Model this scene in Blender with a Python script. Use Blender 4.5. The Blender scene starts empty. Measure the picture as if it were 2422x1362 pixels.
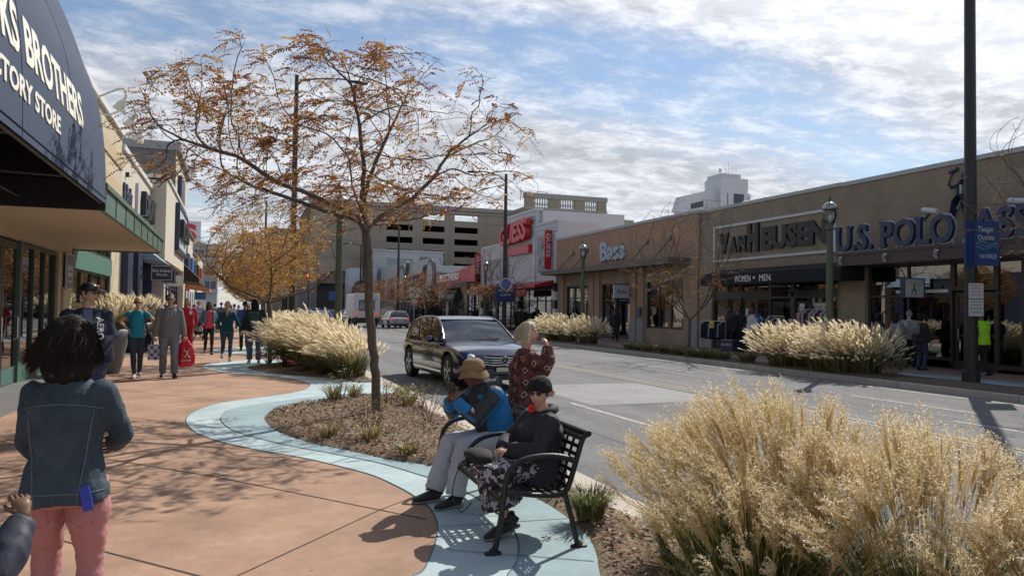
import bpy, bmesh, math, random
import numpy as np
from mathutils import Vector, Matrix, noise as mnoise
R = math.radians
SC = bpy.context.scene
COL = SC.collection
# ---------------------------------------------------------------- camera, sky, sun, exposure
CAM_H = 1.6; FPX = 1800.0
YAW, PITCH, ROLL = R(20.1), R(1.63), R(0.8)
_f = Vector((math.sin(YAW)*math.cos(PITCH), math.cos(YAW)*math.cos(PITCH), math.sin(PITCH)))
_r0 = _f.cross(Vector((0,0,1))).normalized(); _u0 = _r0.cross(_f)
_r = _r0*math.cos(ROLL)+_u0*math.sin(ROLL); _u = -_r0*math.sin(ROLL)+_u0*math.cos(ROLL)
camd = bpy.data.cameras.new('camera'); cam = bpy.data.objects.new('camera', camd); COL.objects.link(cam)
cam.matrix_world = Matrix(((_r.x,_u.x,-_f.x,0),(_r.y,_u.y,-_f.y,0),(_r.z,_u.z,-_f.z,CAM_H),(0,0,0,1)))
camd.sensor_width = 36; camd.lens = 36*FPX/2422; camd.clip_end = 3000; camd.clip_start = 0.05
SC.camera = cam
SUN_AZ, SUN_EL = R(49), R(42.5)          # azimuth measured from the street direction (+Y) towards +X
SC.view_settings.view_transform = 'Standard'; SC.view_settings.look = 'None'
SC.view_settings.exposure = 0.02; SC.view_settings.gamma = 1
sund = bpy.data.lights.new('sun', 'SUN'); sun = bpy.data.objects.new('sun', sund); COL.objects.link(sun)
sund.energy = 4.9; sund.angle = R(0.53); sund.color = (1.0, 0.93, 0.82)
sdir = Vector((math.sin(SUN_AZ)*math.cos(SUN_EL), math.cos(SUN_AZ)*math.cos(SUN_EL), math.sin(SUN_EL)))
sun.rotation_euler = sdir.to_track_quat('Z', 'Y').to_euler()

def make_world():
    w = bpy.data.worlds.new('World'); SC.world = w; w.use_nodes = True
    nt = w.node_tree; N = nt.nodes; L = nt.links
    N.clear()
    out = N.new('ShaderNodeOutputWorld'); bg = N.new('ShaderNodeBackground')
    sky = N.new('ShaderNodeTexSky'); sky.sky_type = 'NISHITA'; sky.sun_disc = False
    sky.sun_elevation = SUN_EL; sky.sun_rotation = SUN_AZ; sky.air_density = 1.1; sky.dust_density = 0.3; sky.ozone_density = 3.5
    tc = N.new('ShaderNodeTexCoord')
    def math_(op, a, b=None, clamp=False):
        n = N.new('ShaderNodeMath'); n.operation = op; n.use_clamp = clamp
        for i, x in enumerate((a, b)):
            if x is None: continue
            if isinstance(x, (int, float)): n.inputs[i].default_value = x
            else: L.new(x, n.inputs[i])
        return n.outputs[0]
    sep = N.new('ShaderNodeSeparateXYZ'); L.new(tc.outputs['Generated'], sep.inputs[0])
    zz = math_('ADD', math_('MAXIMUM', sep.outputs[2], 0.0), 0.10)
    px = math_('DIVIDE', sep.outputs[0], zz); py = math_('DIVIDE', sep.outputs[1], zz)
    cmb = N.new('ShaderNodeCombineXYZ'); L.new(px, cmb.inputs[0]); L.new(py, cmb.inputs[1])
    def mapped(scale, rot, loc=(0,0,0)):
        m = N.new('ShaderNodeMapping'); m.inputs['Scale'].default_value = scale
        m.inputs['Rotation'].default_value = (0,0,rot); m.inputs['Location'].default_value = loc
        L.new(cmb.outputs[0], m.inputs[0]); return m.outputs[0]
    def nz(vec, scale, det, rough, dist):
        n = N.new('ShaderNodeTexNoise'); n.inputs['Scale'].default_value = scale
        n.inputs['Detail'].default_value = det; n.inputs['Roughness'].default_value = rough
        n.inputs['Distortion'].default_value = dist; L.new(vec, n.inputs['Vector']); return n.outputs[0]
    def ramp(v, a, b):
        n = N.new('ShaderNodeMapRange'); n.interpolation_type = 'SMOOTHSTEP'
        n.inputs['From Min'].default_value = a; n.inputs['From Max'].default_value = b
        L.new(v, n.inputs['Value']); return n.outputs[0]
    big = nz(mapped((0.35,1.0,1), R(-32), (3.1,1.7,0)), 0.55, 6, 0.5, 0.6)      # large sheets
    strk = nz(mapped((0.30,1.5,1), R(-24), (9.3,4.2,0)), 1.1, 9, 0.60, 0.4)      # streaks
    fine = nz(mapped((1.0,1.35,1), R(-40), (2,7,0)), 5.0, 9, 0.68, 0.2)               # small puffs
    dot = N.new('ShaderNodeVectorMath'); dot.operation = 'DOT_PRODUCT'
    nrm = N.new('ShaderNodeVectorMath'); nrm.operation = 'NORMALIZE'; L.new(tc.outputs['Generated'], nrm.inputs[0])
    L.new(nrm.outputs[0], dot.inputs[0]); dot.inputs[1].default_value = sdir
    near = math_('MAXIMUM', dot.outputs['Value'], 0.0)
    mixv = math_('ADD', math_('MULTIPLY', big, 1.05), math_('ADD', math_('MULTIPLY', strk, 0.34), math_('MULTIPLY', fine, 0.30)))
    mixv = math_('ADD', mixv, math_('MULTIPLY', ramp(near, 0.35, 0.95), 0.05))
    cov = math_('MULTIPLY', ramp(math_('ADD', mixv, math_('MULTIPLY', ramp(sep.outputs[2], 0.38, 0.02), 0.10)), 0.745, 0.965), 0.97)
    glow = math_('ADD', 1.0, math_('MULTIPLY', math_('POWER', near, 10.0), 0.75))
    tex = math_('ADD', 0.62, math_('ADD', math_('MULTIPLY', ramp(fine, 0.38, 0.66), 0.40), math_('MULTIPLY', ramp(strk, 0.35, 0.68), 0.26)))
    amt = math_('MULTIPLY', math_('MULTIPLY', glow, tex), CLOUD_LUM)
    cc = N.new('ShaderNodeVectorMath'); cc.operation = 'SCALE'; cc.inputs[0].default_value = (0.94,0.97,1.05); L.new(amt, cc.inputs['Scale'])
    sc = N.new('ShaderNodeVectorMath'); sc.operation = 'SCALE'; L.new(sky.outputs[0], sc.inputs[0]); sc.inputs['Scale'].default_value = SKY_STR
    mx = N.new('ShaderNodeMix'); mx.data_type = 'RGBA'; L.new(cov, mx.inputs['Factor'])
    L.new(sc.outputs[0], mx.inputs['A']); L.new(cc.outputs[0], mx.inputs['B'])
    L.new(mx.outputs['Result'], bg.inputs[0]); bg.inputs[1].default_value = 1.0
    L.new(bg.outputs[0], out.inputs[0])
SKY_STR = 0.105; CLOUD_LUM = 0.78
make_world()

# ---------------------------------------------------------------- measuring helpers (pixel of the photo -> point of the place)
def ray(u, v): return _f + _r*((u-1211)/FPX) - _u*((v-681)/FPX)
C0 = Vector((0,0,CAM_H))
def G(u, v, z=0.0):
    d = ray(u, v); return C0 + d*((z-CAM_H)/d.z)
def FX(u, v, X):
    d = ray(u, v); return C0 + d*(X/d.x)
def FY(u, v, Y):
    d = ray(u, v); return C0 + d*(Y/d.y)

# ---------------------------------------------------------------- materials
_M = {}
def mat(name, col=(.5,.5,.5), rough=.6, metal=0.0, var=0.0, vscale=6.0, bump=0.0, bscale=40.0, col2=None, spec=0.5, transl=0.0, coat=0.0, stretch=None, emit=None, sheen=0.0):
    if name in _M: return _M[name]
    m = bpy.data.materials.new(name); m.use_nodes = True; _M[name] = m
    nt = m.node_tree; N = nt.nodes; L = nt.links; b = N['Principled BSDF']
    b.inputs['Base Color'].default_value = (*col, 1); b.inputs['Roughness'].default_value = rough
    b.inputs['Metallic'].default_value = metal; b.inputs['Specular IOR Level'].default_value = spec
    b.inputs['Coat Weight'].default_value = coat; b.inputs['Sheen Weight'].default_value = sheen
    if emit: b.inputs['Emission Color'].default_value = (*emit[0],1); b.inputs['Emission Strength'].default_value = emit[1]
    vec = None
    if var or bump or col2:
        tc = N.new('ShaderNodeTexCoord'); vec = tc.outputs['Object']
        if stretch:
            mp = N.new('ShaderNodeMapping'); mp.inputs['Scale'].default_value = stretch; L.new(vec, mp.inputs[0]); vec = mp.outputs[0]
    if var or col2:
        n = N.new('ShaderNodeTexNoise'); n.inputs['Scale'].default_value = vscale; n.inputs['Detail'].default_value = 6; n.inputs['Roughness'].default_value = .62
        L.new(vec, n.inputs['Vector'])
        r = N.new('ShaderNodeValToRGB'); e = r.color_ramp.elements
        c2 = col2 or tuple(min(1, c*(1+var)) for c in col)
        c1 = col if col2 else tuple(c*(1-var) for c in col)
        e[0].position = .3; e[0].color = (*c1,1); e[1].position = .7; e[1].color = (*c2,1)
        L.new(n.outputs[0], r.inputs[0]); L.new(r.outputs[0], b.inputs['Base Color'])
        m['ramp'] = 1
    if bump:
        n2 = N.new('ShaderNodeTexNoise'); n2.inputs['Scale'].default_value = bscale; n2.inputs['Detail'].default_value = 5
        L.new(vec, n2.inputs['Vector']); bp = N.new('ShaderNodeBump'); bp.inputs['Strength'].default_value = bump; bp.inputs['Distance'].default_value = .02
        L.new(n2.outputs[0], bp.inputs['Height']); L.new(bp.outputs[0], b.inputs['Normal'])
    if transl:
        t = N.new('ShaderNodeBsdfTranslucent'); t.inputs[0].default_value = (*col,1)
        if var or col2: L.new(r.outputs[0], t.inputs[0])
        ms = N.new('ShaderNodeMixShader'); ms.inputs[0].default_value = transl
        o = N['Material Output']; L.new(b.outputs[0], ms.inputs[1]); L.new(t.outputs[0], ms.inputs[2]); L.new(ms.outputs[0], o.inputs[0])
    return m

def brick_mat(name, c1, c2, mortar, bw, bh, face='x', mort=.012, rough=.85, var=.15):
    """running bond on a wall; face 'x' = wall whose normal is along X (uses Y,Z), 'y' = uses X,Z, 'z' = X,Y"""
    if name in _M: return _M[name]
    m = mat(name, c1, rough); nt = m.node_tree; N = nt.nodes; L = nt.links; b = N['Principled BSDF']
    tc = N.new('ShaderNodeNewGeometry'); s = N.new('ShaderNodeSeparateXYZ'); L.new(tc.outputs['Position'], s.inputs[0])
    c = N.new('ShaderNodeCombineXYZ'); a = {'x':(1,2),'y':(0,2),'z':(0,1)}[face]
    if face == 'x':                                   # returns of the wall use X
        nn = N.new('ShaderNodeMath'); nn.operation = 'ADD'; L.new(s.outputs[0], nn.inputs[0]); L.new(s.outputs[1], nn.inputs[1]); L.new(nn.outputs[0], c.inputs[0])
    else: L.new(s.outputs[a[0]], c.inputs[0])
    L.new(s.outputs[a[1]], c.inputs[1])
    br = N.new('ShaderNodeTexBrick'); br.inputs['Scale'].default_value = 1; br.inputs['Brick Width'].default_value = bw; br.inputs['Row Height'].default_value = bh
    br.inputs['Mortar Size'].default_value = mort; br.inputs['Color1'].default_value = (*c1,1); br.inputs['Color2'].default_value = (*c2,1); br.inputs['Mortar'].default_value = (*mortar,1)
    L.new(c.outputs[0], br.inputs['Vector'])
    n = N.new('ShaderNodeTexNoise'); n.inputs['Scale'].default_value = 1.2; n.inputs['Detail'].default_value = 8; L.new(tc.outputs['Position'], n.inputs['Vector'])
    mr = N.new('ShaderNodeMapRange'); mr.inputs['From Min'].default_value = .3; mr.inputs['From Max'].default_value = .7; mr.inputs['To Min'].default_value = 1-var; mr.inputs['To Max'].default_value = 1+var
    L.new(n.outputs[0], mr.inputs['Value'])
    vm = N.new('ShaderNodeVectorMath'); vm.operation = 'SCALE'; L.new(br.outputs[0], vm.inputs[0]); L.new(mr.outputs[0], vm.inputs['Scale']); L.new(vm.outputs[0], b.inputs['Base Color'])
    bp = N.new('ShaderNodeBump'); bp.inputs['Strength'].default_value = .4; bp.inputs['Distance'].default_value = .01; L.new(br.outputs[1], bp.inputs['Height']); bp.invert = True
    L.new(bp.outputs[0], b.inputs['Normal'])
    return m

def glass_mat(name, tint=(.5,.55,.52), ior=1.9, rough=.01):
    if name in _M: return _M[name]
    m = bpy.data.materials.new(name); m.use_nodes = True; _M[name] = m
    nt = m.node_tree; N = nt.nodes; L = nt.links; N.clear()
    o = N.new('ShaderNodeOutputMaterial'); t = N.new('ShaderNodeBsdfTransparent'); t.inputs[0].default_value = (*tint,1)
    g = N.new('ShaderNodeBsdfGlossy'); g.inputs[0].default_value = (.95,.97,1,1); g.inputs['Roughness'].default_value = rough
    f = N.new('ShaderNodeFresnel'); f.inputs[0].default_value = ior
    ms = N.new('ShaderNodeMixShader'); L.new(f.outputs[0], ms.inputs[0]); L.new(t.outputs[0], ms.inputs[1]); L.new(g.outputs[0], ms.inputs[2]); L.new(ms.outputs[0], o.inputs[0])
    return m

# ---------------------------------------------------------------- object helpers
def tag(o, label=None, cat=None, group=None, kind=None):
    if label: o['label'] = label
    if cat: o['category'] = cat
    if group: o['group'] = group
    if kind: o['kind'] = kind
    return o
def thing(name, label, cat, loc=(0,0,0), rz=0.0, group=None):
    o = bpy.data.objects.new(name, None); COL.objects.link(o); o.empty_display_size = .2
    o.location = loc; o.rotation_euler = (0,0,rz); return tag(o, label, cat, group)
def dup(root, loc=None, rz=None, label=None, group=None, scale=None):
    r = root.copy(); COL.objects.link(r)
    if loc is not None: r.location = loc
    if rz is not None: r.rotation_euler = (0,0,rz)
    if scale is not None: r.scale = scale if hasattr(scale,'__len__') else (scale,)*3
    if label: r['label'] = label
    if group: r['group'] = group
    for ch in list(root.children):
        c = ch.copy(); COL.objects.link(c); c.parent = r
        for g in list(ch.children):
            d = g.copy(); COL.objects.link(d); d.parent = c
    return r
def wloc(o):
    v = Vector((0,0,0))
    while o is not None: v += o.location; o = o.parent
    return v

class MB:
    def __init__(s): s.v = []; s.f = []; s.m = []; s.cm = 0
    def add(s, vs, fs):
        n = len(s.v); s.v.extend([tuple(p) for p in vs]); s.f.extend([tuple(i+n for i in f) for f in fs]); s.m.extend([s.cm]*len(fs)); return s
    def box(s, x0, y0, z0, x1, y1, z1):
        if x0 > x1: x0, x1 = x1, x0
        if y0 > y1: y0, y1 = y1, y0
        if z0 > z1: z0, z1 = z1, z0
        return s.add([(x0,y0,z0),(x1,y0,z0),(x1,y1,z0),(x0,y1,z0),(x0,y0,z1),(x1,y0,z1),(x1,y1,z1),(x0,y1,z1)],
              [(0,3,2,1),(4,5,6,7),(0,1,5,4),(1,2,6,5),(2,3,7,6),(3,0,4,7)])
    def obox(s, c, ax, ay, az):
        c = Vector(c); ax, ay, az = Vector(ax), Vector(ay), Vector(az); P = []
        for k in (-1,1):
            for i, j in ((-1,-1),(1,-1),(1,1),(-1,1)): P.append(c+ax*i+ay*j+az*k)
        return s.add(P, [(0,3,2,1),(4,5,6,7),(0,1,5,4),(1,2,6,5),(2,3,7,6),(3,0,4,7)])
    def bar(s, a, b, w, h=None, up=(0,0,1)):
        a, b = Vector(a), Vector(b); d = b-a; l = d.length
        if l < 1e-6: return s
        d.normalize(); u = Vector(up)
        if abs(d.dot(u)) > .98: u = Vector((1,0,0))
        x = d.cross(u).normalized(); z = x.cross(d)
        return s.obox((a+b)/2, x*(w/2), d*(l/2), z*((h or w)/2))
    def loft(s, pts, rad, n=8, cap=True, up=(0,0,1), round_=False):
        """rad: r or (rx, ry) per point; ring axes: x = side, y = dir x side"""
        pts = [Vector(p) for p in pts]
        if not hasattr(rad, '__len__'): rad = [rad]*len(pts)
        rad = [(r, r) if not hasattr(r, '__len__') else r for r in rad]
        if round_:
            a, b = pts[0], pts[-1]; d0 = (pts[1]-a).normalized(); d1 = (b-pts[-2]).normalized()
            r0, r1 = rad[0], rad[-1]; m0, m1 = min(r0), min(r1)
            pts = [a-d0*m0*.95, a-d0*m0*.7]+pts+[b+d1*m1*.7, b+d1*m1*.95]
            rad = [(r0[0]*.25, r0[1]*.25), (r0[0]*.72, r0[1]*.72)]+rad+[(r1[0]*.72, r1[1]*.72), (r1[0]*.25, r1[1]*.25)]
        k = len(pts); V = []; px = None
        for i in range(k):
            d = (pts[min(i+1,k-1)]-pts[max(i-1,0)])
            if d.length < 1e-9: d = Vector((0,0,1))
            d.normalize()
            if px is None:
                u = Vector(up)
                if abs(d.dot(u)) > .97: u = Vector((0,1,0)) if abs(d.y) < .9 else Vector((1,0,0))
                x = d.cross(u).normalized()
                if abs(Vector(up).dot(d)) > .97: x = Vector((1,0,0)) - d*d.x; x.normalize()
            else:
                x = px - d*px.dot(d)
                x = x.normalized() if x.length > 1e-6 else px
            px = x; y = d.cross(x)
            for j in range(n):
                a = 2*math.pi*j/n; V.append(pts[i]+x*(math.cos(a)*rad[i][0])+y*(math.sin(a)*rad[i][1]))
        F = [(i*n+j, i*n+(j+1)%n, (i+1)*n+(j+1)%n, (i+1)*n+j) for i in range(k-1) for j in range(n)]
        if cap: F += [tuple(range(n-1,-1,-1)), tuple((k-1)*n+j for j in range(n))]
        return s.add(V, F)
    tube = loft
    def lathe(s, prof, n=16, c=(0,0,0)):
        V = []; c = Vector(c)
        for r, z in prof:
            for j in range(n): a = 2*math.pi*j/n; V.append((c.x+r*math.cos(a), c.y+r*math.sin(a), c.z+z))
        k = len(prof); F = [(i*n+j, i*n+(j+1)%n, (i+1)*n+(j+1)%n, (i+1)*n+j) for i in range(k-1) for j in range(n)]
        F += [tuple(range(n-1,-1,-1)), tuple((k-1)*n+j for j in range(n))]
        return s.add(V, F)
    def ball(s, c, r, n=12, m=8):
        c = Vector(c); r = Vector(r) if hasattr(r,'__len__') else Vector((r,r,r)); V = []
        for i in range(1, m):
            t = math.pi*i/m
            for j in range(n): a = 2*math.pi*j/n; V.append(c+Vector((r.x*math.sin(t)*math.cos(a), r.y*math.sin(t)*math.sin(a), r.z*math.cos(t))))
        V += [c+Vector((0,0,r.z)), c-Vector((0,0,r.z))]; T = len(V)-2; B = T+1
        F = [(i*n+j, (i+1)*n+j, (i+1)*n+(j+1)%n, i*n+(j+1)%n) for i in range(m-2) for j in range(n)]
        F += [(T, j, (j+1)%n) for j in range(n)] + [(B, (m-2)*n+(j+1)%n, (m-2)*n+j) for j in range(n)]
        return s.add(V, F)
    def prism(s, poly, axis, t0, t1):
        """poly: 2D points; axis 'x': (y,z), 'y': (x,z), 'z': (x,y)"""
        def P(a, b, t): return {'x':(t,a,b),'y':(a,t,b),'z':(a,b,t)}[axis]
        n = len(poly); V = [P(a,b,t0) for a,b in poly]+[P(a,b,t1) for a,b in poly]
        return s.add(V, [tuple(range(n-1,-1,-1)), tuple(range(n,2*n))]+[(i,(i+1)%n,n+(i+1)%n,n+i) for i in range(n)])
    def quad(s, a, b, c, d): return s.add([a,b,c,d], [(0,1,2,3)])
    def build(s, name, m, parent=None, smooth=False, bevel=0.0, world=True, angle=None):
        me = bpy.data.meshes.new(name)
        v = s.v
        if parent is not None and world:
            w = wloc(parent); v = [(p[0]-w.x, p[1]-w.y, p[2]-w.z) for p in v]
        me.from_pydata(v, [], s.f)
        ms = m if isinstance(m, (list, tuple)) else [m]
        for q in ms: me.materials.append(q)
        if len(ms) > 1: me.polygons.foreach_set('material_index', s.m)
        bm = bmesh.new(); bm.from_mesh(me)
        bmesh.ops.recalc_face_normals(bm, faces=bm.faces)
        if bevel: bmesh.ops.bevel(bm, geom=[e for e in bm.edges if len(e.link_faces)==2 and e.calc_face_angle(0) > .6], offset=bevel, segments=1, affect='EDGES')
        if angle is not None:
            for e in bm.edges:
                if len(e.link_faces)==2 and e.calc_face_angle(0) > angle: e.smooth = False
        bm.to_mesh(me); bm.free()
        if smooth or angle is not None: me.polygons.foreach_set('use_smooth', [True]*len(me.polygons))
        me.update()
        o = bpy.data.objects.new(name, me); COL.objects.link(o)
        if parent is not None: o.parent = parent
        return o
def raw(name, V, F, m, parent=None, smooth=False, mi=None, world=True):
    """fast path for big meshes (numpy)"""
    me = bpy.data.meshes.new(name); V = np.asarray(V, float)
    if parent is not None and world: w = wloc(parent); V = V-np.array([w.x,w.y,w.z])
    F = np.asarray(F, np.int32); nf, k = F.shape
    me.vertices.add(len(V)); me.vertices.foreach_set('co', V.ravel())
    me.loops.add(nf*k); me.loops.foreach_set('vertex_index', F.ravel())
    me.polygons.add(nf); me.polygons.foreach_set('loop_start', np.arange(nf)*k)
    me.polygons.foreach_set('loop_total', np.full(nf, k, np.int32))
    ms = m if isinstance(m, (list, tuple)) else [m]
    for q in ms: me.materials.append(q)
    if mi is not None: me.polygons.foreach_set('material_index', np.asarray(mi, np.int32))
    if smooth: me.polygons.foreach_set('use_smooth', np.ones(nf, bool))
    me.update(calc_edges=True); me.validate()
    o = bpy.data.objects.new(name, me); COL.objects.link(o)
    if parent is not None: o.parent = parent
    return o
def flatpoly(name, pts, z, m, thick=0.0):
    """one sheet from an outline (any shape), optional skirt"""
    bm = bmesh.new(); vs = [bm.verts.new((p[0], p[1], z)) for p in pts]
    f = bm.faces.new(vs); bmesh.ops.triangulate(bm, faces=[f])
    for f in bm.faces:
        if f.normal.z < 0: f.normal_flip()
    me = bpy.data.meshes.new(name); bm.to_mesh(me); bm.free(); me.materials.append(m)
    o = bpy.data.objects.new(name, me); COL.objects.link(o); return tag(o, kind='structure')
def smoothline(pts, n=6):
    """Catmull-Rom"""
    P = [Vector((p[0],p[1],0)) for p in pts]; out = []
    for i in range(len(P)-1):
        a, b, c, d = P[max(i-1,0)], P[i], P[i+1], P[min(i+2,len(P)-1)]
        for k in range(n):
            t = k/n; out.append(.5*((2*b)+(c-a)*t+(2*a-5*b+4*c-d)*t*t+(3*b-3*c+d-a)*t**3))
    out.append(P[-1]); return [(p.x,p.y) for p in out]

# lettering: built-in font outlines turned to meshes
SERIF = {'B':'LbLt','R':'LbLtrb','O':'','S':'','K':'LbLtrbrt','T':'mb','H':'LbLtrbrt','E':'LbLt','U':'Ltrt','P':'LbLt','L':'LbLt','N':'LbLtrt','A':'Lbrb','M':'LbLtrbrt','Y':'mbLtrt','I':'mbmt','G':'','C':'','F':'LbLt','V':'Ltrt','W':'Ltrt'}
def letters(mb, text, origin, right, up, size, depth=.04, sx=1.0, bold=0.0, shear=0.0, align='L', serif=0.0, width=None, fn=None, space=1.0):
    """append raised lettering; size = cap height; width = total width to fit; fn maps (x,y,d)->point for curved surfaces"""
    cu = bpy.data.curves.new('t', 'FONT'); cu.body = text; cu.size = 1.0; cu.extrude = 0.0 if fn is None else 0.0; cu.offset = bold; cu.shear = shear
    cu.resolution_u = 3; cu.space_character = space
    ob = bpy.data.objects.new('t', cu); COL.objects.link(ob)
    dg = bpy.context.evaluated_depsgraph_get(); me = bpy.data.meshes.new_from_object(ob.evaluated_get(dg))
    V = np.array([v.co[:] for v in me.vertices]).reshape(-1,3); F = [tuple(p.vertices) for p in me.polygons]
    bpy.data.objects.remove(ob); bpy.data.curves.remove(cu); bpy.data.meshes.remove(me)
    if len(V) == 0: return
    cap = .729*1.0*.97; x0, x1 = V[:,0].min(), V[:,0].max()
    k = size/cap
    kx = (width/(x1-x0)) if width else k*sx
    V[:,0] -= x0; tot = (x1-x0)*kx
    sh = {'L':0,'C':-tot/2,'R':-tot}[align]
    right, up, origin = Vector(right), Vector(up), Vector(origin); nrm = right.cross(up)
    P2 = [(p[0]*kx+sh, p[1]*k) for p in V]
    if fn is None: fn = lambda x, y, d: origin+right*x+up*y+nrm*d
    n = len(P2)
    mb_v = [fn(x,y,depth) for x,y in P2]+[fn(x,y,0) for x,y in P2]
    ed = {}
    for f in F:
        for i in range(len(f)):
            a, b = f[i], f[(i+1)%len(f)]; ed[(a,b)] = ed.get((a,b),0)+1
    Fs = list(F)+[(b+n, a+n, a, b) if False else (a, a+n, b+n, b) for (a,b) in ed if (b,a) not in ed]
    mb.add(mb_v, Fs)
    if serif:                                         # slab serifs per glyph: find glyph x-ranges by measuring prefixes
        prev = 0.0
        xs = sorted(set(np.round(V[:,0],4)))
        cl = []; cur = [xs[0], xs[0]]
        for x in xs[1:]:
            if x-cur[1] > GAP.get('g', .035) and False: cl.append(cur); cur = [x,x]
            cur[1] = x
        # connected components of faces = letters
        par = list(range(n))
        def fd(a):
            while par[a] != a: par[a] = par[par[a]]; a = par[a]
            return a
        for f in F:
            for q in f[1:]: par[fd(q)] = fd(f[0])
        comp = {}
        for i in range(n): c = fd(i); comp.setdefault(c, []).append(V[i,0])
        rng = sorted((min(c), max(c)) for c in comp.values() if len(c) > 2)
        rr = []
        for a, b in rng:
            if rr and a < rr[-1][1]-.02: rr[-1] = (rr[-1][0], max(b, rr[-1][1]))
            else: rr.append((a,b))
        chars = [c for c in text if c != ' ']
        if len(rr) == len(chars):
            t = serif; w = .24
            for (a,b), ch in zip(rr, chars):
                s = SERIF.get(ch, '')
                for i in range(0, len(s), 2):
                    cx = {'L':a+.06,'r':b-.06,'m':(a+b)/2}[s[i]]; cy = 0 if s[i+1]=='b' else cap-t
                    q = [(cx-w/2,cy),(cx+w/2,cy),(cx+w/2,cy+t),(cx-w/2,cy+t)]
                    q = [(x*kx+sh, y*k) for x,y in q]
                    mb.add([fn(x,y,depth+.002) for x,y in q]+[fn(x,y,0) for x,y in q], [(0,1,2,3),(0,4,5,1),(1,5,6,2),(2,6,7,3),(3,7,4,0)])
GAP = {}
RIGHTWALL = ((0,-1,0),(0,0,1)); LEFTWALL = ((0,1,0),(0,0,1))
def each(boxes, name, m, parent):
    for b in boxes: MB().box(*b).build(name, m, parent)
def rnd(a, b): return random.uniform(a, b)
random.seed(7); np.random.seed(7)
# ================================================================ SETTING
ZR = -0.15; KX = 3.25; FKX = 15.0; FX0 = 20.2; LX0 = -4.0
def asphalt_mat():
    m = mat('asphalt', (.13,.13,.135), .92); nt = m.node_tree; N = nt.nodes; L = nt.links; b = N['Principled BSDF']
    g = N.new('ShaderNodeNewGeometry')
    def nz(sc, det, stretch=None):
        v = g.outputs['Position']
        if stretch: mp = N.new('ShaderNodeMapping'); mp.inputs['Scale'].default_value = stretch; L.new(v, mp.inputs[0]); v = mp.outputs[0]
        n = N.new('ShaderNodeTexNoise'); n.inputs['Scale'].default_value = sc; n.inputs['Detail'].default_value = det; n.inputs['Roughness'].default_value = .7; L.new(v, n.inputs['Vector']); return n.outputs[0]
    def mr(v, a, b_, c, d):
        n = N.new('ShaderNodeMapRange'); L.new(v, n.inputs['Value'])
        for k, x in zip(('From Min','From Max','To Min','To Max'), (a,b_,c,d)): n.inputs[k].default_value = x
        return n.outputs[0]
    def mul(a, b_):
        n = N.new('ShaderNodeMath'); n.operation = 'MULTIPLY'; L.new(a, n.inputs[0]); L.new(b_, n.inputs[1]); return n.outputs[0]
    fine = mr(nz(55, 3), .3, .7, .62, 1.5); mid = mr(nz(.9, 5), .3, .7, .88, 1.12); lane = mr(nz(.8, 4, (1,.06,1)), .3, .7, .74, 1.22)
    vo = N.new('ShaderNodeTexVoronoi'); vo.feature = 'DISTANCE_TO_EDGE'; vo.inputs['Scale'].default_value = .22
    wn = N.new('ShaderNodeTexNoise'); wn.inputs['Scale'].default_value = 1.3; wn.inputs['Detail'].default_value = 6; L.new(g.outputs['Position'], wn.inputs['Vector'])
    va = N.new('ShaderNodeVectorMath'); va.operation = 'ADD'; L.new(g.outputs['Position'], va.inputs[0]); L.new(wn.outputs['Color'], va.inputs[1]); L.new(va.outputs[0], vo.inputs['Vector'])
    crack = mr(vo.outputs[0], 0.0, .0035, .45, 1.0)
    tot = mul(mul(fine, mid), mul(lane, crack))
    vm = N.new('ShaderNodeVectorMath'); vm.operation = 'SCALE'; vm.inputs[0].default_value = (.155,.155,.16); L.new(tot, vm.inputs['Scale']); L.new(vm.outputs[0], b.inputs['Base Color'])
    bp = N.new('ShaderNodeBump'); bp.inputs['Strength'].default_value = .6; bp.inputs['Distance'].default_value = .01; L.new(fine, bp.inputs['Height']); L.new(bp.outputs[0], b.inputs['Normal'])
    return m
def speck(name, col, var=.10, fine=.12, rough=.85, blot=1.4):
    """coloured concrete: broad blotches and a fine grain"""
    m = mat(name, col, rough); nt = m.node_tree; N = nt.nodes; L = nt.links; b = N['Principled BSDF']
    g = N.new('ShaderNodeNewGeometry')
    o = []
    for sc, a in ((blot, var), (9, var*.45), (90, fine)):
        n = N.new('ShaderNodeTexNoise'); n.inputs['Scale'].default_value = sc; n.inputs['Detail'].default_value = 5; L.new(g.outputs['Position'], n.inputs['Vector'])
        r = N.new('ShaderNodeMapRange'); r.inputs['From Min'].default_value = .3; r.inputs['From Max'].default_value = .7; r.inputs['To Min'].default_value = 1-a; r.inputs['To Max'].default_value = 1+a
        L.new(n.outputs[0], r.inputs['Value']); o.append(r.outputs[0])
    def mul(a, b_):
        n = N.new('ShaderNodeMath'); n.operation = 'MULTIPLY'; L.new(a, n.inputs[0]); L.new(b_, n.inputs[1]); return n.outputs[0]
    vo = N.new('ShaderNodeTexVoronoi'); vo.inputs['Scale'].default_value = 2.3; L.new(g.outputs['Position'], vo.inputs['Vector'])
    sp = N.new('ShaderNodeMapRange'); sp.inputs['From Min'].default_value = .025; sp.inputs['From Max'].default_value = .05; sp.inputs['To Min'].default_value = .62; L.new(vo.outputs['Distance'], sp.inputs['Value'])
    t = mul(mul(mul(o[0], o[1]), o[2]), sp.outputs[0])
    vm = N.new('ShaderNodeVectorMath'); vm.operation = 'SCALE'; vm.inputs[0].default_value = col; L.new(t, vm.inputs['Scale']); L.new(vm.outputs[0], b.inputs['Base Color'])
    bp = N.new('ShaderNodeBump'); bp.inputs['Strength'].default_value = .25; bp.inputs['Distance'].default_value = .006; L.new(o[2], bp.inputs['Height']); L.new(bp.outputs[0], b.inputs['Normal'])
    return m
M_as = asphalt_mat()
M_terra = speck('terracotta_concrete', (.37,.228,.155), .20, .16)
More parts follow.
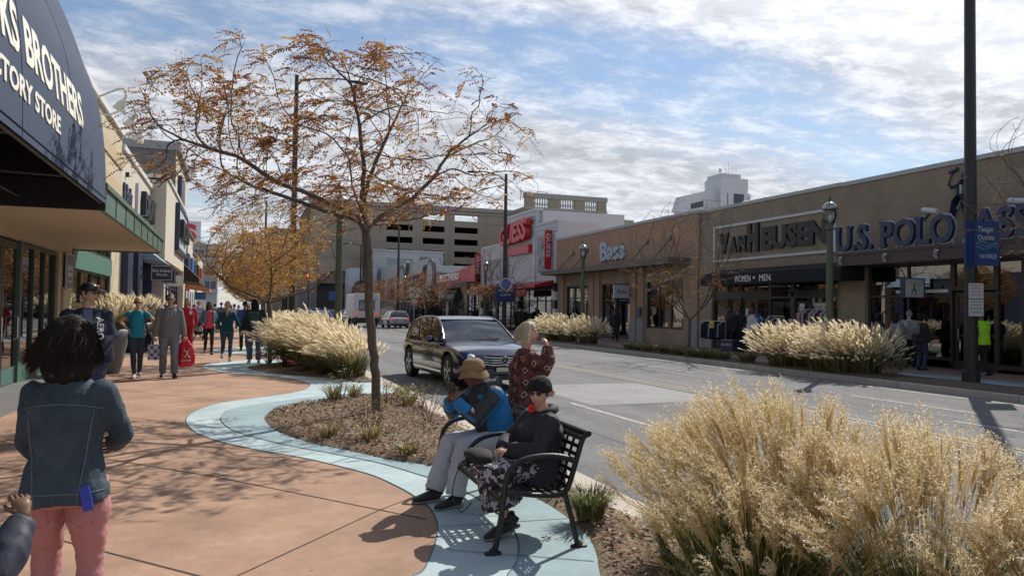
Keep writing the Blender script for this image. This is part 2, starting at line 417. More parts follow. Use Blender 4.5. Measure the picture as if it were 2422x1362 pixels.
M_light = speck('pale_blue_concrete', (.42,.525,.55), .14, .10)
M_dark = speck('slate_blue_concrete', (.27,.375,.41), .14, .10)
M_kerb = speck('kerb_concrete', (.46,.41,.35))
M_mulch = mat('mulch', (.12,.08,.05), .95, col2=(.27,.205,.135), vscale=26, bump=1.0, bscale=45)
M_soil = mat('soil', (.09,.062,.042), .95, col2=(.15,.105,.07), vscale=9, bump=.8, bscale=30)
def S(name, mb, m): return tag(mb.build(name, m), kind='structure')
S('ground', MB().box(-400,-60,-1.0, 500,900,-.22), speck('far_concrete', (.30,.29,.27)))
S('road', MB().add([(KX-.1,-30,ZR),(FKX+.3,-30,ZR),(FKX+.3,260,ZR),(KX-.1,260,ZR)], [(0,1,2,3)]), M_as)
S('cross_street', MB().add([(-60,112,ZR-.01),(KX-.1,112,ZR-.01),(KX-.1,126,ZR-.01),(-60,126,ZR-.01)], [(0,1,2,3)]), M_as)
S('kerb', MB().box(KX-.32,-30,-.3,KX,112,0.004), M_kerb)
S('far_kerb', MB().box(FKX,-30,-.3,FKX+.2,110,0.0), speck('far_kerb_concrete', (.36,.33,.30)))
S('sidewalk', MB().box(LX0-1.5,-30,-.25,KX-.322,112,0.0), M_terra)
S('storefront_apron', MB().box(LX0-1.4,-8,-.02,-3.0,30,.004), speck('dark_apron_concrete', (.15,.15,.15)))
S('far_sidewalk', MB().box(FKX+.202,-30,-.25,FX0+1,110,-.004), brick_mat('paver_brick', (.34,.20,.15), (.26,.16,.13), (.2,.17,.15), .2, .1, 'z', .006))
# --- the blue wave bands, edges measured on the pavement
A = [(975,1362),(1000,1350),(1020,1310),(1034,1265),(1033,1232),(1015,1200),(975,1170),(929,1145),(872,1121),(784,1098),(702,1080),(614,1065),(531,1047),(481,1031),(451,1014),(440,995),(448,981),(468,969),(500,958),(544,949),(620,939),(683,930),(718,922),(733,912),(722,904),(696,897),(664,892),(601,886),(538,882),(500,875),(478,868),(489,862),(516,857),(557,853),(610,849),(640,844),(640,840),(600,838),(545,836),(512,832),(503,828),(515,824),(560,821),(600,818)]
B1 = [(1200,1362),(1222,1330),(1227,1290),(1215,1255),(1185,1222),(1130,1180),(1060,1145),(1000,1126),(917,1101),(866,1089),(790,1074),(696,1057),(614,1038),(569,1025),(538,1011),(522,994),(527,981),(541,971),(582,961),(642,953),(702,944),(749,938),(787,936)]
C1 = [(1420,1362),(1410,1310),(1392,1272),(1356,1236),(1310,1203),(1259,1174),(1180,1143),(1100,1120),(1000,1099),(901,1084),(822,1066),(743,1050),(689,1033),(648,1016),(628,997),(628,984),(648,971),(696,959),(743,951),(790,943),(847,935)]
B2 = [(800,898),(759,893),(689,888),(632,884),(569,880),(538,872),(535,867),(550,862),(600,857)]
C2 = [(847,905),(800,896),(727,890),(664,885),(617,880),(588,872),(595,867),(640,860)]
g2 = lambda P: [tuple(G(u,v)[:2]) for u,v in P]
a_, b1, c1, b2, c2 = [smoothline(g2(P)) for P in (A,B1,C1,B2,C2)]
xe = KX-.323
TERR_END = a_[-1][1]
near = [(xe,1.0),(0.2,1.0),(.6,1.8)]
flatpoly('pale_blue_pavement_band', near+a_+[(xe,TERR_END)], .004, M_light)
flatpoly('slate_blue_pavement_band', [(1.0,1.2),(.95,1.9)]+b1+c1[::-1]+[(1.5,1.2)], .008, M_dark)
flatpoly('slate_blue_pavement_band', b2+c2[::-1], .008, M_dark)
# further waves of the same pattern
def wave(y0, n=14):
    o = []
    for k in range(n+1):
        t = k/n; o.append((1.4-1.15*math.sin(math.pi*t)**1.2+0*t, y0+t*9.5))
    return o
w3 = []
for q in range(3):
    w3 += wave(TERR_END+2+q*10)
flatpoly('pale_blue_pavement_band', [(xe,TERR_END+2)]+w3+[(xe,w3[-1][1])], .004, M_light)
for q in range(3):
    flatpoly('slate_blue_pavement_band', [(x+.35,y) for x,y in wave(TERR_END+2.4+q*10)], .008, M_dark)
def bed(name, outline, m, h=.05, res=.16):
    """planting bed: a gently mounded sheet cut to its outline"""
    bm = bmesh.new(); vs = [bm.verts.new((p[0],p[1],0)) for p in outline]; bm.faces.new(vs)
    xs = [p[0] for p in outline]; ys = [p[1] for p in outline]
    for ax, lo, hi in ((0,min(xs),max(xs)),(1,min(ys),max(ys))):
        t = lo+res
        while t < hi:
            co = (t,0,0) if ax == 0 else (0,t,0); no = (1,0,0) if ax == 0 else (0,1,0)
            bmesh.ops.bisect_plane(bm, geom=bm.verts[:]+bm.edges[:]+bm.faces[:], plane_co=co, plane_no=no); t += res
    for v in bm.verts:
        e = 1.0 if not v.is_boundary else 0.0
        v.co.z = .010+e*(h*(.6+.8*mnoise.noise(Vector((v.co.x*1.7,v.co.y*1.7,0))))+.012*mnoise.noise(Vector((v.co.x*9,v.co.y*9,3))))
    for f in bm.faces:
        f.smooth = True
        if f.normal.z < 0: f.normal_flip()
    me = bpy.data.meshes.new(name); bm.to_mesh(me); bm.free(); me.materials.append(m)
    o = bpy.data.objects.new(name, me); COL.objects.link(o); return tag(o, kind='structure')
bed('mulch_bed', [(xe,1.15),(1.6,1.15)]+c1+[(xe,c1[-1][1])], M_mulch)
bed('mulch_bed', [(xe,c2[0][1])]+c2+[(xe,c2[-1][1])], M_soil, .06, .3)
for q in range(3):
    bed('mulch_bed', [(xe,TERR_END+2.9+q*10)]+[(x+.75,y) for x,y in wave(TERR_END+2.9+q*10)]+[(xe,TERR_END+11.9+q*10)], M_soil, .06, .5)
# pavement joints
M_joint = mat('dark_joint', (.085,.055,.045), .9)  # joint strips in one even dark brown
jb = MB()
def joint(p, q, w=.012, z=.003, mb=None):
    p, q = G(*p), G(*q); d = (q-p).normalized(); n = Vector((-d.y,d.x,0))*w/2
    (mb or jb).add([(p+n).to_tuple()[:2]+(z,),(q+n).to_tuple()[:2]+(z,),(q-n).to_tuple()[:2]+(z,),(p-n).to_tuple()[:2]+(z,)], [(0,3,2,1)])
for p, q, w in (((-200,1010),(512,1128),.014),((512,1128),(1010,1228),.016),((512,1128),(700,1080),.011),((560,1362),(897,1206),.012),((897,1206),(985,1172),.012),((-60,1225),(640,1405),.016),
                ((380,933),(542,950),.012),((160,908),(380,933),.012),((200,975),(441,1003),.012),((380,901),(690,926),.012),((250,886),(380,901),.012),((380,964),(512,946),.009),((470,925),(560,906),.009),
                ((300,862),(520,880),.014),((420,842),(520,853),.014),((130,1040),(240,1040),.012)):
    joint(p, q, w)
S('pavement_joints', jb, M_joint)
jb2 = MB(); M_joint2 = mat('dark_blue_joint', (.10,.16,.17), .9)  # joint and edge strips of the bands, one even dark blue-green
for p, q in (((471,968),(629,979)),((620,936),(760,947)),((702,1062),(600,1064)),((635,1067),(695,1058)),((782,1097),(845,1078)),((845,1078),(870,1081)),((1046,1247),(1345,1228)),((1058,1302),(1405,1330)),((1030,1212),(1180,1222)),((710,922),(860,920))):
    joint(p, q, .010, .0115, jb2)
def edge_line(pts, w, z):
    for i in range(len(pts)-1):
        p, q = Vector((*pts[i],0)), Vector((*pts[i+1],0)); d = q-p
        if d.length < 1e-5: continue
        d.normalize(); n = Vector((-d.y,d.x,0))*w/2
        jb2.add([(p.x+n.x,p.y+n.y,z),(q.x+n.x,q.y+n.y,z),(q.x-n.x,q.y-n.y,z),(p.x-n.x,p.y-n.y,z)], [(0,3,2,1)])
edge_line(a_[:200], .012, .006); edge_line(b1, .008, .0118)
S('band_joints', jb2, M_joint2)
kb = MB()
for y in np.arange(2, 60, 3.0): kb.box(KX-.322, y, .003, KX+.002, y+.012, .0065)
for y in np.arange(2, 60, 3.0): kb.box(FKX-.003, y, -.14, FKX+.202, y+.012, .004)
S('kerb_joints', kb, M_joint)
# road paint, with wear left out of the material's own alpha
def paint(name, col, wear=.5):
    m = mat(name, col, .8); nt = m.node_tree; N = nt.nodes; L = nt.links; b = N['Principled BSDF']
    g = N.new('ShaderNodeNewGeometry'); n = N.new('ShaderNodeTexNoise'); n.inputs['Scale'].default_value = 14; n.inputs['Detail'].default_value = 8; n.inputs['Roughness'].default_value = .75
    L.new(g.outputs['Position'], n.inputs['Vector']); r = N.new('ShaderNodeMapRange'); r.inputs['From Min'].default_value = wear-.05; r.inputs['From Max'].default_value = wear+.06; L.new(n.outputs[0], r.inputs['Value'])
    mx = N.new('ShaderNodeMix'); mx.data_type = 'RGBA'; mx.inputs['A'].default_value = (.2,.2,.2,1); mx.inputs['B'].default_value = (*col,1); L.new(r.outputs[0], mx.inputs['Factor']); L.new(mx.outputs['Result'], b.inputs['Base Color']); return m
M_yel = paint('worn_yellow_paint', (.42,.33,.17), .50); M_wht = paint('worn_white_paint', (.46,.45,.44), .49)
yb = MB()
for x in (9.55, 9.80): yb.add([(x-.05,-20,ZR+.004),(x+.05,-20,ZR+.004),(x+.05,120,ZR+.004),(x-.05,120,ZR+.004)], [(0,1,2,3)])
S('yellow_centre_lines', yb, M_yel)
wb = MB()
def lstrip(x, y0, y1, w): wb.add([(x-w/2,y0,ZR+.004),(x+w/2,y0,ZR+.004),(x+w/2,y1,ZR+.004),(x-w/2,y1,ZR+.004)], [(0,1,2,3)])
for y in np.arange(-2, 120, 12.2): lstrip(6.05, y, y+3.0, .11)
for y in np.arange(1, 120, 9.0): lstrip(12.6, y, y+3.0, .10)
lstrip(11.3, 3, 9.4, .11); lstrip(14.6, -10, 60, .09)
S('white_lane_marks', wb, M_wht)
tb = MB()
for x, y0, y1, w in ((11.7,-10,60,.035),(4.9,-10,24,.02)):
    P = smoothline([(x+.10*mnoise.noise(Vector((0,t*.35,x))), t) for t in np.arange(y0,y1,1.0)], 2)
    for i in range(len(P)-1):
        (ax,ay),(bx,by) = P[i],P[i+1]; tb.add([(ax-w/2,ay,ZR+.005),(ax+w/2,ay,ZR+.005),(bx+w/2,by,ZR+.005),(bx-w/2,by,ZR+.005)], [(0,1,2,3)])
for y in (12.6, 19.5, 27):
    P = [(x, y+.25*mnoise.noise(Vector((x*.8,y,0)))) for x in np.arange(3.5,15,.5)]
    for i in range(len(P)-1):
        (ax,ay),(bx,by) = P[i],P[i+1]; tb.add([(ax,ay-.012,ZR+.005),(bx,by-.012,ZR+.005),(bx,by+.012,ZR+.005),(ax,ay+.012,ZR+.005)], [(0,1,2,3)])
S('tar_lines', tb, mat('tar', (.05,.05,.05), .6))
S('road_patch', MB().add([(6.3,12.8,ZR+.003),(9.3,12.8,ZR+.003),(9.3,16.5,ZR+.003),(6.3,16.5,ZR+.003)], [(0,1,2,3)]), speck('patch_asphalt', (.235,.235,.235), .14, .2))
# far pavement: wave patches and planting strip
def farw(y0, w, amp): return [(17.4-amp*math.sin(math.pi*t/10), y0+w*t/10) for t in range(11)]
for y0, w, amp in ((12.0,4.2,1.0),(24.5,3.4,1.1),(34.5,4,1.1),(5,4,1.)):
    flatpoly('pale_blue_far_pavement_band', farw(y0,w,amp), .001, mat('far_pale_blue', (.33,.44,.50), .8, var=.12))
    flatpoly('slate_blue_far_pavement_band', [(x+.45,y) for x,y in farw(y0,w,amp*.7)], .004, mat('far_slate_blue', (.20,.29,.36), .8, var=.12))
bed('far_mulch_bed', [(FKX+.21,-5)]+[(16.6+.35*math.sin(y*.55),y) for y in np.arange(-5,62,1.0)]+[(FKX+.21,61)], M_soil, .05, .6)
# ================================================================ RIGHT-HAND SHOPS
M_brick = brick_mat('tan_brick', (.285,.225,.16), (.25,.20,.14), (.20,.17,.135), .41, .10, mort=.007, var=.16)
M_brickd = brick_mat('buff_brick', (.34,.26,.185), (.30,.235,.165), (.25,.21,.16), .41, .10, mort=.007, var=.16)
M_stucco = mat('orange_stucco', (.37,.235,.155), .9, var=.12, vscale=1.5, bump=.3, bscale=60)
M_stone = mat('grey_stone_base', (.30,.285,.27), .85, var=.08, vscale=2)
M_cop = mat('coping_grey', (.40,.41,.42), .55, var=.05)
M_brown = mat('dark_brown_metal', (.045,.030,.028), .45)
M_plum = mat('plum_canopy_metal', (.060,.038,.042), .5, var=.1)
M_dgrn = mat('dark_green_frame', (.030,.045,.042), .4)
M_black = mat('black_paint', (.012,.012,.014), .4)
M_blackfab = mat('black_fabric', (.012,.012,.016), .9)
M_trim = mat('pale_trim', (.50,.52,.55), .5)
M_navyl = mat('navy_letters', (.018,.032,.085), .35)
M_whitel = mat('white_letters', (.72,.72,.72), .5)
M_red = mat('red_sign', (.42,.012,.025), .4)
M_redb = mat('bright_red_sign', (.55,.02,.03), .35)
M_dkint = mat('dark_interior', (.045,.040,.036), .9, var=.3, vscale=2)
M_floorint = mat('interior_floor', (.12,.09,.07), .5)
M_glass = glass_mat('shop_glass', (.50,.53,.51), 2.7)
M_steel = mat('steel', (.35,.36,.37), .35, metal=.8)
M_taupe = mat('taupe_canopy', (.125,.105,.085), .6, var=.08)
M_white = mat('white_paint', (.72,.72,.70), .6, var=.04)
M_panelw = mat('grey_white_panel', (.50,.50,.52), .55, var=.05)

def wall_open(mb, x0, x1, ya, yb, z0, z1, ops, axis='y'):
    """wall slab between x0 and x1, from ya to yb, with real openings [(y0,y1,z0,z1)]"""
    def bx(a, b, c, d):
        if b-a > 1e-3 and d-c > 1e-3:
            if axis == 'y': mb.box(x0, a, c, x1, b, d)
            else: mb.box(a, x0, c, b, x1, d)
    cur = ya
    for (a,b,c,d) in sorted(ops):
        bx(cur, a, z0, z1); bx(a, b, z0, c); bx(a, b, d, z1); cur = b
    bx(cur, yb, z0, z1)
def window(parent, X, y0, y1, z0, z1, cols=2, rows=(1.,), fm=None, side=1, fw=.06, gm=None, inset=.10, label=None, name='window', axis='y'):
    """frame with mullions (part) and its glass (sub-part). side=+1: wall faces -X, -1: wall faces +X"""
    xf = X+side*inset; mb = MB()
    def bx(a, b, c, d, x=xf, t=.05):
        if axis == 'y': mb.box(x-t, a, c, x+t, b, d)
        else: mb.box(a, x-t, c, b, x+t, d)
    bx(y0, y0+fw, z0, z1); bx(y1-fw, y1, z0, z1); bx(y0+fw, y1-fw, z1-fw, z1); bx(y0+fw, y1-fw, z0, z0+fw*1.6)
    h = z1-z0-fw*2.6; tot = sum(rows); zc = z0+fw*1.6; w = (y1-y0-2*fw)
    for r in rows[:-1]:
        zc += h*r/tot; bx(y0+fw, y1-fw, zc-fw/2, zc+fw/2, t=.046)
    for c in range(1, cols): yc = y0+fw+w*c/cols; bx(yc-fw/2, yc+fw/2, z0+fw*1.6, z1-fw, t=.042)
    o = mb.build(name, fm or M_dgrn, parent)
    if label: o['label'] = label
    g = MB(); x = xf+side*.012
    if axis == 'y': g.box(x-.004, y0+fw*.8, z0+fw, x+.004, y1-fw*.8, z1-fw*.8)
    else: g.box(y0+fw*.8, x-.004, z0+fw, y1-fw*.8, x+.004, z1-fw*.8)
    g.build('pane', gm or M_glass, o); return o
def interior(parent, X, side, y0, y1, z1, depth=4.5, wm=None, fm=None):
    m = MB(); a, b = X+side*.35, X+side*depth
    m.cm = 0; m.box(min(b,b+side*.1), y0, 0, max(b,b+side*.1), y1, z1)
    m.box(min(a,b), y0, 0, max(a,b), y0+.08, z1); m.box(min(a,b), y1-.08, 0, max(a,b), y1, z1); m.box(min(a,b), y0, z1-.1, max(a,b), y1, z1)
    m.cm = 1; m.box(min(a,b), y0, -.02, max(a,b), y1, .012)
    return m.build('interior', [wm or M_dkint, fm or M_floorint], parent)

# ---------- brick block of two shops (sports-wear store and shirt store)
polo = thing('brick_store', 'tan brick store with blue serif letters standing on its dark plum canopy', 'store', (FX0, 13.0, 0))
w = MB(); P0, P1 = -8.0, 21.25
wall_open(w, FX0, FX0+.35, P0, P1, 0, 6.12, [(2.0,20.1,0,3.27)])
w.box(FX0+.35, P0, 5.6, FX0+14, P1, 5.85)
w.build('wall', M_brick, polo)
MB().box(FX0-.05, P0, 6.12, FX0+.45, P1, 6.26).build('coping', M_cop, polo)
c = MB(); c.box(FX0-1.0, 2.0, 3.22, FX0-.08, 20.45, 3.60); c.box(FX0-1.03, 2.0, 3.56, FX0-.9, 20.47, 3.645); c.build('canopy', M_plum, polo)
for y in np.arange(3.5, 20.3, 1.86):
    q = MB(); q.loft([(FX0-1.01,y,3.34),(FX0-1.035,y+.01,3.42),(FX0-1.05,y-.02,3.52),(FX0-1.03,y+.02,3.62)], [(.02,.03),(.02,.07),(.025,.09),(.015,.03)], 8); q.ball((FX0-1.04,y-.05,3.57),(.03,.06,.04),8,5)
    [q.v.__setitem__(i_,(p_[0],p_[1],p_[2]-.08)) for i_,p_ in enumerate(q.v)]; q.build('horse_head_badge', mat('pewter', (.42,.42,.45), .4, metal=.5), polo)
st = MB(); SX = FX0+.16
window(polo, FX0, 16.9, 20.1, .25, 3.25, 2, (1.9,1.0), M_brown, label='shop window with a poster behind it')
for (a,b) in ((15.5,16.9),(13.3,14.7)):
    window(polo, FX0, a, b, 2.35, 3.25, 2, (1.,), M_brown, fw=.08, name='transom_window')
window(polo, FX0, 14.7, 15.5, 0.1, 3.25, 1, (2.2,1.0), M_brown)
window(polo, FX0, 9.0, 13.2, .25, 3.25, 3, (1.9,1.0), M_brown)
window(polo, FX0, 2.2, 8.9, .25, 3.25, 5, (1.9,1.0), M_brown)
for (a,b) in ((15.52,16.88),(13.32,14.68)):
    d = MB(); d.box(SX-.03,a,.02,SX+.03,a+.11,2.3); d.box(SX-.03,b-.11,.02,SX+.03,b,2.3); d.box(SX-.03,a+.11,2.18,SX+.03,b-.11,2.3); d.box(SX-.03,a+.11,.02,SX+.03,b-.11,.26); d.box(SX-.028,a+.11,1.0,SX+.028,b-.11,1.06)
    d = d.build('door', M_brown, polo); MB().box(SX-.004,a+.1,.25,SX+.004,b-.1,2.2).build('pane', M_glass, d)
    h = MB(); h.loft([(SX-.04,b-.17,.9),(SX-.10,b-.17,.92),(SX-.10,b-.17,1.22),(SX-.04,b-.17,1.24)], .014, 6); h.build('handle', M_steel, d)
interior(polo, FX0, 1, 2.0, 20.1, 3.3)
# poster, price board, display fixtures inside the window
q = MB(); q.box(FX0+.30,18.05,1.02,FX0+.32,19.35,1.75); q.build('window_poster', mat('poster_white', (.55,.57,.60), .6), polo)
q = MB()
for i,(y,c_) in enumerate(((19.12,0),(18.86,1),(18.6,2),(18.3,0))):
    q.cm = c_; q.loft([(FX0+.293,y,1.05),(FX0+.293,y,1.5)], [(.01,.10),(.01,.12)], 8); q.cm = 3; q.ball((FX0+.293,y,1.58),(.01,.05,.06),8,6)
q.build('poster_figures', [mat('fig_red',(.35,.05,.04)), mat('fig_orange',(.55,.20,.06)), mat('fig_blue',(.12,.16,.3)), mat('fig_skin',(.35,.2,.13))], polo)
q = MB(); letters(q, '19', (FX0+.27,18.95,.62), *RIGHTWALL, .26, .012); letters(q, '$', (FX0+.27,19.3,.66), *RIGHTWALL, .15, .012); letters(q, '99', (FX0+.27,18.42,.76), *RIGHTWALL, .11, .012)
MB().box(FX0+.285,18.05,.50,FX0+.30,19.4,.97).build('price_board', mat('board_black',(.02,.02,.03)), polo); q.build('price_digits', M_whitel, polo)
q = MB()
for y in (17.4, 15.0, 12.4, 11.0): q.box(FX0+1.1,y-.5,0,FX0+1.9,y+.5,.9); q.box(FX0+1.2,y-.4,.9,FX0+1.8,y+.1,1.15); q.box(FX0+1.9,y-.6,0,FX0+1.95,y+.6,2.2); q.build('display_table', mat('pale_display', (.35,.33,.30), .7), polo); q = MB()

for y0, y1 in ((17.0,18.9),(12.2,13.4)): MB().box(FX0-.02,y0,2.30,FX0+.05,y1,2.40).build('strip_light', mat('lamp_tube_white', (.6,.6,.6), .5), polo)
# lettering on the canopy front
q = MB(); X = FX0-1.0
letters(q, 'U.S. POLO', (X,20.35,3.72), *RIGHTWALL, .80, .12, width=4.45, bold=.022, serif=.075)
q2 = MB(); letters(q2, 'ASSN.', (X,15.35,3.72), *RIGHTWALL, .80, .12, width=2.75, bold=.022, serif=.075)
sg = thing('shop_sign', 'navy blue serif letters on rods above the plum canopy of the brick store', 'sign', (X,18,3.75))
q.build('letters', M_navyl, sg); q2.build('letters', M_navyl, sg)
q = MB(); letters(q, 'U.S. POLO', (X+.03,20.375,3.70), *RIGHTWALL, .84, .015, width=4.50, bold=.04, serif=.09); q.build('white_outline', mat('outline_grey', (.42,.44,.47), .5), sg); q = MB(); letters(q, 'ASSN.', (X+.03,15.375,3.70), *RIGHTWALL, .84, .015, width=2.80, bold=.04, serif=.09)
q.build('white_outline', mat('outline_grey', (.42,.44,.47), .5), sg)
q = MB()
for y in np.arange(12.7, 20.3, .33): q.box(X+.02, y, 3.60, X+.04, y+.02, 3.76)
q.build('mounting_rods', M_trim, sg)
# crossed mallets and the rider emblem
for i,(y0,z0,y1,z1,lab) in enumerate(((17.9,3.65,16.9,4.68,'long black and white mallet leaning behind the blue letters, left one'),(14.75,3.85,14.2,4.62,'long black and white mallet leaning behind the blue letters, partly behind the tall black pole'))):
    t = thing('mallet', lab, 'emblem', (X+.2,y0,3.75), group='mallets behind the blue letters')
    q = MB(); q.bar((X+.2,y0,z0),(X+.2,y1,z1),.06,.06); q.build('shaft', M_navyl, t)
    q = MB(); q.loft([(X+.14,y1-.28,z1-.03),(X+.14,y1+.22,z1+.07)], .085, 8); q.build('head', M_trim, t)
t = thing('rider_emblem', 'blue and white polo rider emblem swinging a mallet high on the tan brick wall', 'emblem', (FX0,15.4,4.6))
q = MB(); x = FX0-.06
q.loft([(x,15.62,4.75),(x,15.5,5.1),(x,15.3,5.25),(x,15.1,5.05),(x,15.05,4.75)], [(.16,.03),(.2,.03),(.24,.03),(.2,.03),(.12,.03)], 8)
q.loft([(x,15.75,4.45),(x,15.55,4.8),(x,15.5,5.0)], [(.05,.03),(.07,.03),(.1,.03)], 6); q.loft([(x,15.2,4.4),(x,15.25,4.8),(x,15.3,5.05)], [(.05,.03),(.07,.03),(.1,.03)], 6); q.loft([(x,15.0,4.5),(x,15.08,4.8)], [(.05,.03),(.07,.03)], 6)
q.loft([(x,15.42,5.15),(x,15.38,5.5),(x,15.30,5.72)], [(.12,.03),(.14,.03),(.1,.03)], 8); q.ball((x,15.27,5.83),(.05,.09,.09),8,6)
q.loft([(x,15.45,5.58),(x,15.68,5.5),(x,15.78,5.65)], [(.05,.03),(.04,.03),(.03,.03)], 6)
q.build('rider', M_navyl, t)
q = MB(); q.loft([(x-.03,15.35,5.2),(x-.03,15.33,5.55)], [(.05,.02),(.06,.02)], 6); q.loft([(x-.03,15.45,4.85),(x-.03,15.3,5.1),(x-.03,15.12,4.8)], [(.04,.02),(.05,.02),(.04,.02)], 6); q.build('white_detail', M_trim, t)
q = MB(); q.bar((x,15.78,5.6),(x,15.62,6.0),.035,.035); q.loft([(x,15.74,5.98),(x,15.46,6.05)], .055, 8); q.build('mallet', M_navyl, t)
t.location.y += 1.15; t.location.z -= .08
# projecting sign with the rider
t = thing('blade_sign', 'white projecting square sign with a small dark rider beside the plum canopy store window', 'sign', (FX0,17.9,2.2))
q = MB(); q.box(FX0-.86,17.78,2.16,FX0-.08,17.84,2.72); q.build('panel', mat('sign_white',(.55,.57,.55),.5), t)
q = MB(); q.box(FX0-.89,17.76,2.13,FX0-.86,17.92,2.75); q.box(FX0-.08,17.76,2.13,FX0-.05,17.86,2.75); q.box(FX0-.86,17.76,2.72,FX0-.08,17.86,2.75); q.box(FX0-.86,17.76,2.13,FX0-.08,17.86,2.16); q.box(FX0-.05,17.79,2.3,FX0+.1,17.83,2.34); q.box(FX0-.05,17.79,2.55,FX0+.1,17.83,2.59); q.build('frame', M_navyl, t)
q = MB(); q.loft([(FX0-.60,17.775,2.34),(FX0-.50,17.775,2.42),(FX0-.38,17.775,2.33)], [(.03,.003),(.045,.003),(.02,.003)], 6); q.loft([(FX0-.50,17.775,2.42),(FX0-.46,17.775,2.57)], [(.03,.003),(.02,.003)], 6); q.loft([(FX0-.58,17.775,2.22),(FX0-.55,17.775,2.36)], [(.01,.003),(.015,.003)], 6); q.loft([(FX0-.42,17.775,2.22),(FX0-.43,17.775,2.36)], [(.01,.003),(.015,.003)], 6); q.bar((FX0-.48,17.775,2.50),(FX0-.62,17.775,2.62),.012,.004); q.build('rider_mark', M_black, t)

vh = thing('brick_store', 'tan brick store with a framed panel of big black letters over a black awning', 'store', (FX0,25,0))
w = MB(); V0, V1 = 21.25, 29.95
wall_open(w, FX0-.003, FX0+.35, V0, V1, 0, 6.15, [(21.45,28.95,0,3.3)]); w.build('wall', M_brick, vh)
MB().box(FX0-.05,V0+.002,6.15,FX0+.45,V1,6.28).build('coping', M_cop, vh)
MB().box(FX0-.055,20.15,0,FX0-.003,21.25,3.29).build('pier', M_brickd, vh)
MB().box(FX0-.06,28.97,0,FX0-.006,29.9,3.5).build('pier', M_brickd, vh)
MB().box(FX0-.075,28.95,0,FX0-.06,29.92,1.25).build('pier_base', M_stone, vh)
f = MB(); a, b, c_, d_ = 21.5, 28.87, 3.82, 5.42
f.box(FX0-.07,a,d_-.1,FX0-.003,b,d_); f.box(FX0-.07,a,c_,FX0-.003,b,c_+.1); f.box(FX0-.07,a,c_+.1,FX0-.003,a+.1,d_-.1); f.box(FX0-.07,b-.1,c_+.1,FX0-.003,b,d_-.1); f.build('sign_frame', M_trim, vh)
aw = MB(); aw.prism([(FX0-.08,3.45),(FX0-.08,2.75),(FX0-1.1,2.75),(FX0-1.1,3.19)], 'y', 20.15, 28.3); aw.build('awning', M_blackfab, vh)
for (a,b,cols) in ((27.0,28.95,2),(23.9,25.2,1),(21.45,23.8,2)):
    window(vh, FX0, a, b, .3, 2.25, cols, (1.,), M_dgrn); window(vh, FX0, a, b, 2.42, 3.0, cols, (1.,), M_dgrn, name='transom_window')
window(vh, FX0, 25.2, 27.0, 2.42, 3.0, 2, (1.,), M_dgrn, name='transom_window')
q = MB(); q.box(FX0+.05,21.45,2.25,FX0+.18,28.95,2.42); q.box(FX0+.05,21.45,3.0,FX0+.18,28.95,3.3); q.box(FX0+.05,21.45,0,FX0+.2,23.8,.3); q.box(FX0+.05,23.9,0,FX0+.2,25.2,.3); q.box(FX0+.05,27.0,0,FX0+.2,28.95,.3); q.box(FX0+.05,23.8,0,FX0+.25,23.9,3.0); q.build('storefront_frame', M_dgrn, vh)
for a in (25.22, 26.12):
    d = MB(); b = a+.88; d.box(SX-.03,a,.02,SX+.03,a+.09,2.25); d.box(SX-.03,b-.09,.02,SX+.03,b,2.25); d.box(SX-.03,a+.09,2.15,SX+.03,b-.09,2.25); d.box(SX-.03,a+.09,.02,SX+.03,b-.09,.24)
    d = d.build('door', M_dgrn, vh); MB().box(SX-.004,a+.08,.2,SX+.004,b-.08,2.2).build('pane', M_glass, d)
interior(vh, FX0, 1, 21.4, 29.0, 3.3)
MB().box(FX0+.25,27.1,1.85,FX0+.27,28.85,2.2).build('window_banner', M_redb, vh)
MB().box(FX0+.25,26.0,1.75,FX0+.27,26.9,2.2).build('window_banner', M_redb, vh)
MB().box(FX0+.4,27.1,.5,FX0+.43,28.85,1.84).build('window_backdrop', mat('beige_backdrop', (.42,.33,.24), .8, var=.2), vh)
q = MB(); X = FX0-.003
sg = thing('shop_sign', 'big black condensed capital letters inside the pale frame on the tan brick wall', 'sign', (X,25,4.2))
letters(q, 'V', (X,28.42,4.22), *RIGHTWALL, .82, .10, width=.68, bold=.05)
letters(q, 'A', (X,27.66,4.22), *RIGHTWALL, .62, .10, width=.50, bold=.05)
letters(q, 'N', (X,27.06,4.22), *RIGHTWALL, .62, .10, width=.50, bold=.05)
letters(q, 'H', (X,26.44,4.22), *RIGHTWALL, 1.05, .10, width=.72, bold=.06)
letters(q, 'EUSEN', (X,25.50,4.22), *RIGHTWALL, .82, .10, width=3.6, bold=.05)
q.build('letters', M_black, sg)
q = MB(); X = FX0-1.103
letters(q, 'WOMEN', (X,25.9,2.84), *RIGHTWALL, .26, .012, width=1.02); letters(q, 'MEN', (X,24.35,2.84), *RIGHTWALL, .26, .012, width=.66); q.box(X-.012,24.62,2.94,X,24.72,3.03)
tag(q.build('awning_lettering', M_whitel), 'thin white capital letters along the black fabric awning front', 'lettering')
t = thing('blade_sign', 'dark brown projecting rectangular sign with a small pale name under the black awning', 'sign', (FX0,23.85,2.3))
q = MB(); q.box(FX0-1.0,23.8,2.25,FX0-.22,23.9,2.85); q.build('panel', mat('dark_brown_sign', (.035,.022,.02), .5), t)
q = MB(); letters(q, 'VANHEUSEN', (FX0-.95,23.8,2.60), (1,0,0), (0,0,1), .09, .006, width=.66); q.build('lettering', M_trim, t)
q = MB(); q.box(FX0-.22,23.83,2.4,FX0,23.87,2.44); q.box(FX0-.22,23.83,2.7,FX0,23.87,2.74); q.build('bracket', M_black, t)
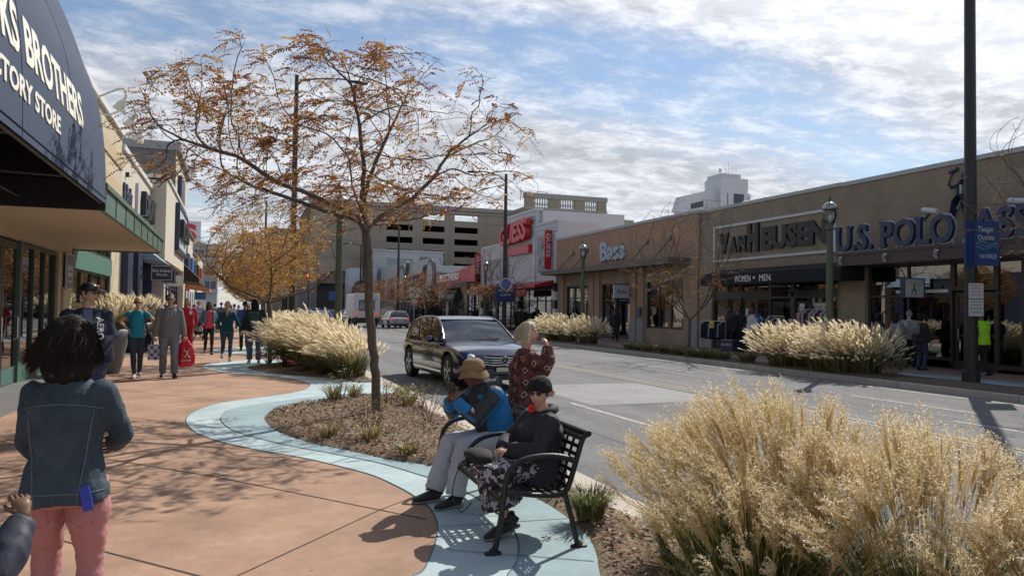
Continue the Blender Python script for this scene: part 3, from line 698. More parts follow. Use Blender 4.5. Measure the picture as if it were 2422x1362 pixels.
# window stickers of the shirt store
def board(label, name, x, y0, y1, z0, z1, txt, bg, fg, ts, rest=None, group=None, cat='sign'):
    t = thing(name, label, cat, (x,(y0+y1)/2,z0), group=group)
    MB().box(x-.012,y0,z0,x,y1,z1).build('panel', bg, t)
    q = MB(); n = len(txt)
    for i, s in enumerate(txt):
        if s: letters(q, s, (x-.012,(y0+y1)/2,z1-(i+1)*(z1-z0)/(n+.15)+.02), *RIGHTWALL, ts, .004, align='C', width=min((y1-y0)*.86, ts*.9*len(s)))
    q.build('lettering', fg, t); return t
M_card = mat('white_card', (.60,.60,.58), .6); M_redtxt = mat('red_print', (.45,.03,.03), .6)
board('white poster reading DAILY in the right window of the shirt store', 'window_sign', FX0+.02, 21.95, 22.62, 1.35, 2.0, ['DAILY','DEALS'], M_card, M_black, .20)
board('white card reading 70 with a red top, above and left of the poster reading DAILY', 'price_card', FX0-.35, 22.72, 22.98, 1.66, 1.98, ['','70'], M_card, M_redtxt, .14, group='price cards on the clothes rack')
board('white card reading 70, left one of the pair on the clothes rack', 'price_card', FX0-.55, 23.12, 23.36, 1.1, 1.4, ['70'], M_card, M_redtxt, .16, group='price cards on the clothes rack')
board('white card reading 70, right one of the pair on the clothes rack', 'price_card', FX0-.55, 22.84, 23.08, 1.1, 1.4, ['70'], M_card, M_redtxt, .16, group='price cards on the clothes rack')

# ---------- orange stucco shoe store
bs = thing('stucco_store', 'orange stucco store with pale grey raised letters above a thin hung canopy', 'store', (FX0,38,0))
B0, B1 = 29.95, 46.4
w = MB(); wall_open(w, FX0-.12, FX0+.35, B0, B1, 4.05, 6.2, []); w.box(FX0+.35,B0,5.6,FX0+14,B1,5.8); w.build('wall', M_stucco, bs)
w = MB(); wall_open(w, FX0, FX0+.35, B0, B1, 0, 4.05, [(31.35,34.8,.75,3.15),(36.45,39.95,.05,3.15),(41.45,44.95,.75,3.15)]); w.build('lower_wall', M_brickd, bs)
for y in (30.0, 34.95, 35.75, 40.05, 40.85, 45.2): MB().box(FX0-.12,y,1.22,FX0-.002,y+.62,4.04).build('pilaster', M_stucco, bs); MB().box(FX0-.15,y-.02,0,FX0-.002,y+.64,1.218).build('pilaster_base', M_stone, bs)
MB().box(FX0-.17,B0,6.2,FX0+.45,B1,6.34).build('coping', M_cop, bs)
q = MB(); q.box(FX0-1.25,30.6,3.86,FX0-.125,46.3,4.14); q.build('canopy', M_taupe, bs)
window(bs, FX0, 31.35, 34.8, .75, 3.15, 3, (2.2,1.), M_brown); window(bs, FX0, 41.45, 44.95, .75, 3.15, 3, (2.2,1.), M_brown)
window(bs, FX0, 38.2, 39.95, .1, 3.15, 2, (2.2,1.), M_brown); window(bs, FX0, 36.45, 38.2, 2.3, 3.15, 2, (1.,), M_brown, name='transom_window')
d = MB(); a, b = 36.6, 38.1; d.box(SX-.03,a,.02,SX+.03,a+.1,2.25); d.box(SX-.03,b-.1,.02,SX+.03,b,2.25); d.box(SX-.03,a+.1,2.15,SX+.03,b-.1,2.25); d.box(SX-.03,a+.1,.02,SX+.03,b-.1,.24)
d = d.build('door', M_brown, bs); MB().box(SX-.004,a+.08,.2,SX+.004,b-.08,2.2).build('pane', M_glass, d)
interior(bs, FX0, 1, 30.3, 46.0, 3.4)
q = MB(); q.box(FX0+.3,32.2,.9,FX0+.33,33.3,2.3); q.box(FX0+.3,42.2,.9,FX0+.33,42.9,2.2); q.build('window_poster', mat('display_red', (.35,.08,.05), .7, var=.3), bs)
q = MB(); letters(q, '80', (FX0+.28,33.2,1.3), *RIGHTWALL, .5, .01); letters(q, 'SALE', (FX0+.28,33.25,2.0), *RIGHTWALL, .16, .01); q.build('poster_digits', M_whitel, bs)
for i, (y) in enumerate((43.6, 41.6, 37.3, 34.5, 32.3)):
    q = MB(); q.bar((FX0-.12,y,5.22),(FX0-1.15,y,4.12),.05,.05); q.box(FX0-.16,y-.09,5.1,FX0-.12,y+.09,5.34); q.build('canopy_rod', mat('rod_blue_grey', (.06,.08,.10), .5), bs)
sg = thing('shop_sign', 'pale grey raised letters on the orange stucco wall', 'sign', (FX0-.12,38.3,4.5))
q = MB(); letters(q, 'Bass', (FX0-.12,39.75,4.52), *RIGHTWALL, 1.02, .14, width=2.95, bold=.035, serif=0); q.build('letters', mat('letter_blue_grey', (.38,.43,.48), .5), sg)
t = thing('blade_sign', 'pale square projecting sign beside the door of the orange stucco store', 'sign', (FX0,36.1,2.3))
q = MB(); q.box(FX0-1.2,36.1,2.3,FX0-.3,36.22,3.0); q.build('panel', mat('pale_sign', (.42,.46,.50), .6), t)
q = MB(); letters(q, 'Bass', (FX0-1.02,36.1,2.55), (1,0,0), (0,0,1), .22, .006, width=.56); q.build('lettering', M_navyl, t)
q = MB(); q.box(FX0-.3,36.14,2.45,FX0-.12,36.18,2.5); q.box(FX0-.3,36.14,2.8,FX0-.12,36.18,2.85); q.bar((FX0-.3,36.16,2.47),(FX0-.12,36.16,2.83),.03); q.build('bracket', M_black, t)
tag(MB().box(FX0-.28,35.05,1.35,FX0-.125,35.35,1.8).build('mail_box', mat('blue_box',(.05,.09,.2),.4), bevel=.02), 'small blue box mounted on the pier of the orange stucco store', 'box')
MBlt = MB(); MBlt.box(FX0-.20,28.98,1.02,FX0-.076,29.1,1.14); tag(MBlt.build('outlet_cover', M_black), 'small dark outlet cover low on the brick pier left of the clothes racks', 'outlet')

# ---------- white store with red letters
gs = thing('white_store', 'pale grey panelled store with stepped roofline and big red slanted letters', 'store', (FX0,54,0))
w = MB()
wall_open(w, FX0-.02, FX0+.4, 46.42, 50.55, 3.4, 7.55, []); wall_open(w, FX0+.05, FX0+.45, 50.55, 56.6, 3.4, 8.75, []); wall_open(w, FX0-.02, FX0+.4, 56.6, 62.8, 3.4, 6.8, [])
w.box(FX0+.4,46.42,3.4,FX0+3.2,46.8,7.55); w.box(FX0+.45,50.2,7.2,FX0+7,50.55,8.75); w.box(FX0+.4,46.8,5.5,FX0+10,62.8,5.7)
w.build('wall', M_panelw, gs)
q = MB(); q.box(FX0-.08,46.40,7.55,FX0+.5,50.54,7.68); q.box(FX0-.01,50.45,8.75,FX0+.55,56.7,8.9); q.box(FX0-.08,56.72,6.8,FX0+.5,62.85,6.93)
for y0,y1,z in ((46.6,50.4,6.95),(50.7,56.5,8.1),(56.8,62.6,6.25)): q.box(FX0-.07,y0,z,FX0-.01,y1,z+.08); q.box(FX0-.07,y0,z+.25,FX0-.01,y1,z+.30)
for y in (46.42,50.3,56.35,62.5): q.box(FX0-.11,y,3.4,FX0-.021,y+.3,6.8)
q.build('trim', mat('trim_white', (.58,.58,.60), .5), gs)
q = MB()
for y in (46.5, 62.3, 53.5):
    for k in range(6): q.cm = k%2; q.box(FX0-.12,y,.57*k,FX0+.3,y+.45,.57*(k+1)-.002)
    q.build('striped_column', [M_white, M_black], gs); q = MB()
window(gs, FX0, 47.0, 53.4, .12, 3.3, 4, (2,1), M_black); window(gs, FX0, 54.0, 62.2, .12, 3.3, 5, (2,1), M_black)
interior(gs, FX0, 1, 46.9, 62.4, 3.4)
M_bw = mat('photo_print_bw', (.05,.05,.06), .7, col2=(.55,.55,.56), vscale=1.6)
MB().box(FX0-.06,47.2,4.2,FX0-.022,49.9,6.4).build('wall_poster', M_bw, gs); MB().box(FX0-.06,57.6,4.0,FX0-.022,61.3,5.7).build('wall_poster', M_bw, gs)
MB().box(FX0-.07,47.2,6.42,FX0-.022,49.9,6.75).build('poster_band', mat('faded_pink',(.45,.30,.30),.7), gs)
q = MB(); q.prism([(FX0-.03,3.62),(FX0-.03,3.3),(FX0-1.4,3.1),(FX0-1.4,3.28)], 'y', 47.0, 61.9); q.build('awning', M_red, gs)
MB().box(FX0-.9,50.0,2.6,FX0-.8,53.2,3.05).build('hanging_sign', M_redb, gs)
sg = thing('shop_sign', 'large red slanted letters standing proud of the stepped pale store front', 'sign', (FX0,53.5,6.5))
q = MB()
def gfn(x,y,d): return Vector((FX0-.1-d, 56.9-x, 6.60+y+.04*x))
letters(q, 'GUESS', (0,0,0), *RIGHTWALL, 1.42, .45, width=5.9, bold=.045, shear=.18, fn=gfn); q.build('letters', M_redb, sg)
q = MB(); q.box(FX0-.25,51.2,5.75,FX0+.04,55.7,6.35); q.build('sub_panel', M_redb, sg)
for i,(y,z0,z1,lab) in enumerate(((47.2,4.35,6.9,'tall red blade banner with white letters nearest the orange stucco store'),(62.9,3.9,6.35,'tall red blade banner with white letters at the far end of the white store'))):
    t = thing('blade_banner', lab, 'banner', (FX0,y,z0), group='red blade banners')
    q = MB(); q.box(FX0-.62,y,z0,FX0-.12,y+.08,z1); q.build('panel', M_red, t)
    q = MB(); q.box(FX0-.62,y+.01,z1+.01,FX0,y+.07,z1+.09); q.build('bracket', M_red, t)
    q = MB(); letters(q, 'GUESS', (FX0-.50,y,z1-.15), (0,0,-1), (1,0,0), .28, .006, width=(z1-z0)*.62); q.build('lettering', M_whitel, t)
for (a,b) in ((38.55,39.2),):
    pass
# ================================================================ RIGHT SIDE, FARTHER SHOPS
rs = thing('red_store', 'small store with a red slanted sign over cream arches beyond the white store', 'store', (FX0,69,0))
w = MB(); wall_open(w, FX0, FX0+.4, 62.85, 77.5, 0, 4.0, [(63.6,67.2,.1,2.9),(70.0,73.6,.1,2.9),(74.5,77,.1,2.9)]); w.build('wall', mat('cream_stucco', (.46,.39,.28), .85, var=.05), rs)
w = MB(); w.prism([(62.9,4.0),(75.9,4.0),(75.9,4.7),(64,5.5),(62.9,5.5)], 'x', FX0-.5, FX0+.4); w.build('upper_wall', M_redb, rs)
MB().box(FX0-1.3,63.0,3.5,FX0-.52,76,3.98).build('canopy', M_plum, rs)
for a,b in ((63.6,67.2),(70.0,73.6),(74.5,77.0)): window(rs, FX0, a, b, .1, 2.9, 3, (2,1), M_black)
for a in (63.6,70.0):
    q = MB(); cy = a+1.8; q.prism([(cy+1.7*math.cos(t),2.92+1.3*math.sin(t)) for t in np.linspace(0,math.pi,14)], 'x', FX0-.06, FX0-.01); q.build('arched_window', mat('arch_glass',(.03,.04,.05),.1), rs)
interior(rs, FX0, 1, 63, 77.3, 3.0)
q = MB(); letters(q, 'SKECHERS', (FX0-.5,75.2,4.35), *RIGHTWALL, .62, .1, width=7.2, bold=.03); q.build('sign_letters', M_whitel, rs)
t = thing('shop_sign', 'small black sign with white capitals below the cream arches', 'sign', (FX0,70,2.4)); MB().box(FX0-.6,69.2,2.35,FX0-.5,74.6,3.1).build('panel', M_black, t)
q = MB(); letters(q, 'WILSONS', (FX0-.6,74.2,2.6), *RIGHTWALL, .42, .02, width=4.4); q.build('lettering', M_whitel, t)
js = thing('metal_front_store', 'curved grey metal store front with two round discs and dark letters', 'store', (FX0,87,0))
w = MB(); w.box(FX0+.6,77.52,0,FX0+9,99,5.4); w.build('wall', mat('dim_grey_wall', (.22,.22,.22), .8), js)
w = MB(); w.prism([(78.5,3.9),(98,3.2),(98,5.6),(90,6.9),(79.5,7.1),(78.2,5.5)], 'x', FX0-.3, FX0+.5); w.build('metal_panel', mat('brushed_grey', (.40,.40,.38), .35, metal=.5, var=.1), js)
for y,z,r in ((93.8,5.0,2.1),(79.2,5.2,1.75)):
    for rr, th, mm, nm in ((r,.25,mat('dark_disc',(.08,.08,.085),.4),'disc'),(r*.72,.32,mat('disc_grey',(.35,.35,.36),.35,metal=.5),'disc_face')):
        q = MB(); q.prism([(y+rr*math.cos(t),z+rr*math.sin(t)) for t in np.linspace(0,2*math.pi,24,endpoint=False)], 'x', FX0-.3-th, FX0-.31); q.build(nm, mm, js)
q = MB(); letters(q, 'JOCKEY', (FX0-.32,90.8,4.3), *RIGHTWALL, 1.2, .15, width=8.5, bold=.04); q.build('sign_letters', M_navyl, js)
q = MB(); q.bar((FX0-.5,93,3.2),(FX0-.5,90.6,7.2),.35,.3); q.bar((FX0-.5,84.6,3.3),(FX0-.5,81.6,6.3),.5,.3); q.bar((FX0-.7,95.5,2.8),(FX0-.7,81,3.6),.2,.25); q.bar((FX0-.7,81,3.6),(FX0-.9,77.6,2.5),.2,.2); q.build('struts', M_steel, js)
q = MB(); letters(q, 'BURKE', (FX0-1.2,93.5,2.0), *RIGHTWALL, 1.1, .1, width=8.5, bold=.02) if False else q.box(FX0-1.2,84.5,2.3,FX0-1.1,93.5,2.5); q.build('sign_rail', M_trim, js)
window(js, FX0+.3, 79, 98, .1, 2.9, 10, (1,), M_black)
g1 = thing('grey_panel_building', 'pale grey panel building with blue-green glass beyond the metal-front store', 'building', (FX0,104,0))
w = MB(); wall_open(w, FX0, FX0+.4, 99.05, 119, 0, 7.4, [(101,106,2.8,5.6),(108,111,2.8,5.6),(113,117,.2,4.5)]); w.box(FX0+.4,99.05,0,FX0+10,99.4,7.4); w.box(FX0+.4,99.4,7.0,FX0+10,119,7.2); w.build('wall', mat('grey_panel', (.42,.44,.46), .6, var=.05), g1)
M_bg = mat('blue_green_glass', (.10,.17,.20), .08, spec=1)
for a,b,c_,d_ in ((101,106,2.8,5.6),(108,111,2.8,5.6),(113,117,.2,4.5)): window(g1, FX0, a, b, c_, d_, 3, (1,1), M_steel, gm=M_bg)
g2_ = thing('glass_front_building', 'grey building with a large green window wall rising behind the far shops', 'building', (24,121,0))
w = MB(); wall_open(w, 112, 112.5, 19, 29.8, 0, 10.0, [(21.2,25.2,6.6,9.0)], axis='x'); w.box(19,112.5,0,19.4,117,10); w.box(29.4,112.5,0,29.8,117,10); w.box(18.7,111.8,10.002,30,117,10.25)
w.build('wall', mat('light_grey_panel', (.38,.39,.41), .6, var=.06), g2_)
window(g2_, 112, 21.2, 25.2, 6.6, 9.0, 2, (1,1), M_steel, gm=mat('green_glass',(.12,.20,.21),.1,spec=1), axis='x')
MB().box(26.2,111.85,6.5,29.3,111.995,9.3).build('dark_panels', mat('slate_panel',(.13,.14,.17),.4), g2_)
ww = thing('white_arched_building', 'small white building with an arched window at the far end of the street', 'building', (17,109,0))
X0w, X1w, Yw = 13.9+1.7, 19.6, 111.0
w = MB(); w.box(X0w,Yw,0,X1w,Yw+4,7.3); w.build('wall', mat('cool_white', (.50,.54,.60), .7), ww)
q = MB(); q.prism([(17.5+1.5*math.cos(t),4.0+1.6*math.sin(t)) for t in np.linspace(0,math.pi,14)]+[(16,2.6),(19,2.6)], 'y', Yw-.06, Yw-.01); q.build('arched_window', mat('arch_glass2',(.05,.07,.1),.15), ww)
# ================================================================ FAR: parking garage, casino block, hotel, left end of the street
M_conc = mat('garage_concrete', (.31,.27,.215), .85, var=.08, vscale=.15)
gar = thing('parking_garage', 'huge beige concrete parking garage with rows of dark slots closing the street', 'parking garage', (30,118,0))
GY = 118.0; w = MB()
slots = []
for cx0, cx1 in ((33.2,37.2),(28.0,31.6),(22.2,26.4)):
    for k in range(6):
        z = 6.0+k*1.95
        if k < 5 or cx0 > 27: slots.append((cx0,cx1,z,z+.95))
cur = [(x0,x1) for x0,x1 in ((22.2,26.4),(28.0,31.6),(33.2,37.2))]
def colopen(mb, xa, xb, za, zb, ops):
    ops = sorted(ops, key=lambda o: o[2]); z = za
    for o in ops: mb.box(xa, GY, z, xb, GY+.6, o[2]); z = o[3]
    mb.box(xa, GY, z, xb, GY+.6, zb)
xs = [10.6,22.2,26.4,28.0,31.6,33.2,37.2,60]
for i in range(len(xs)-1):
    ops = [s for s in slots if abs(s[0]-xs[i])<.01]
    if ops: colopen(w, xs[i], xs[i+1], 0, 17.4, ops)
    elif i == 0: colopen(w, 10.6, 22.2, 0, 17.4, [(0,0,0.01,5.2)]) 
    else: w.box(xs[i], GY, 0, xs[i+1], GY+.6, 17.4)
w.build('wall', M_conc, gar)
q = MB(); q.box(10.5,GY-.35,17.4,60,GY+.8,18.0); q.box(10.5,GY-.2,16.9,60,GY-.002,17.15); q.build('cornice', mat('cornice_grey', (.30,.31,.31), .8), gar)
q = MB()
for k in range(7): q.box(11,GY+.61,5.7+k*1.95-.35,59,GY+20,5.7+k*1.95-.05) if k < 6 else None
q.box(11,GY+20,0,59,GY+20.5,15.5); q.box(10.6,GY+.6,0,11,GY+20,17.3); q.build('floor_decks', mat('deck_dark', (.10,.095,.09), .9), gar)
q = MB(); 
for x in (14.5,18.5,26.9,27.5,32.4,38.5,42.5,46.5,50.5): q.box(x,GY-.012,5.4,x+.05,GY-.002,16.9)
for z in (8.1,11.8,15.4): q.box(10.6,GY-.010,z,22.1,GY-.002,z+.06); q.box(37.3,GY-.010,z,60,GY-.002,z+.06)
q.build('panel_joints', mat('joint_grey', (.16,.15,.14), .9), gar)
# arch entrance at its left foot
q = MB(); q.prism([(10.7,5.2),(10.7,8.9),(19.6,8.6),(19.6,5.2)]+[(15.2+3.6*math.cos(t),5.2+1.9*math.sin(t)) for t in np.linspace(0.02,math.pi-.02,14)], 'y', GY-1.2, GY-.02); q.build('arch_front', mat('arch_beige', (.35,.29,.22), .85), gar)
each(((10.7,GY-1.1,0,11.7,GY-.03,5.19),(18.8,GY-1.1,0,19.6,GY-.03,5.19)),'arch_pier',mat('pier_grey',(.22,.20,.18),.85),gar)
MB().box(10.9,GY+1.0,0,22.1,GY+1.2,5.6).build('added_arch_infill', mat('deck_dark', (.10,.095,.09)), gar)  # dark infill added behind the arch to stop sun showing through the decks
dm = thing('ornate_cupola', 'small orange-brown ornate gable with a finial rising above the garage roof', 'cupola', (26.3,124,17))
q = MB(); q.prism([(22.5,17),(30.2,17),(30.2,17.6),(28.6,18.3),(27.6,19.6),(26.4,20.4),(25.2,19.6),(24.2,18.3),(22.5,17.6)], 'y', 123.5, 125); q.build('gable', mat('orange_brown', (.30,.19,.12), .8, var=.15), dm)
q = MB(); q.lathe([(.25,0),(.35,.3),(.1,.6),(.22,.8),(.03,1.4)], 8, (26.4,124.2,20.3)); q.build('finial', mat('orange_brown2', (.25,.16,.10), .8), dm)
q = MB()
for x in np.arange(23.2,30,.8): q.box(x,123.4,17.05,x+.4,123.49,17.55)
q.box(25.6,123.4,18.5,27.2,123.49,19.2); q.build('openings', mat('open_pale',(.5,.5,.5),.8), dm)
cs = thing('casino_block', 'beige block with a white balustrade parapet and three red letters on its face', 'building', (47,105,0))
q = MB(); q.box(40.3,105,0,53.75,112,16.6); q.build('wall', mat('casino_beige', (.30,.26,.18), .85, var=.06), cs)
q = MB(); q.box(40.2,104.8,16.6,53.85,112,16.9); q.box(40.2,104.8,18.3,53.85,105.6,19.0)
q.build('cornice', mat('casino_grey', (.30,.31,.30), .8, var=.1), cs)
each([(a,104.95,16.9,b,105.45,18.3) for a,b in ((40.3,41.7),(44.2,45.9),(48.4,49.9),(52.3,53.75))],'parapet_pier',mat('casino_beige',(.30,.26,.18)),cs)
for a,b in ((41.7,44.2),(45.9,48.4),(49.9,52.3)):
    for x in np.linspace(a+.25,b-.25,6):
        q = MB(); q.lathe([(.15,0),(.10,.15),(.20,.5),(.10,1.0),(.16,1.4)], 6, (x,105.2,16.9)); q.build('baluster', mat('casino_pale',(.45,.46,.44),.8), cs)
q = MB(); letters(q, 'CAESARS', (41.2,105,13.6), (1,0,0), (0,0,1), 1.9, .2, width=10.9, bold=.01); q.build('sign_letters', M_redb, cs)
q = MB(); q.box(53.75,106,0,58.8,112,15.2); q.box(53.76,105.8,15.2,59,112,15.9); q.build('side_wing', mat('casino_beige2', (.32,.30,.24), .85), cs)
ht = thing('hotel_tower', 'white high-rise hotel top with antennas far behind the right-hand stores', 'tower', (165,230,0))
M_hw = mat('hotel_white', (.56,.57,.60), .7, var=.05, vscale=.1); M_hd = mat('hotel_glass', (.06,.06,.08), .3)
q = MB(); q.prism([(148,0),(148,37),(146.8,37.3),(148.6,42.6),(163.5,46.4),(163.5,0)], 'y', 232, 236); q.box(163.5,230,0,175.2,240,50.2); q.box(164.5,231,50.2,172.8,240,51.9); q.box(175.2,231.5,0,177.6,240,45.2); q.build('wall', M_hw, ht)
q = MB(); q.prism([(152.3,38.2),(152.3,40.2),(157.5,41.5),(157.5,39.5)], 'y', 231.9, 231.99); each(((169.0,229.9,37,173.4,229.99,44.6),(166.3,229.9,36,166.6,229.99,44.6),(175.6,231.4,40,176.6,231.49,44)),'dark_glazing',M_hd,ht); q.build('dark_glazing', M_hd, ht)
q = MB()
for x in np.arange(157.5,163,1.4):
    for z in (33,36,39,41.6): q.box(x,231.75,z,x+.7,231.98,z+.5)
for x in np.arange(152.5,157,1.5): q.box(x,231.75,35.2,x+.8,231.98,35.8)
q.build('facade_ribs', mat('hotel_grey',(.36,.37,.40),.7), ht)
q = MB()
for x,h in ((167.5,3.2),(169.0,4.6),(170.6,3.6),(172.2,2.8),(153,1.0),(153.8,1.1),(154.6,.9)): q.loft([(x,233,43 if x<160 else 51.9),(x,233,(43.6 if x<160 else 51.9)+h)], .08, 5)
q.ball((165.3,233,53.2),(.6,.6,.8),8,6); q.loft([(165.3,233,51.8),(165.3,233,52.6)],.12,5); q.build('antennas', M_hw, ht)
gb = thing('pitched_roof', 'low pale grey pitched roof showing above the framed-letter store', 'building', (60,70,0))
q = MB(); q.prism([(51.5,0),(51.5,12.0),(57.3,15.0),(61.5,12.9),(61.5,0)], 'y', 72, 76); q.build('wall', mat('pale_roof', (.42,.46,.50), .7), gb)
sb = thing('sign_top_building', 'distant pale building with a white rooftop sign block carrying a red curved letter', 'building', (-9,200,0))
q = MB(); q.box(-11.5,180,0,-3.4,199,14.7); q.box(-11.7,179.7,14.7,-3.2,199,15.1)
for z in (4.3,7.6,11.2): q.box(-11.5,179.5,z,-3.3,179.99,z+.9)
q.build('wall', mat('office_grey', (.36,.37,.38), .8, var=.06), sb)
each([(x,179.9,z,x+1.0,180.05,z+1.6) for z in (5.3,8.7,12.2) for x in np.arange(-11.2,-3.8,1.3)],'window',mat('office_glass', (.07,.09,.12), .2),sb)
q = MB(); q.box(-14.5,190,15.1,-7.4,191,21.0); q.build('sign_block', mat('sign_block_white', (.6,.6,.6), .6), sb)
q = MB(); letters(q, 'S', (-11.9,190,16.6), (1,0,0), (0,0,1), 3.6, .15, width=3.6, bold=.05); q.build('sign_letter', M_redb, sb)
bb = thing('brown_block', 'distant brown block with a flat roof behind the orange tree', 'building', (10,150,0))
q = MB(); q.box(6.3,150,0,13.6,165,15.9); q.box(6.1,149.8,15.9,13.8,165,16.4); q.build('wall', mat('brown_block', (.27,.22,.18), .85, var=.08, vscale=.3), bb)
each([(x,149.92,z,x+.9,149.99,z+1.4) for z in (3.5,6.8,10.1,13.2) for x in np.arange(6.9,13,1.7)],'window',mat('office_glass', (.07,.09,.12)),bb)

# ================================================================ LEFT-HAND SHOPS (walls face +X)
M_block = brick_mat('cream_block', (.50,.43,.31), (.47,.40,.285), (.38,.33,.25), .41, .205, mort=.008, var=.06)
M_blockd = mat('split_face_block', (.42,.33,.20), .95, col2=(.52,.42,.27), vscale=14, bump=1.0, bscale=30)
M_cream = mat('cream_panel', (.52,.47,.39), .8, var=.04)
M_verd = mat('verdigris_metal', (.050,.095,.075), .42, col2=(.11,.18,.145), vscale=1.2, stretch=(1,.5,3))
M_verd2 = mat('green_panel', (.075,.16,.135), .45, var=.12)
M_awn = mat('navy_awning_fabric', (.058,.080,.130), .8, var=.08, spec=.15, vscale=3, bump=.25, bscale=2.2)
M_navy = mat('navy_paint', (.020,.028,.065), .4)
M_cream_l = mat('cream_letters', (.74,.73,.66), .6)
LX = LX0
bk = thing('corner_store', 'cream block store with green-framed doors and a verdigris canopy', 'store', (LX,14,0))
w = MB(); wall_open(w, LX-.35, LX, -6, 31.4, 0, 7.75, [(-4,21.15,.0,2.85),(22.7,29.5,.3,3.8)]); w.box(LX-14,-6,5.6,LX-.35,31.4,5.85); w.box(LX-14,31.05,0,LX-.35,31.395,7.7); w.build('wall', M_block, bk)
q = MB(); q.box(LX+.002,10,5.25,LX+.05,31.4,5.95); q.box(LX+.002,10,6.55,LX+.05,31.4,7.0); q.box(LX+.002,21.5,.0,LX+.055,22.5,2.0); q.box(LX+.002,29.9,0,LX+.055,31.1,2.0); q.build('split_face_band', M_blockd, bk)
MB().box(LX-.45,-6,7.75,LX+.12,31.4,7.98).build('coping', mat('white_coping',(.62,.62,.60),.5), bk)
M_gl2 = glass_mat('door_glass', (.42,.46,.44), 2.1)
M_gf = mat('green_grey_frame', (.035,.050,.042), .35)
for a,b,cols,nm in ((17.9,21.1,3,'window'),(5.0,14.3,5,'window')): window(bk, LX, a, b, .36, 2.82, cols, (1,), M_gf, side=-1, gm=M_gl2, name=nm, fw=.075)
for a,b,c_,d_ in ((17.9,21.1,0,.36),(5,14.3,0,.36),(14.3,14.42,0,2.85),(17.78,17.9,0,2.85)): MB().box(LX-.22,a,c_,LX-.03,b,d_).build('green_base', M_verd2, bk)
for i in range(3):
    a = 14.45+i*1.11; b = a+1.08; d = MB(); x = LX-.1
    d.box(x-.03,a,.02,x+.03,a+.12,2.8); d.box(x-.03,b-.12,.02,x+.03,b,2.8); d.box(x-.03,a+.12,2.66,x+.03,b-.12,2.8)
    o = d.build('door', M_gf, bk); MB().box(x-.028,a+.12,.02,x+.028,b-.12,.34).build('kick_plate', M_verd2, o); MB().box(x-.004,a+.1,.33,x+.004,b-.1,2.68).build('pane', M_gl2, o)
    h = MB(); yy = b-.2; h.loft([(x+.03,yy,.88),(x+.10,yy,.9),(x+.10,yy,1.32),(x+.03,yy,1.34)], .016, 8); h.build('handle', mat('brushed_handle',(.65,.65,.62),.25,metal=.9), o)
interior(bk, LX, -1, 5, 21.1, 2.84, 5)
q = MB()
for y in (18.6, 20.0, 11.0): q.box(LX-1.6,y-.4,0,LX-1.0,y+.4,.8); q.loft([(LX-1.3,y,.8),(LX-1.3,y,1.3),(LX-1.3,y,1.55)], [(.14,.2),(.16,.24),(.05,.08)], 8)
q.build('display', mat('display_tone', (.25,.10,.08), .8, var=.5, vscale=1), bk)
window(bk, LX, 22.7, 29.5, .3, 2.55, 4, (1,), M_gf, side=-1, gm=M_gl2); window(bk, LX, 22.7, 29.5, 3.1, 3.78, 4, (1,), M_gf, side=-1, gm=M_gl2, name='transom_window')
q = MB(); q.box(LX-.12,22.7,2.55,LX+.03,29.5,3.1); 
q.build('green_spandrel', mat('spandrel_green', (.075,.18,.14), .45, var=.05), bk)
interior(bk, LX, -1, 22.7, 29.5, 3.8, 3)
# canopy
q = MB(); q.box(LX+.003,13.05,3.06,-1.95,23.3,3.10); q.build('soffit', brick_mat('soffit_boards', (.50,.41,.28), (.50,.41,.28), (.40,.32,.22), 30, .11, 'z', .004, var=.02), bk)
q = MB(); q.box(-1.95,13.05,3.02,-1.88,23.35,3.40); q.box(LX+.003,23.3,3.02,-1.95,23.35,3.40); q.box(-1.97,13.0,3.36,-1.84,23.4,3.44); q.box(LX+.01,13.05,3.12,-1.96,23.3,3.3); q.build('canopy_fascia', M_verd, bk)
q = MB()
for y in np.arange(14.2,23,1.25): q.box(-1.879,y,3.03,-1.868,y+.03,3.355)
q.build('fascia_seams', mat('seam_green',(.03,.06,.045),.5), bk)
q = MB(); q.box(LX+.003,12.98,3.02,-1.86,13.045,3.46); q.build('canopy_end', mat('shaded_end_dark',(.02,.02,.02),.5), bk)  # near-black end face: the shade on it is put into the colour
# big navy awning, a curved shell open below
AY0, AY1 = 3.2, 13.0
prof = [(-1.86,3.12),(-1.87,3.55),(-1.90,4.0),(-1.98,4.55),(-2.10,4.95),(-2.22,5.25),(-2.38,5.7),(-2.60,6.2),(-2.95,6.75),(-3.4,7.15),(LX+.02,7.35)]
pr = smoothline(prof, 4)
awn = thing('shop_awning', 'huge navy blue curved fabric awning with cream serif lettering', 'awning', (LX,13,3.1))
m = MB(); n = len(pr)
ys = np.linspace(AY0, AY1, 13)
V = [(x, y, z) for y in ys for x,z in pr]; V2 = [(x-.02, y, z-.006) for y in ys for x,z in pr]
m.add(V, [(i*n+j,(i+1)*n+j,(i+1)*n+j+1,i*n+j+1) for i in range(len(ys)-1) for j in range(n-1)])
m.build('fabric', M_awn, awn, smooth=True)
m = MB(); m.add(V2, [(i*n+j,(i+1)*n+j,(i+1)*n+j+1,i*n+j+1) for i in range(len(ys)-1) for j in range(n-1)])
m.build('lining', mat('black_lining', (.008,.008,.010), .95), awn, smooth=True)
m = MB(); 
for yy in (AY0, AY1-.012):
    m.add([(x,yy,z) for x,z in pr]+[(LX+.02,yy,3.12)], [tuple(range(n+1))]); m.build('end_panel', M_blackfab, awn); m = MB()
m = MB()
for y in (5.6,8.1,10.6): m.loft([(-1.93,y,3.16),(LX+.1,y,3.2)], .02, 6)
m.loft([(-1.92,AY0,3.13),(-1.92,AY1,3.13)], .022, 6); m.loft([(-3.0,AY0,3.17),(-3.0,AY1-.02,3.17)], .015, 6); m.box(LX+.03,AY0,3.0,LX+.1,AY1-.03,7.0)
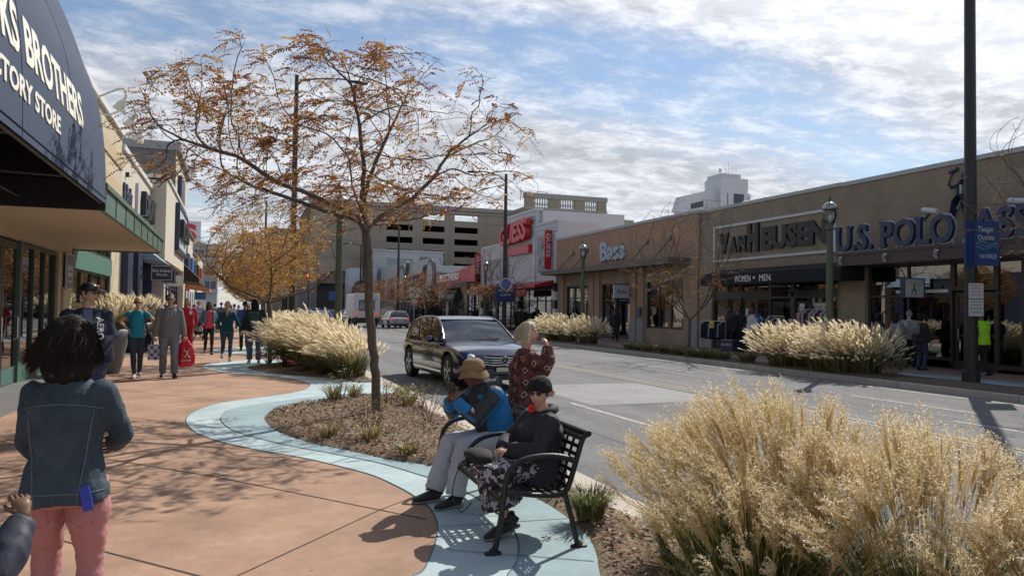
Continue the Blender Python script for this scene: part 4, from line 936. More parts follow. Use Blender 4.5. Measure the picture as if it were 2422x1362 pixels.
m.build('frame_tubes', mat('tube_grey', (.06,.06,.07), .5), awn)
m = MB()
for y in (5.6,8.1,10.6): m.loft([(x+.002,y,z) for x,z in pr], .0035, 4)
m.loft([(-1.855,AY0,3.2),(-1.855,AY1,3.2)], .006, 4); m.build('fabric_seams', mat('seam_navy',(.035,.05,.085),.8), awn)
al = [0.0]
for i in range(1,n): al.append(al[-1]+math.dist(pr[i],pr[i-1]))
def on_awn(Y0, s0):
    def fn(x, y, d):
        s = s0+y; i = max(0, min(n-2, int(np.searchsorted(al, s))-1)); t = (s-al[i])/(al[i+1]-al[i])
        p = Vector((pr[i][0]*(1-t)+pr[i+1][0]*t, 0, pr[i][1]*(1-t)+pr[i+1][1]*t)); dd = Vector((pr[i+1][0]-pr[i][0],0,pr[i+1][1]-pr[i][1])).normalized()
        return p+Vector((dd.z,0,-dd.x))*(d+.004)+Vector((0,Y0+x,0))
    return fn
m = MB()
letters(m, 'BROTHERS', (0,0,0), *LEFTWALL, .43, .006, width=2.92, bold=.028, serif=.07, fn=on_awn(8.27, .76)); letters(m, 'BROOKS', (0,0,0), *LEFTWALL, .43, .006, width=2.1, bold=.028, serif=.07, fn=on_awn(5.93, .76))
letters(m, 'FACTORY STORE', (0,0,0), *LEFTWALL, .19, .006, width=3.05, bold=.03, serif=0, fn=on_awn(6.68, .37))
m.build('lettering', M_cream_l, awn, )
# gooseneck lamps
def gooseneck(y, lab):
    t = thing('gooseneck_lamp', lab, 'lamp', (LX+.12,y,7.1), group='white gooseneck lamps over the awning')
    q = MB(); q.loft([(LX+.02,y,7.1),(LX+.1,y,7.1)], .09, 10); q.build('wall_plate', M_white, t)
    q = MB(); q.loft(smooth3([(LX+.1,y,7.1),(LX+.5,y,7.0),(LX+.9,y,7.2),(LX+1.15,y,7.28),(LX+1.22,y,7.1)]), .028, 7); q.build('arm', M_white, t)
    q = MB(); q.loft([(LX+1.22,y,7.12),(LX+1.2,y,7.0),(LX+1.15,y,6.9),(LX+1.08,y,6.74),(LX+1.06,y,6.70)], [.04,.055,.12,.175,.18], 14); q.build('shade', M_white, t)
def smooth3(P, n=5):
    P = [Vector(p) for p in P]; out = []
    for i in range(len(P)-1):
        a, b, c, d = P[max(i-1,0)], P[i], P[i+1], P[min(i+2,len(P)-1)]
        for k in range(n): t = k/n; out.append(.5*((2*b)+(c-a)*t+(2*a-5*b+4*c-d)*t*t+(3*b-3*c+d-a)*t**3))
    out.append(P[-1]); return out
for y, lab in ((22.3,'white gooseneck wall lamp nearest the navy awning'),(24.3,'white gooseneck wall lamp, middle one of three'),(26.3,'white gooseneck wall lamp farthest along the cream wall')): gooseneck(y, lab)
t = thing('wall_plaque', 'tall blue-grey plaque with pale lines of lettering on the cream block pier', 'sign', (LX,22,2))
MB().box(LX+.057,21.62,1.98,LX+.10,22.35,2.82).build('panel', mat('plaque_blue', (.10,.14,.20), .5), t)
q = MB(); letters(q, 'BROOKS', (LX+.10,21.68,2.44), *LEFTWALL, .12, .006, width=.6); letters(q, 'BROTHERS', (LX+.10,21.68,2.28), *LEFTWALL, .10, .006, width=.6); letters(q, 'FACTORY', (LX+.10,21.72,2.13), *LEFTWALL, .06, .006, width=.5); q.build('lettering', M_whitel, t)
q = MB(); q.box(LX+.057,21.60,1.95,LX+.105,21.62,2.85); q.box(LX+.057,22.35,1.95,LX+.105,22.37,2.85); q.box(LX+.057,21.62,2.82,LX+.105,22.35,2.85); q.box(LX+.057,21.62,1.95,LX+.105,22.35,1.98); q.build('frame', M_trim, t)

# bath store and next fronts
b2 = thing('cream_store', 'cream upper wall with navy storefront below and small navy raised letters', 'store', (LX,36.5,0))
w = MB(); wall_open(w, LX-.35, LX, 31.42, 42.0, 0, 7.35, [(31.9,41.8,0,4.3)]); w.box(LX-14,41.6,0,LX-.36,41.995,7.3); w.box(LX-14,31.42,5.4,LX-.36,41.6,5.6); w.build('wall', M_cream, b2)
MB().box(LX-.45,31.42,7.35,LX+.1,42.0,7.55).build('coping', mat('white_coping',(.62,.62,.60)), b2)
for a,b in ((31.9,33.4),(35.2,36.9),(40.9,41.8)): MB().box(LX-.5,a,0,LX+.25,b,4.3).build('navy_pier', M_navy, b2)
window(b2, LX, 33.4, 35.2, .3, 4.2, 2, (2,1), M_navy, side=-1); window(b2, LX, 36.9, 40.9, .1, 4.2, 4, (2,1), M_navy, side=-1)
q = MB(); q.prism([(LX+.02,4.35),(LX+.02,3.6),(LX+1.0,3.55)], 'y', 37.0, 41.7); q.build('awning', mat('pale_blue_awning', (.22,.32,.42), .6), b2)
interior(b2, LX, -1, 32, 41.8, 4.2, 3)
q = MB(); letters(q, '& Body', (LX,31.7,5.6), *LEFTWALL, .62, .08, width=2.5, bold=.02); letters(q, 'Works', (LX,34.3,5.6), *LEFTWALL, .62, .08, width=2.0, bold=.02) if False else None
tag(q.build('sign_letters', M_navyl), 'small navy raised letters beginning with an ampersand on the cream wall', 'lettering')
for y in (32.5, 38.5): tag(MB().box(LX+.001,y,6.5,LX+.12,y+.15,6.68).build('wall_light', M_black), 'small black box light high on the cream wall, %s' % ('above the navy letters' if y < 35 else 'above the big black letters'), 'light')
t = thing('shop_sign', 'big black block letters on a thin plate on the cream wall', 'sign', (LX,36.6,5.5))
q = MB(); letters(q, 'DKNY', (LX+.12,36.6,5.55), *LEFTWALL, .95, .22, width=4.6, bold=.05); q.build('letters', M_black, t)
MB().box(LX+.001,35.7,5.35,LX+.12,36.5,6.75).build('plate', M_trim, t)
pb = thing('projecting_cream_bay', 'pale cream box bay with a framed sign projecting from the left shop row', 'building', (LX,50,0))
w = MB(); w.box(LX-10,42.1,0,-3.3,42.4,7.9); w.box(-3.6,42.4,3.9,-3.3,58,8.0); w.box(LX-10,42.4,6.9,-3.6,58,7.1); w.box(LX-.2,57.7,0,-3.3,58,8.0); w.build('wall', M_cream, pb)
MB().box(LX-10,42.05,8.0,-3.2,58,8.15).build('coping', mat('white_coping',(.62,.62,.60)), pb)
window(pb, -3.6, 42.5, 57.5, .2, 3.8, 7, (2,1), M_navy, side=-1); interior(pb, -3.9, -1, 42.5, 57.5, 3.8, 3)
q = MB(); q.box(-3.3,48.8,5.0,-3.12,57.0,7.4); q.build('sign_panel', mat('pale_sign', (.42,.46,.50)), pb)
q = MB(); q.box(-3.3,48.5,4.8,-3.05,48.8,7.6); q.box(-3.3,57.0,4.8,-3.05,57.3,7.6); q.box(-3.3,48.8,7.4,-3.05,57.0,7.6); q.box(-3.3,48.8,4.8,-3.05,57.0,5.0); q.build('sign_frame', M_navy, pb)
q = MB(); letters(q, 'GUESS', (-3.12,49.6,5.8), *LEFTWALL, 1.0, .25, width=6.4, bold=.05) if False else letters(q, 'KORS', (-3.12,49.6,5.7), *LEFTWALL, 1.0, .25, width=6.4, bold=.05); q.build('sign_letters', M_black, pb)
tw = thing('grey_tower_block', 'slate grey flat-roofed tower block rising above the left shop row', 'building', (LX-2,62,0))
w = MB(); w.box(-12,58.05,0,LX-.02,72,12.4); w.build('wall', mat('slate_render', (.16,.165,.175), .8, var=.05), tw)
q = MB(); q.box(LX-.02,58.06,0,LX+.02,72,12.4); q.build('cream_front', M_cream, tw)
q = MB(); q.box(-12.3,57.7,12.4,LX+.3,72.3,12.95); q.build('roof_slab', mat('slab_grey',(.24,.25,.27),.6), tw)
q = MB(); q.box(LX+.025,60,8.4,LX+.3,64,11.0); q.build('wall_sign', M_navy, tw)
for i in range(3):
    q = MB(); q.box(LX+.021,59+i*4,4.5,LX+.05,60.6+i*4,7.6); q.build('window', mat('tall_window',(.05,.06,.08),.15), tw)
lr = thing('shop_row', 'long low row of cream shop fronts running to the far left end of the street', 'building', (LX,90,0))
w = MB()
for i,(a,b,z) in enumerate(((72.05,84,8.1),(84,97,7.2),(97,112,7.6))): w.box(LX-10,a,0,LX-.3*(i%2),b-.02,z)
w.build('wall', M_cream, lr)
q = MB()
for i,(a,b,z) in enumerate(((72.05,84,8.1),(84,97,7.2),(97,112,7.6))): q.box(LX-10,a,z,LX+.2-.3*(i%2),b-.03,z+.2)
q.build('coping', M_taupe, lr)
for k in range(9):
    a = 73+k*4.2; q = MB(); q.box(LX+.002,a,.3,LX+.06,a+3.0,2.9); q.build('shop_window', mat('tall_window',(.05,.06,.08)), lr)
    q = MB(); q.box(LX+.002,a+.6,4.6,LX+.05,a+1.8,6.4); q.build('window', mat('tall_window',(.05,.06,.08)), lr)
for k,(y,c_) in enumerate(((70,M_navy),(77,mat('sign_blue',(.03,.12,.38),.5)),(82,M_black),(90,M_black),(99,M_red))):
    tag(MB().box(LX+.06,y,4.6,LX+.35,y+3,6.0).build('wall_sign', c_), ['dark navy box sign on the left shop row nearest the slate tower','bright blue box sign on the far left shop row','black box sign just beyond the bright blue one on the left','second black box sign beyond the bright blue one on the left','red box sign farthest along the left shop row'][k], 'sign')
q = MB(); q.prism([(LX,5.1),(LX,3.4),(-2.3,3.2),(-2.3,3.5)], 'y', 58.2, 70); tag(q.build('awning', mat('dark_brown_awning', (.035,.025,.022), .8)), 'long dark brown sloping awning below the slate tower', 'awning')
q = MB(); q.prism([(LX,3.9),(LX,3.15),(-2.0,2.85),(-2.0,3.05)], 'y', 72.2, 80); tag(q.build('awning', mat('orange_awning', (.40,.17,.09), .8)), 'orange-brown awning with a red lower edge beyond the dark one', 'awning')
for (x0,x1,Y,z0,z1,bg,fg,txt,lab) in ((-3.35,-2.49,36.0,2.63,3.31,M_navy,M_whitel,('Bath & Body','Works'),'navy blade sign with a white border and two lines of thin letters'),
        (-3.29,-2.70,41.0,2.67,3.34,M_black,M_whitel,('','Y'),'black blade sign with a white border half hidden behind the navy one'),
        (-3.55,-2.68,46.3,2.62,3.26,M_white,M_black,('','KORS'),'white blade sign with small black capitals behind the two dark ones')):
    t = thing('blade_sign', lab, 'sign', (LX,Y,z0)); MB().box(x0,Y-.05,z0,x1,Y+.05,z1).build('panel', bg, t)
    q = MB(); e = .03; q.box(x0+e,Y-.056,z0+e,x1-e,Y-.051,z0+e+.015); q.box(x0+e,Y-.056,z1-e-.015,x1-e,Y-.051,z1-e); q.box(x0+e,Y-.056,z0+e+.015,x0+e+.015,Y-.051,z1-e-.015); q.box(x1-e-.015,Y-.056,z0+e+.015,x1-e,Y-.051,z1-e-.015); q.build('border', fg, t)
    q = MB()
    for i, s in enumerate(txt):
        if s: letters(q, s, ((x0+x1)/2,Y-.05,z1-.30-(i*.17)), (1,0,0), (0,0,1), .12, .006, align='C', width=min((x1-x0)*.82,.09*len(s)))
    q.build('lettering', fg, t)
    q = MB(); q.box(LX,Y-.02,z0+.12,x0,Y+.02,z0+.16); q.box(LX,Y-.02,z1-.16,x0,Y+.02,z1-.12); q.bar((LX,Y,z0+.14),((LX+x0)/2,Y,z1-.14),.02); q.bar(((LX+x0)/2,Y,z0+.14),(LX,Y,z1-.14),.02); q.bar(((LX+x0)/2,Y,z0+.14),(x0,Y,z1-.14),.02); q.bar((x0,Y,z0+.14),((LX+x0)/2,Y,z1-.14),.02); q.build('bracket', M_black, t)
t = thing('street_sign', 'blue and white upright sign beside the orange-brown awning', 'sign', (-2.8,73,0))
q = MB(); q.box(-3.2,73,2.1,-2.3,73.1,2.75); q.build('panel', mat('sign_blue',(.03,.12,.38)), t); q = MB(); q.box(-3.0,73,.2,-2.3,73.1,2.09); q.build('lower_panel', M_white, t)
# ================================================================ PLANTS
M_bark = mat('bark', (.085,.062,.048), .95, col2=(.17,.13,.10), vscale=30, bump=.9, bscale=60, stretch=(1,1,.25))
M_twig = mat('twig_bark', (.10,.070,.052), .9)
M_rust = mat('rust_leaf', (.23,.075,.020), .6, transl=.45)
M_oran = mat('orange_leaf', (.38,.185,.042), .6, transl=.45)
M_gold = mat('golden_leaf', (.47,.29,.07), .6, transl=.45)
M_brwn = mat('brown_leaf', (.22,.085,.030), .7, transl=.35)
M_plu = mat('plume_fluff', (.85,.76,.56), .9, transl=.55)
M_plu2 = mat('plume_cream', (.73,.61,.41), .9, transl=.5)
M_rac = mat('raceme_brown', (.52,.38,.17), .8, transl=.35)
M_bl1 = mat('grass_green', (.085,.125,.030), .5, transl=.4)
M_bl2 = mat('grass_olive', (.20,.19,.065), .55, transl=.4)
M_bl3 = mat('grass_straw', (.50,.40,.22), .6, transl=.4)
M_bl4 = mat('grass_dark', (.045,.075,.022), .6, transl=.3)

def colonize(seed, trunk, limbs, center, rad, natt, step=.13, infl=.9, kill=.19, iters=90, zmin=None, flat=1.0, jit=.35, hollow=.25):
    rs = np.random.RandomState(seed)
    pts = []
    while len(pts) < natt:
        p = rs.uniform(-1,1,3); r = np.linalg.norm(p)
        if r > 1 or (r < hollow): continue
        if rs.rand() > (.35+.65*r): continue
        q = np.array(center)+p*np.array(rad)
        if mnoise.noise(Vector(q*0.9)+Vector((seed,0,0))) < -.12: continue
        if zmin is not None and q[2] < zmin+.20*abs(q[0]-trunk[-1][0])*flat: continue
        pts.append(q)
    A = np.array(pts)
    nodes = [np.array(trunk[0],float)]; par = [-1]
    def chain(start, P):
        cur = start
        for p in P:
            a = nodes[cur]; b = np.array(p,float); n = max(1, int(np.linalg.norm(b-a)/step))
            for k in range(1,n+1):
                nodes.append(a+(b-a)*k/n+ (rs.normal(0,.006,3))); par.append(cur); cur = len(nodes)-1
        return cur
    top = chain(0, trunk[1:])
    for L_ in limbs: chain(top, L_)
    N = np.array(nodes); nearest = np.zeros(len(A), int); nd = np.full(len(A), 1e9)
    def upd(i0):
        nonlocal nearest, nd
        new = np.array(nodes[i0:])
        for s in range(0, len(new), 400):
            D = np.linalg.norm(A[:,None,:]-new[None,s:s+400,:], axis=2); j = D.argmin(1); d = D[np.arange(len(A)),j]
            m = d < nd; nd[m] = d[m]; nearest[m] = i0+s+j[m]
    upd(0); alive = np.ones(len(A), bool); grown = {}
    for it in range(iters):
        alive &= nd > kill
        act = alive & (nd < infl)
        if not act.any(): 
            if alive.any() and it < 5: act = alive & (nd < nd[alive].min()+.5)
            else: break
        dirs = {}
        for i in np.where(act)[0]:
            n = nearest[i]; v = A[i]-nodes[n]; dirs.setdefault(n, []).append(v/np.linalg.norm(v))
        i0 = len(nodes)
        for n, v in dirs.items():
            d = np.mean(v, 0)+rs.normal(0,jit,3)*.5
            if par[n] >= 0: e_ = nodes[n]-nodes[par[n]]; d = d+.75*e_/(np.linalg.norm(e_)+1e-9)
            d /= (np.linalg.norm(d)+1e-9)
            if grown.get(n,0) > 3: continue
            grown[n] = grown.get(n,0)+1
            nodes.append(nodes[n]+d*step); par.append(n)
        if len(nodes) == i0: break
        upd(i0)
    return np.array(nodes), np.array(par)
def tree_mesh(nodes, par, rtip=.0035, rmax=.08, expo=2.35, minr=None):
    n = len(nodes); ch = [[] for _ in range(n)]
    for i in range(1,n): ch[par[i]].append(i)
    r = np.zeros(n)
    for i in range(n-1,-1,-1):
        r[i] = rtip if not ch[i] else sum(r[c]**expo for c in ch[i])**(1/expo)
    k = rmax/r[0]; r = np.where(r > rtip*1.01, r, rtip)
    f = lambda x: rtip+(x-rtip)*(rmax-rtip)/(r[0]-rtip)
    r = f(r)
    V = []; F = []
    stack = [(0, None)]
    while stack:
        i, fr = stack.pop()
        c = [fr] if fr is not None else []
        c.append(i); cur = i
        while ch[cur]:
            m = max(ch[cur], key=lambda q: r[q])
            for q in ch[cur]:
                if q != m: stack.append((q, cur))
            c.append(m); cur = m
        P = nodes[c]; rr = r[c].copy()
        if fr is not None: rr[0] = rr[1]
        ns = 8 if rr.max() > .03 else (5 if rr.max() > .010 else 3)
        m_ = len(c)
        if m_ < 2: continue
        d = np.gradient(P, axis=0); d /= (np.linalg.norm(d,axis=1)[:,None]+1e-9)
        x = np.cross(d[0],[.13,.27,.95]); x /= np.linalg.norm(x)+1e-9; b = len(V)
        for k_ in range(m_):
            x = x-d[k_]*x.dot(d[k_]); x /= np.linalg.norm(x)+1e-9; y = np.cross(d[k_],x)
            for j in range(ns):
                a = 2*math.pi*j/ns; V.append(P[k_]+(x*math.cos(a)+y*math.sin(a))*rr[k_])
        for k_ in range(m_-1):
            for j in range(ns): F.append((b+k_*ns+j, b+k_*ns+(j+1)%ns, b+(k_+1)*ns+(j+1)%ns, b+(k_+1)*ns+j))
    tips = [i for i in range(n) if r[i] < rtip*2.6]
    return V, F, tips, r
def pinnate(rs, big=1.0, pairs=7):
    """one drooping compound leaf: thin stalk with paired leaflets; origin at its base, grows along +x"""
    L = .15*big; V = []; F = []
    k = pairs
    P = [np.array([L*t, 0, -.35*L*t*t]) for t in np.linspace(0,1,k+1)]
    for i in range(k):
        a, b = P[i], P[i+1]; w = .0015; n = len(V); V += [a+[0,w,0], b+[0,w,0], b-[0,w,0], a-[0,w,0]]; F.append((n,n+1,n+2,n+3))
        for s in (-1,1):
            if rs.rand() < .18: continue
            l = .030*big*(1-.3*abs(i/k-.5)); h = .0085*big; an = rs.uniform(.9,1.3)*s
            d = np.array([math.cos(an), math.sin(an), -rs.uniform(.05,.7)]); d /= np.linalg.norm(d); q = np.cross(d,[0,0,1]); q /= np.linalg.norm(q); q = q*math.cos(.6*s)+np.array([0,0,1])*math.sin(.6*s)
            n = len(V); V += [b, b+d*l*.5+q*h, b+d*l, b+d*l*.5-q*h]; F.append((n,n+1,n+2,n+3))
    return np.array(V), np.array(F)
def scatter(protos, pos, fwd, scale, rs, roll=.6, mats=4, mprob=None):
    """copies of prototype leaf meshes merged by numpy"""
    VV, FF, MI = [], [], []; off = 0
    for p, f, s in zip(pos, fwd, scale):
        V, F = protos[rs.randint(len(protos))]
        x = f/(np.linalg.norm(f)+1e-9); u = np.array([0,0,1.0])+rs.normal(0,roll*.3,3); y = np.cross(u,x); y /= np.linalg.norm(y)+1e-9; z = np.cross(x,y)
        VV.append(p+s*(V[:,0:1]*x+V[:,1:2]*y+V[:,2:3]*z)); FF.append(F+off); off += len(V)
        m = rs.choice(mats, p=mprob); MI.append(np.full(len(F), m))
    return np.concatenate(VV), np.concatenate(FF), np.concatenate(MI)
def leafed_tree(name, label, base, seed, trunk, limbs, center, rad, natt, nleaf, rmax=.08, rtip=.0035, leafw=None, mp=(.25,.35,.2,.2), big=1.0, pairs=7, group='honey locust trees', zmin=None, step=.13, kill=.19, hollow=.25, jit=.35, extra=None):
    t = thing(name, label, 'tree', base, group=group)
    N_, P_ = colonize(seed, trunk, limbs, center, rad, natt, step=step, kill=kill, zmin=zmin, hollow=hollow, jit=jit)
    V, F, tips, r = tree_mesh(N_, P_, rtip, rmax)
    rs = np.random.RandomState(seed+5)
    raw('trunk', V, F, M_bark, t, smooth=True, world=False)
    protos = [pinnate(rs, big, pairs) for _ in range(8)]
    tips = np.array(tips); w = np.ones(len(tips))
    if leafw is not None: w = np.array([leafw(N_[i]) for i in tips])
    w = np.maximum(w, 0); w /= w.sum()
    idx = rs.choice(tips, nleaf, p=w)
    pos = N_[idx]+rs.normal(0,.02,(nleaf,3)); par_ = P_[idx]
    d = N_[idx]-N_[par_]; d /= (np.linalg.norm(d,axis=1)[:,None]+1e-9)
    d = d*.5+rs.normal(0,.45,(nleaf,3)); d[:,2] = d[:,2]*.40-.02; d[:,0] -= .45
    Vl, Fl, Mi = scatter(protos, pos, d, rs.uniform(.7,1.25,nleaf), rs, mprob=mp)
    raw('crown', Vl, Fl, [M_rust, M_oran, M_gold, M_brwn], t, mi=Mi, world=False)
    return t
# main tree: limbs measured on the photo at the tree's distance
TB = Vector((2.05, 11.45, 0))
def tp(u, v, dy=0.0):
    p = FY(u, v, TB.y+dy); return (p.x-TB.x, dy, p.z)
trk = [(0,0,-.05),(-.01,0,.6)]+[tp(875,760), tp(871,640), tp(866,545)]
limbs = [[tp(850,500,-.1),tp(832,440,-.3),tp(826,380,-.5),tp(790,330,-.7)],
         [tp(862,470,.2),tp(880,400,.3),tp(912,330,.5),tp(945,260,.8),tp(985,170,1.0)],
         [tp(905,508,.1),tp(975,470,.2),tp(1020,425,.3),tp(1065,360,.4),tp(1140,300,.5)],
         [tp(840,522,.3),tp(770,500,.7),tp(690,470,1.0),tp(600,440,1.2),tp(520,400,1.4)],
         [tp(845,510,-.4),tp(760,470,-.9),tp(650,430,-1.1),tp(560,370,-1.3),tp(430,330,-1.4)],
         [tp(880,515,.6),tp(960,520,1.1),tp(1060,500,1.5),tp(1150,470,1.7)],
         [tp(855,490,-.2),tp(860,400,-.9),tp(850,300,-1.2),tp(830,200,-1.4)]]
cx = tp(815,330)
leafed_tree('honey_locust_tree', 'large open-crowned tree with orange-brown leaves in the mulch bed behind the bench', TB, 11, trk, limbs, (cx[0]+.05,0,3.78), (3.15,2.6,1.78), 2000, 3000, rmax=.070, rtip=.0032, zmin=2.75,
    leafw=lambda p: .16+1.0*(1/(1+math.exp((p[0]-.5)*1.6)))*(.35+max(0,mnoise.noise(Vector((p[0]*1.1,p[1]*1.1,p[2]*1.3))))*2.4)+(.5 if p[2] < 3.7 and abs(p[0]) < 1.3 else 0), mp=(.30,.30,.13,.27), step=.13, kill=.19, big=1.5, jit=.28)
def small_tree(label, base, seed, w, z0, h, natt, nleaf, mp, fork, rmax=.06, vshape=False, leafw=None, big=1.4, group='honey locust trees', rtip=.006):
    rs = np.random.RandomState(seed); trk = [(0,0,-.05),(.02,0,fork*.5),(rs.uniform(-.05,.05),0,fork)]; limbs = []
    for k in range(5):
        a = k*2*math.pi/5+rs.uniform(-.4,.4); e = .45 if vshape else .8
        limbs.append([(math.cos(a)*w*.18*e*2,math.sin(a)*w*.18*e*2,fork+.35*h*.5),(math.cos(a)*w*.36*e*1.6,math.sin(a)*w*.36*e*1.6,fork+h*.42)])
    return leafed_tree('honey_locust_tree', label, base, seed, trk, limbs, (0,0,z0+h/2), (w/2,w/2,h/2), natt, nleaf, rmax=rmax, rtip=rtip, mp=mp, step=.17, kill=.26, big=big, pairs=5, leafw=leafw, group=group, zmin=z0)
MPG = (.12,.38,.40,.10); MPR = (.40,.35,.05,.20)
small_tree('golden-leaved tree behind the pale grass mound on the left pavement', (1.0,22.6,0), 21, 3.9, 2.15, 2.3, 900, 2300, MPG, 1.7, big=1.6)
small_tree('golden-orange tree farther along the left pavement, second behind the grass mound', (1.1,31.5,0), 22, 4.1, 2.0, 2.7, 700, 2600, MPG, 1.7, big=2.2)
far_t = small_tree('small orange tree far along the left pavement', (1.2,42,0), 23, 4.2, 2.0, 2.8, 500, 1800, MPG, 1.7, big=2.4)
rt = small_tree('nearly bare spreading tree in front of the framed-letter store, a few rust leaves left', (15.9,24.3,0), 24, 5.0, 1.7, 4.2, 1300, 260, MPR, 1.3, vshape=True, big=1.5, rtip=.005, leafw=lambda p: 1.0 if (p[2] < 3.6) else .12)
small_tree('nearly bare tree at the right edge, branches reaching past the tall dark banner pole', (16.4,9.6,0), 25, 6.0, 2.0, 4.4, 1500, 130, MPR, 1.9, vshape=True, big=1.5, rtip=.005)
small_tree('bare-topped tree with rust leaves below in front of the white store', (16.0,46.5,0), 26, 5.2, 1.8, 4.0, 900, 900, MPR, 1.6, vshape=True, big=2.0, rtip=.007, leafw=lambda p: 1.0 if (p[2] < 3.2) else .04)
ft = small_tree('small rust-brown tree on the far pavement before the metal-front store', (16.0,66,0), 27, 5.4, 1.6, 3.4, 500, 1100, MPR, 1.5, big=2.4, rtip=.009)
for i,(x,y,z,lab) in enumerate(((16.0,78,.5,'second small rust tree before the metal-front store'),(16.0,90,2.2,'third small rust tree, before the grey panel building'),(16.0,101,3.6,'last small rust tree before the white arched building'))):
    dup(ft, (x,y,0), z, lab)
for i,(x,y,z,lab) in enumerate(((1.5,53,1.2,'small orange tree beyond the third on the left pavement'),(1.5,64,2.9,'second to last small orange tree on the left pavement'),(1.5,77,4.0,'last small orange tree at the far end of the left pavement'))):
    dup(far_t, (x,y,0), z, lab)
# clipped conifers
def conifer(label, base, h, r, seed):
    rs = np.random.RandomState(seed); t = thing('conifer', label, 'tree', base, group='dark conifers before the red-sign store')
    q = MB(); q.loft([(0,0,0),(0,0,h*.9)], [.09,.02], 6); q.build('trunk', M_bark, t, world=False)
    V, F = [], []
    for i in range(2600):
        z = h*(.08+.92*rs.rand()**1.25); rr = r*(1-z/h)**.75*rs.uniform(.55,1.05)+.03; a = rs.uniform(0,2*math.pi)
        p = np.array([rr*math.cos(a), rr*math.sin(a), z]); d = np.array([math.cos(a),math.sin(a),rs.uniform(.1,.9)])*.16; s = np.cross(d,[0,0,1]); s = s/np.linalg.norm(s)*.035; n = len(V)
        V += [p-s, p+d*.5-s*1.3, p+d, p+d*.4+s]; F.append((n,n+1,n+2,n+3))
    raw('crown', V, F, mat('conifer_green', (.020,.038,.018), .8), t, world=False)
conifer('dark conifer left of the cream arch, nearer the metal-front store', (17.6,69.5,0), 3.4, .95, 1); conifer('wider dark conifer beside the far end of the white store', (17.6,61,0), 3.3, 1.15, 2)

def ribbon(V, F, P, w, side):
    n = len(V)
    for p, ww in zip(P, w): V.append(p-side*ww); V.append(p+side*ww)
    for k in range(len(P)-1): F.append((n+2*k, n+2*k+1, n+2*k+3, n+2*k+2))
WIND = np.array([-.80,-.25,0.0])
def plume_proto(rs, near):
    V, F, M = [], [], []
    L = rs.uniform(.26,.36) if near else rs.uniform(.20,.30); nr = rs.randint(12,17) if near else rs.randint(4,6)
    for i in range(nr):
        z0 = rs.uniform(0,.35)*L; a = rs.uniform(0,2*math.pi); sp = rs.uniform(.02,.24) if near else rs.uniform(.02,.12)
        l = L*rs.uniform(.7,1.05); k = 5 if near else 4; P = []
        for t in np.linspace(0,1,k):
            P.append(np.array([math.cos(a)*sp*l*t*.8-(.17 if near else .28)*l*t**2.2, math.sin(a)*sp*l*t*.8-.10*l*t*t, z0+l*t*(1-.22*t)]))
        side = np.cross(P[-1]-P[0],[rs.normal(),rs.normal(),0]); side /= np.linalg.norm(side)+1e-9
        n0 = len(F); ribbon(V, F, P, (np.array([.0013,.0017,.0017,.0014,.0006]) if near else np.array([.004,.010,.011,.002])), side); M += [0 if near else 1 for j in range(len(F)-n0)]
        if near:
            for q in range(20):
                t = rs.uniform(.12,1.0)**.45; p = P[0]+(P[-1]-P[0])*t; j = min(k-2,int(t*(k-1))); u = t*(k-1)-j; p = P[j]*(1-u)+P[j+1]*u
                d = rs.normal(0,1,3); d[0] -= .45; d /= np.linalg.norm(d); s = np.cross(d,rs.normal(0,1,3)); s /= np.linalg.norm(s)+1e-9
                l2 = rs.uniform(.008,.019); n = len(V); V += [p, p+d*l2*.5+s*.0016, p+d*l2, p+d*l2*.5-s*.0016]; F.append((n,n+1,n+2,n+3)); M.append(1 if rs.rand() < .75 else 2)
    return np.array(V), np.array(F), np.array(M)
_rs = np.random.RandomState(5)
PL_NEAR = [plume_proto(_rs, True) for _ in range(8)]; PL_FAR = [plume_proto(_rs, False) for _ in range(8)]
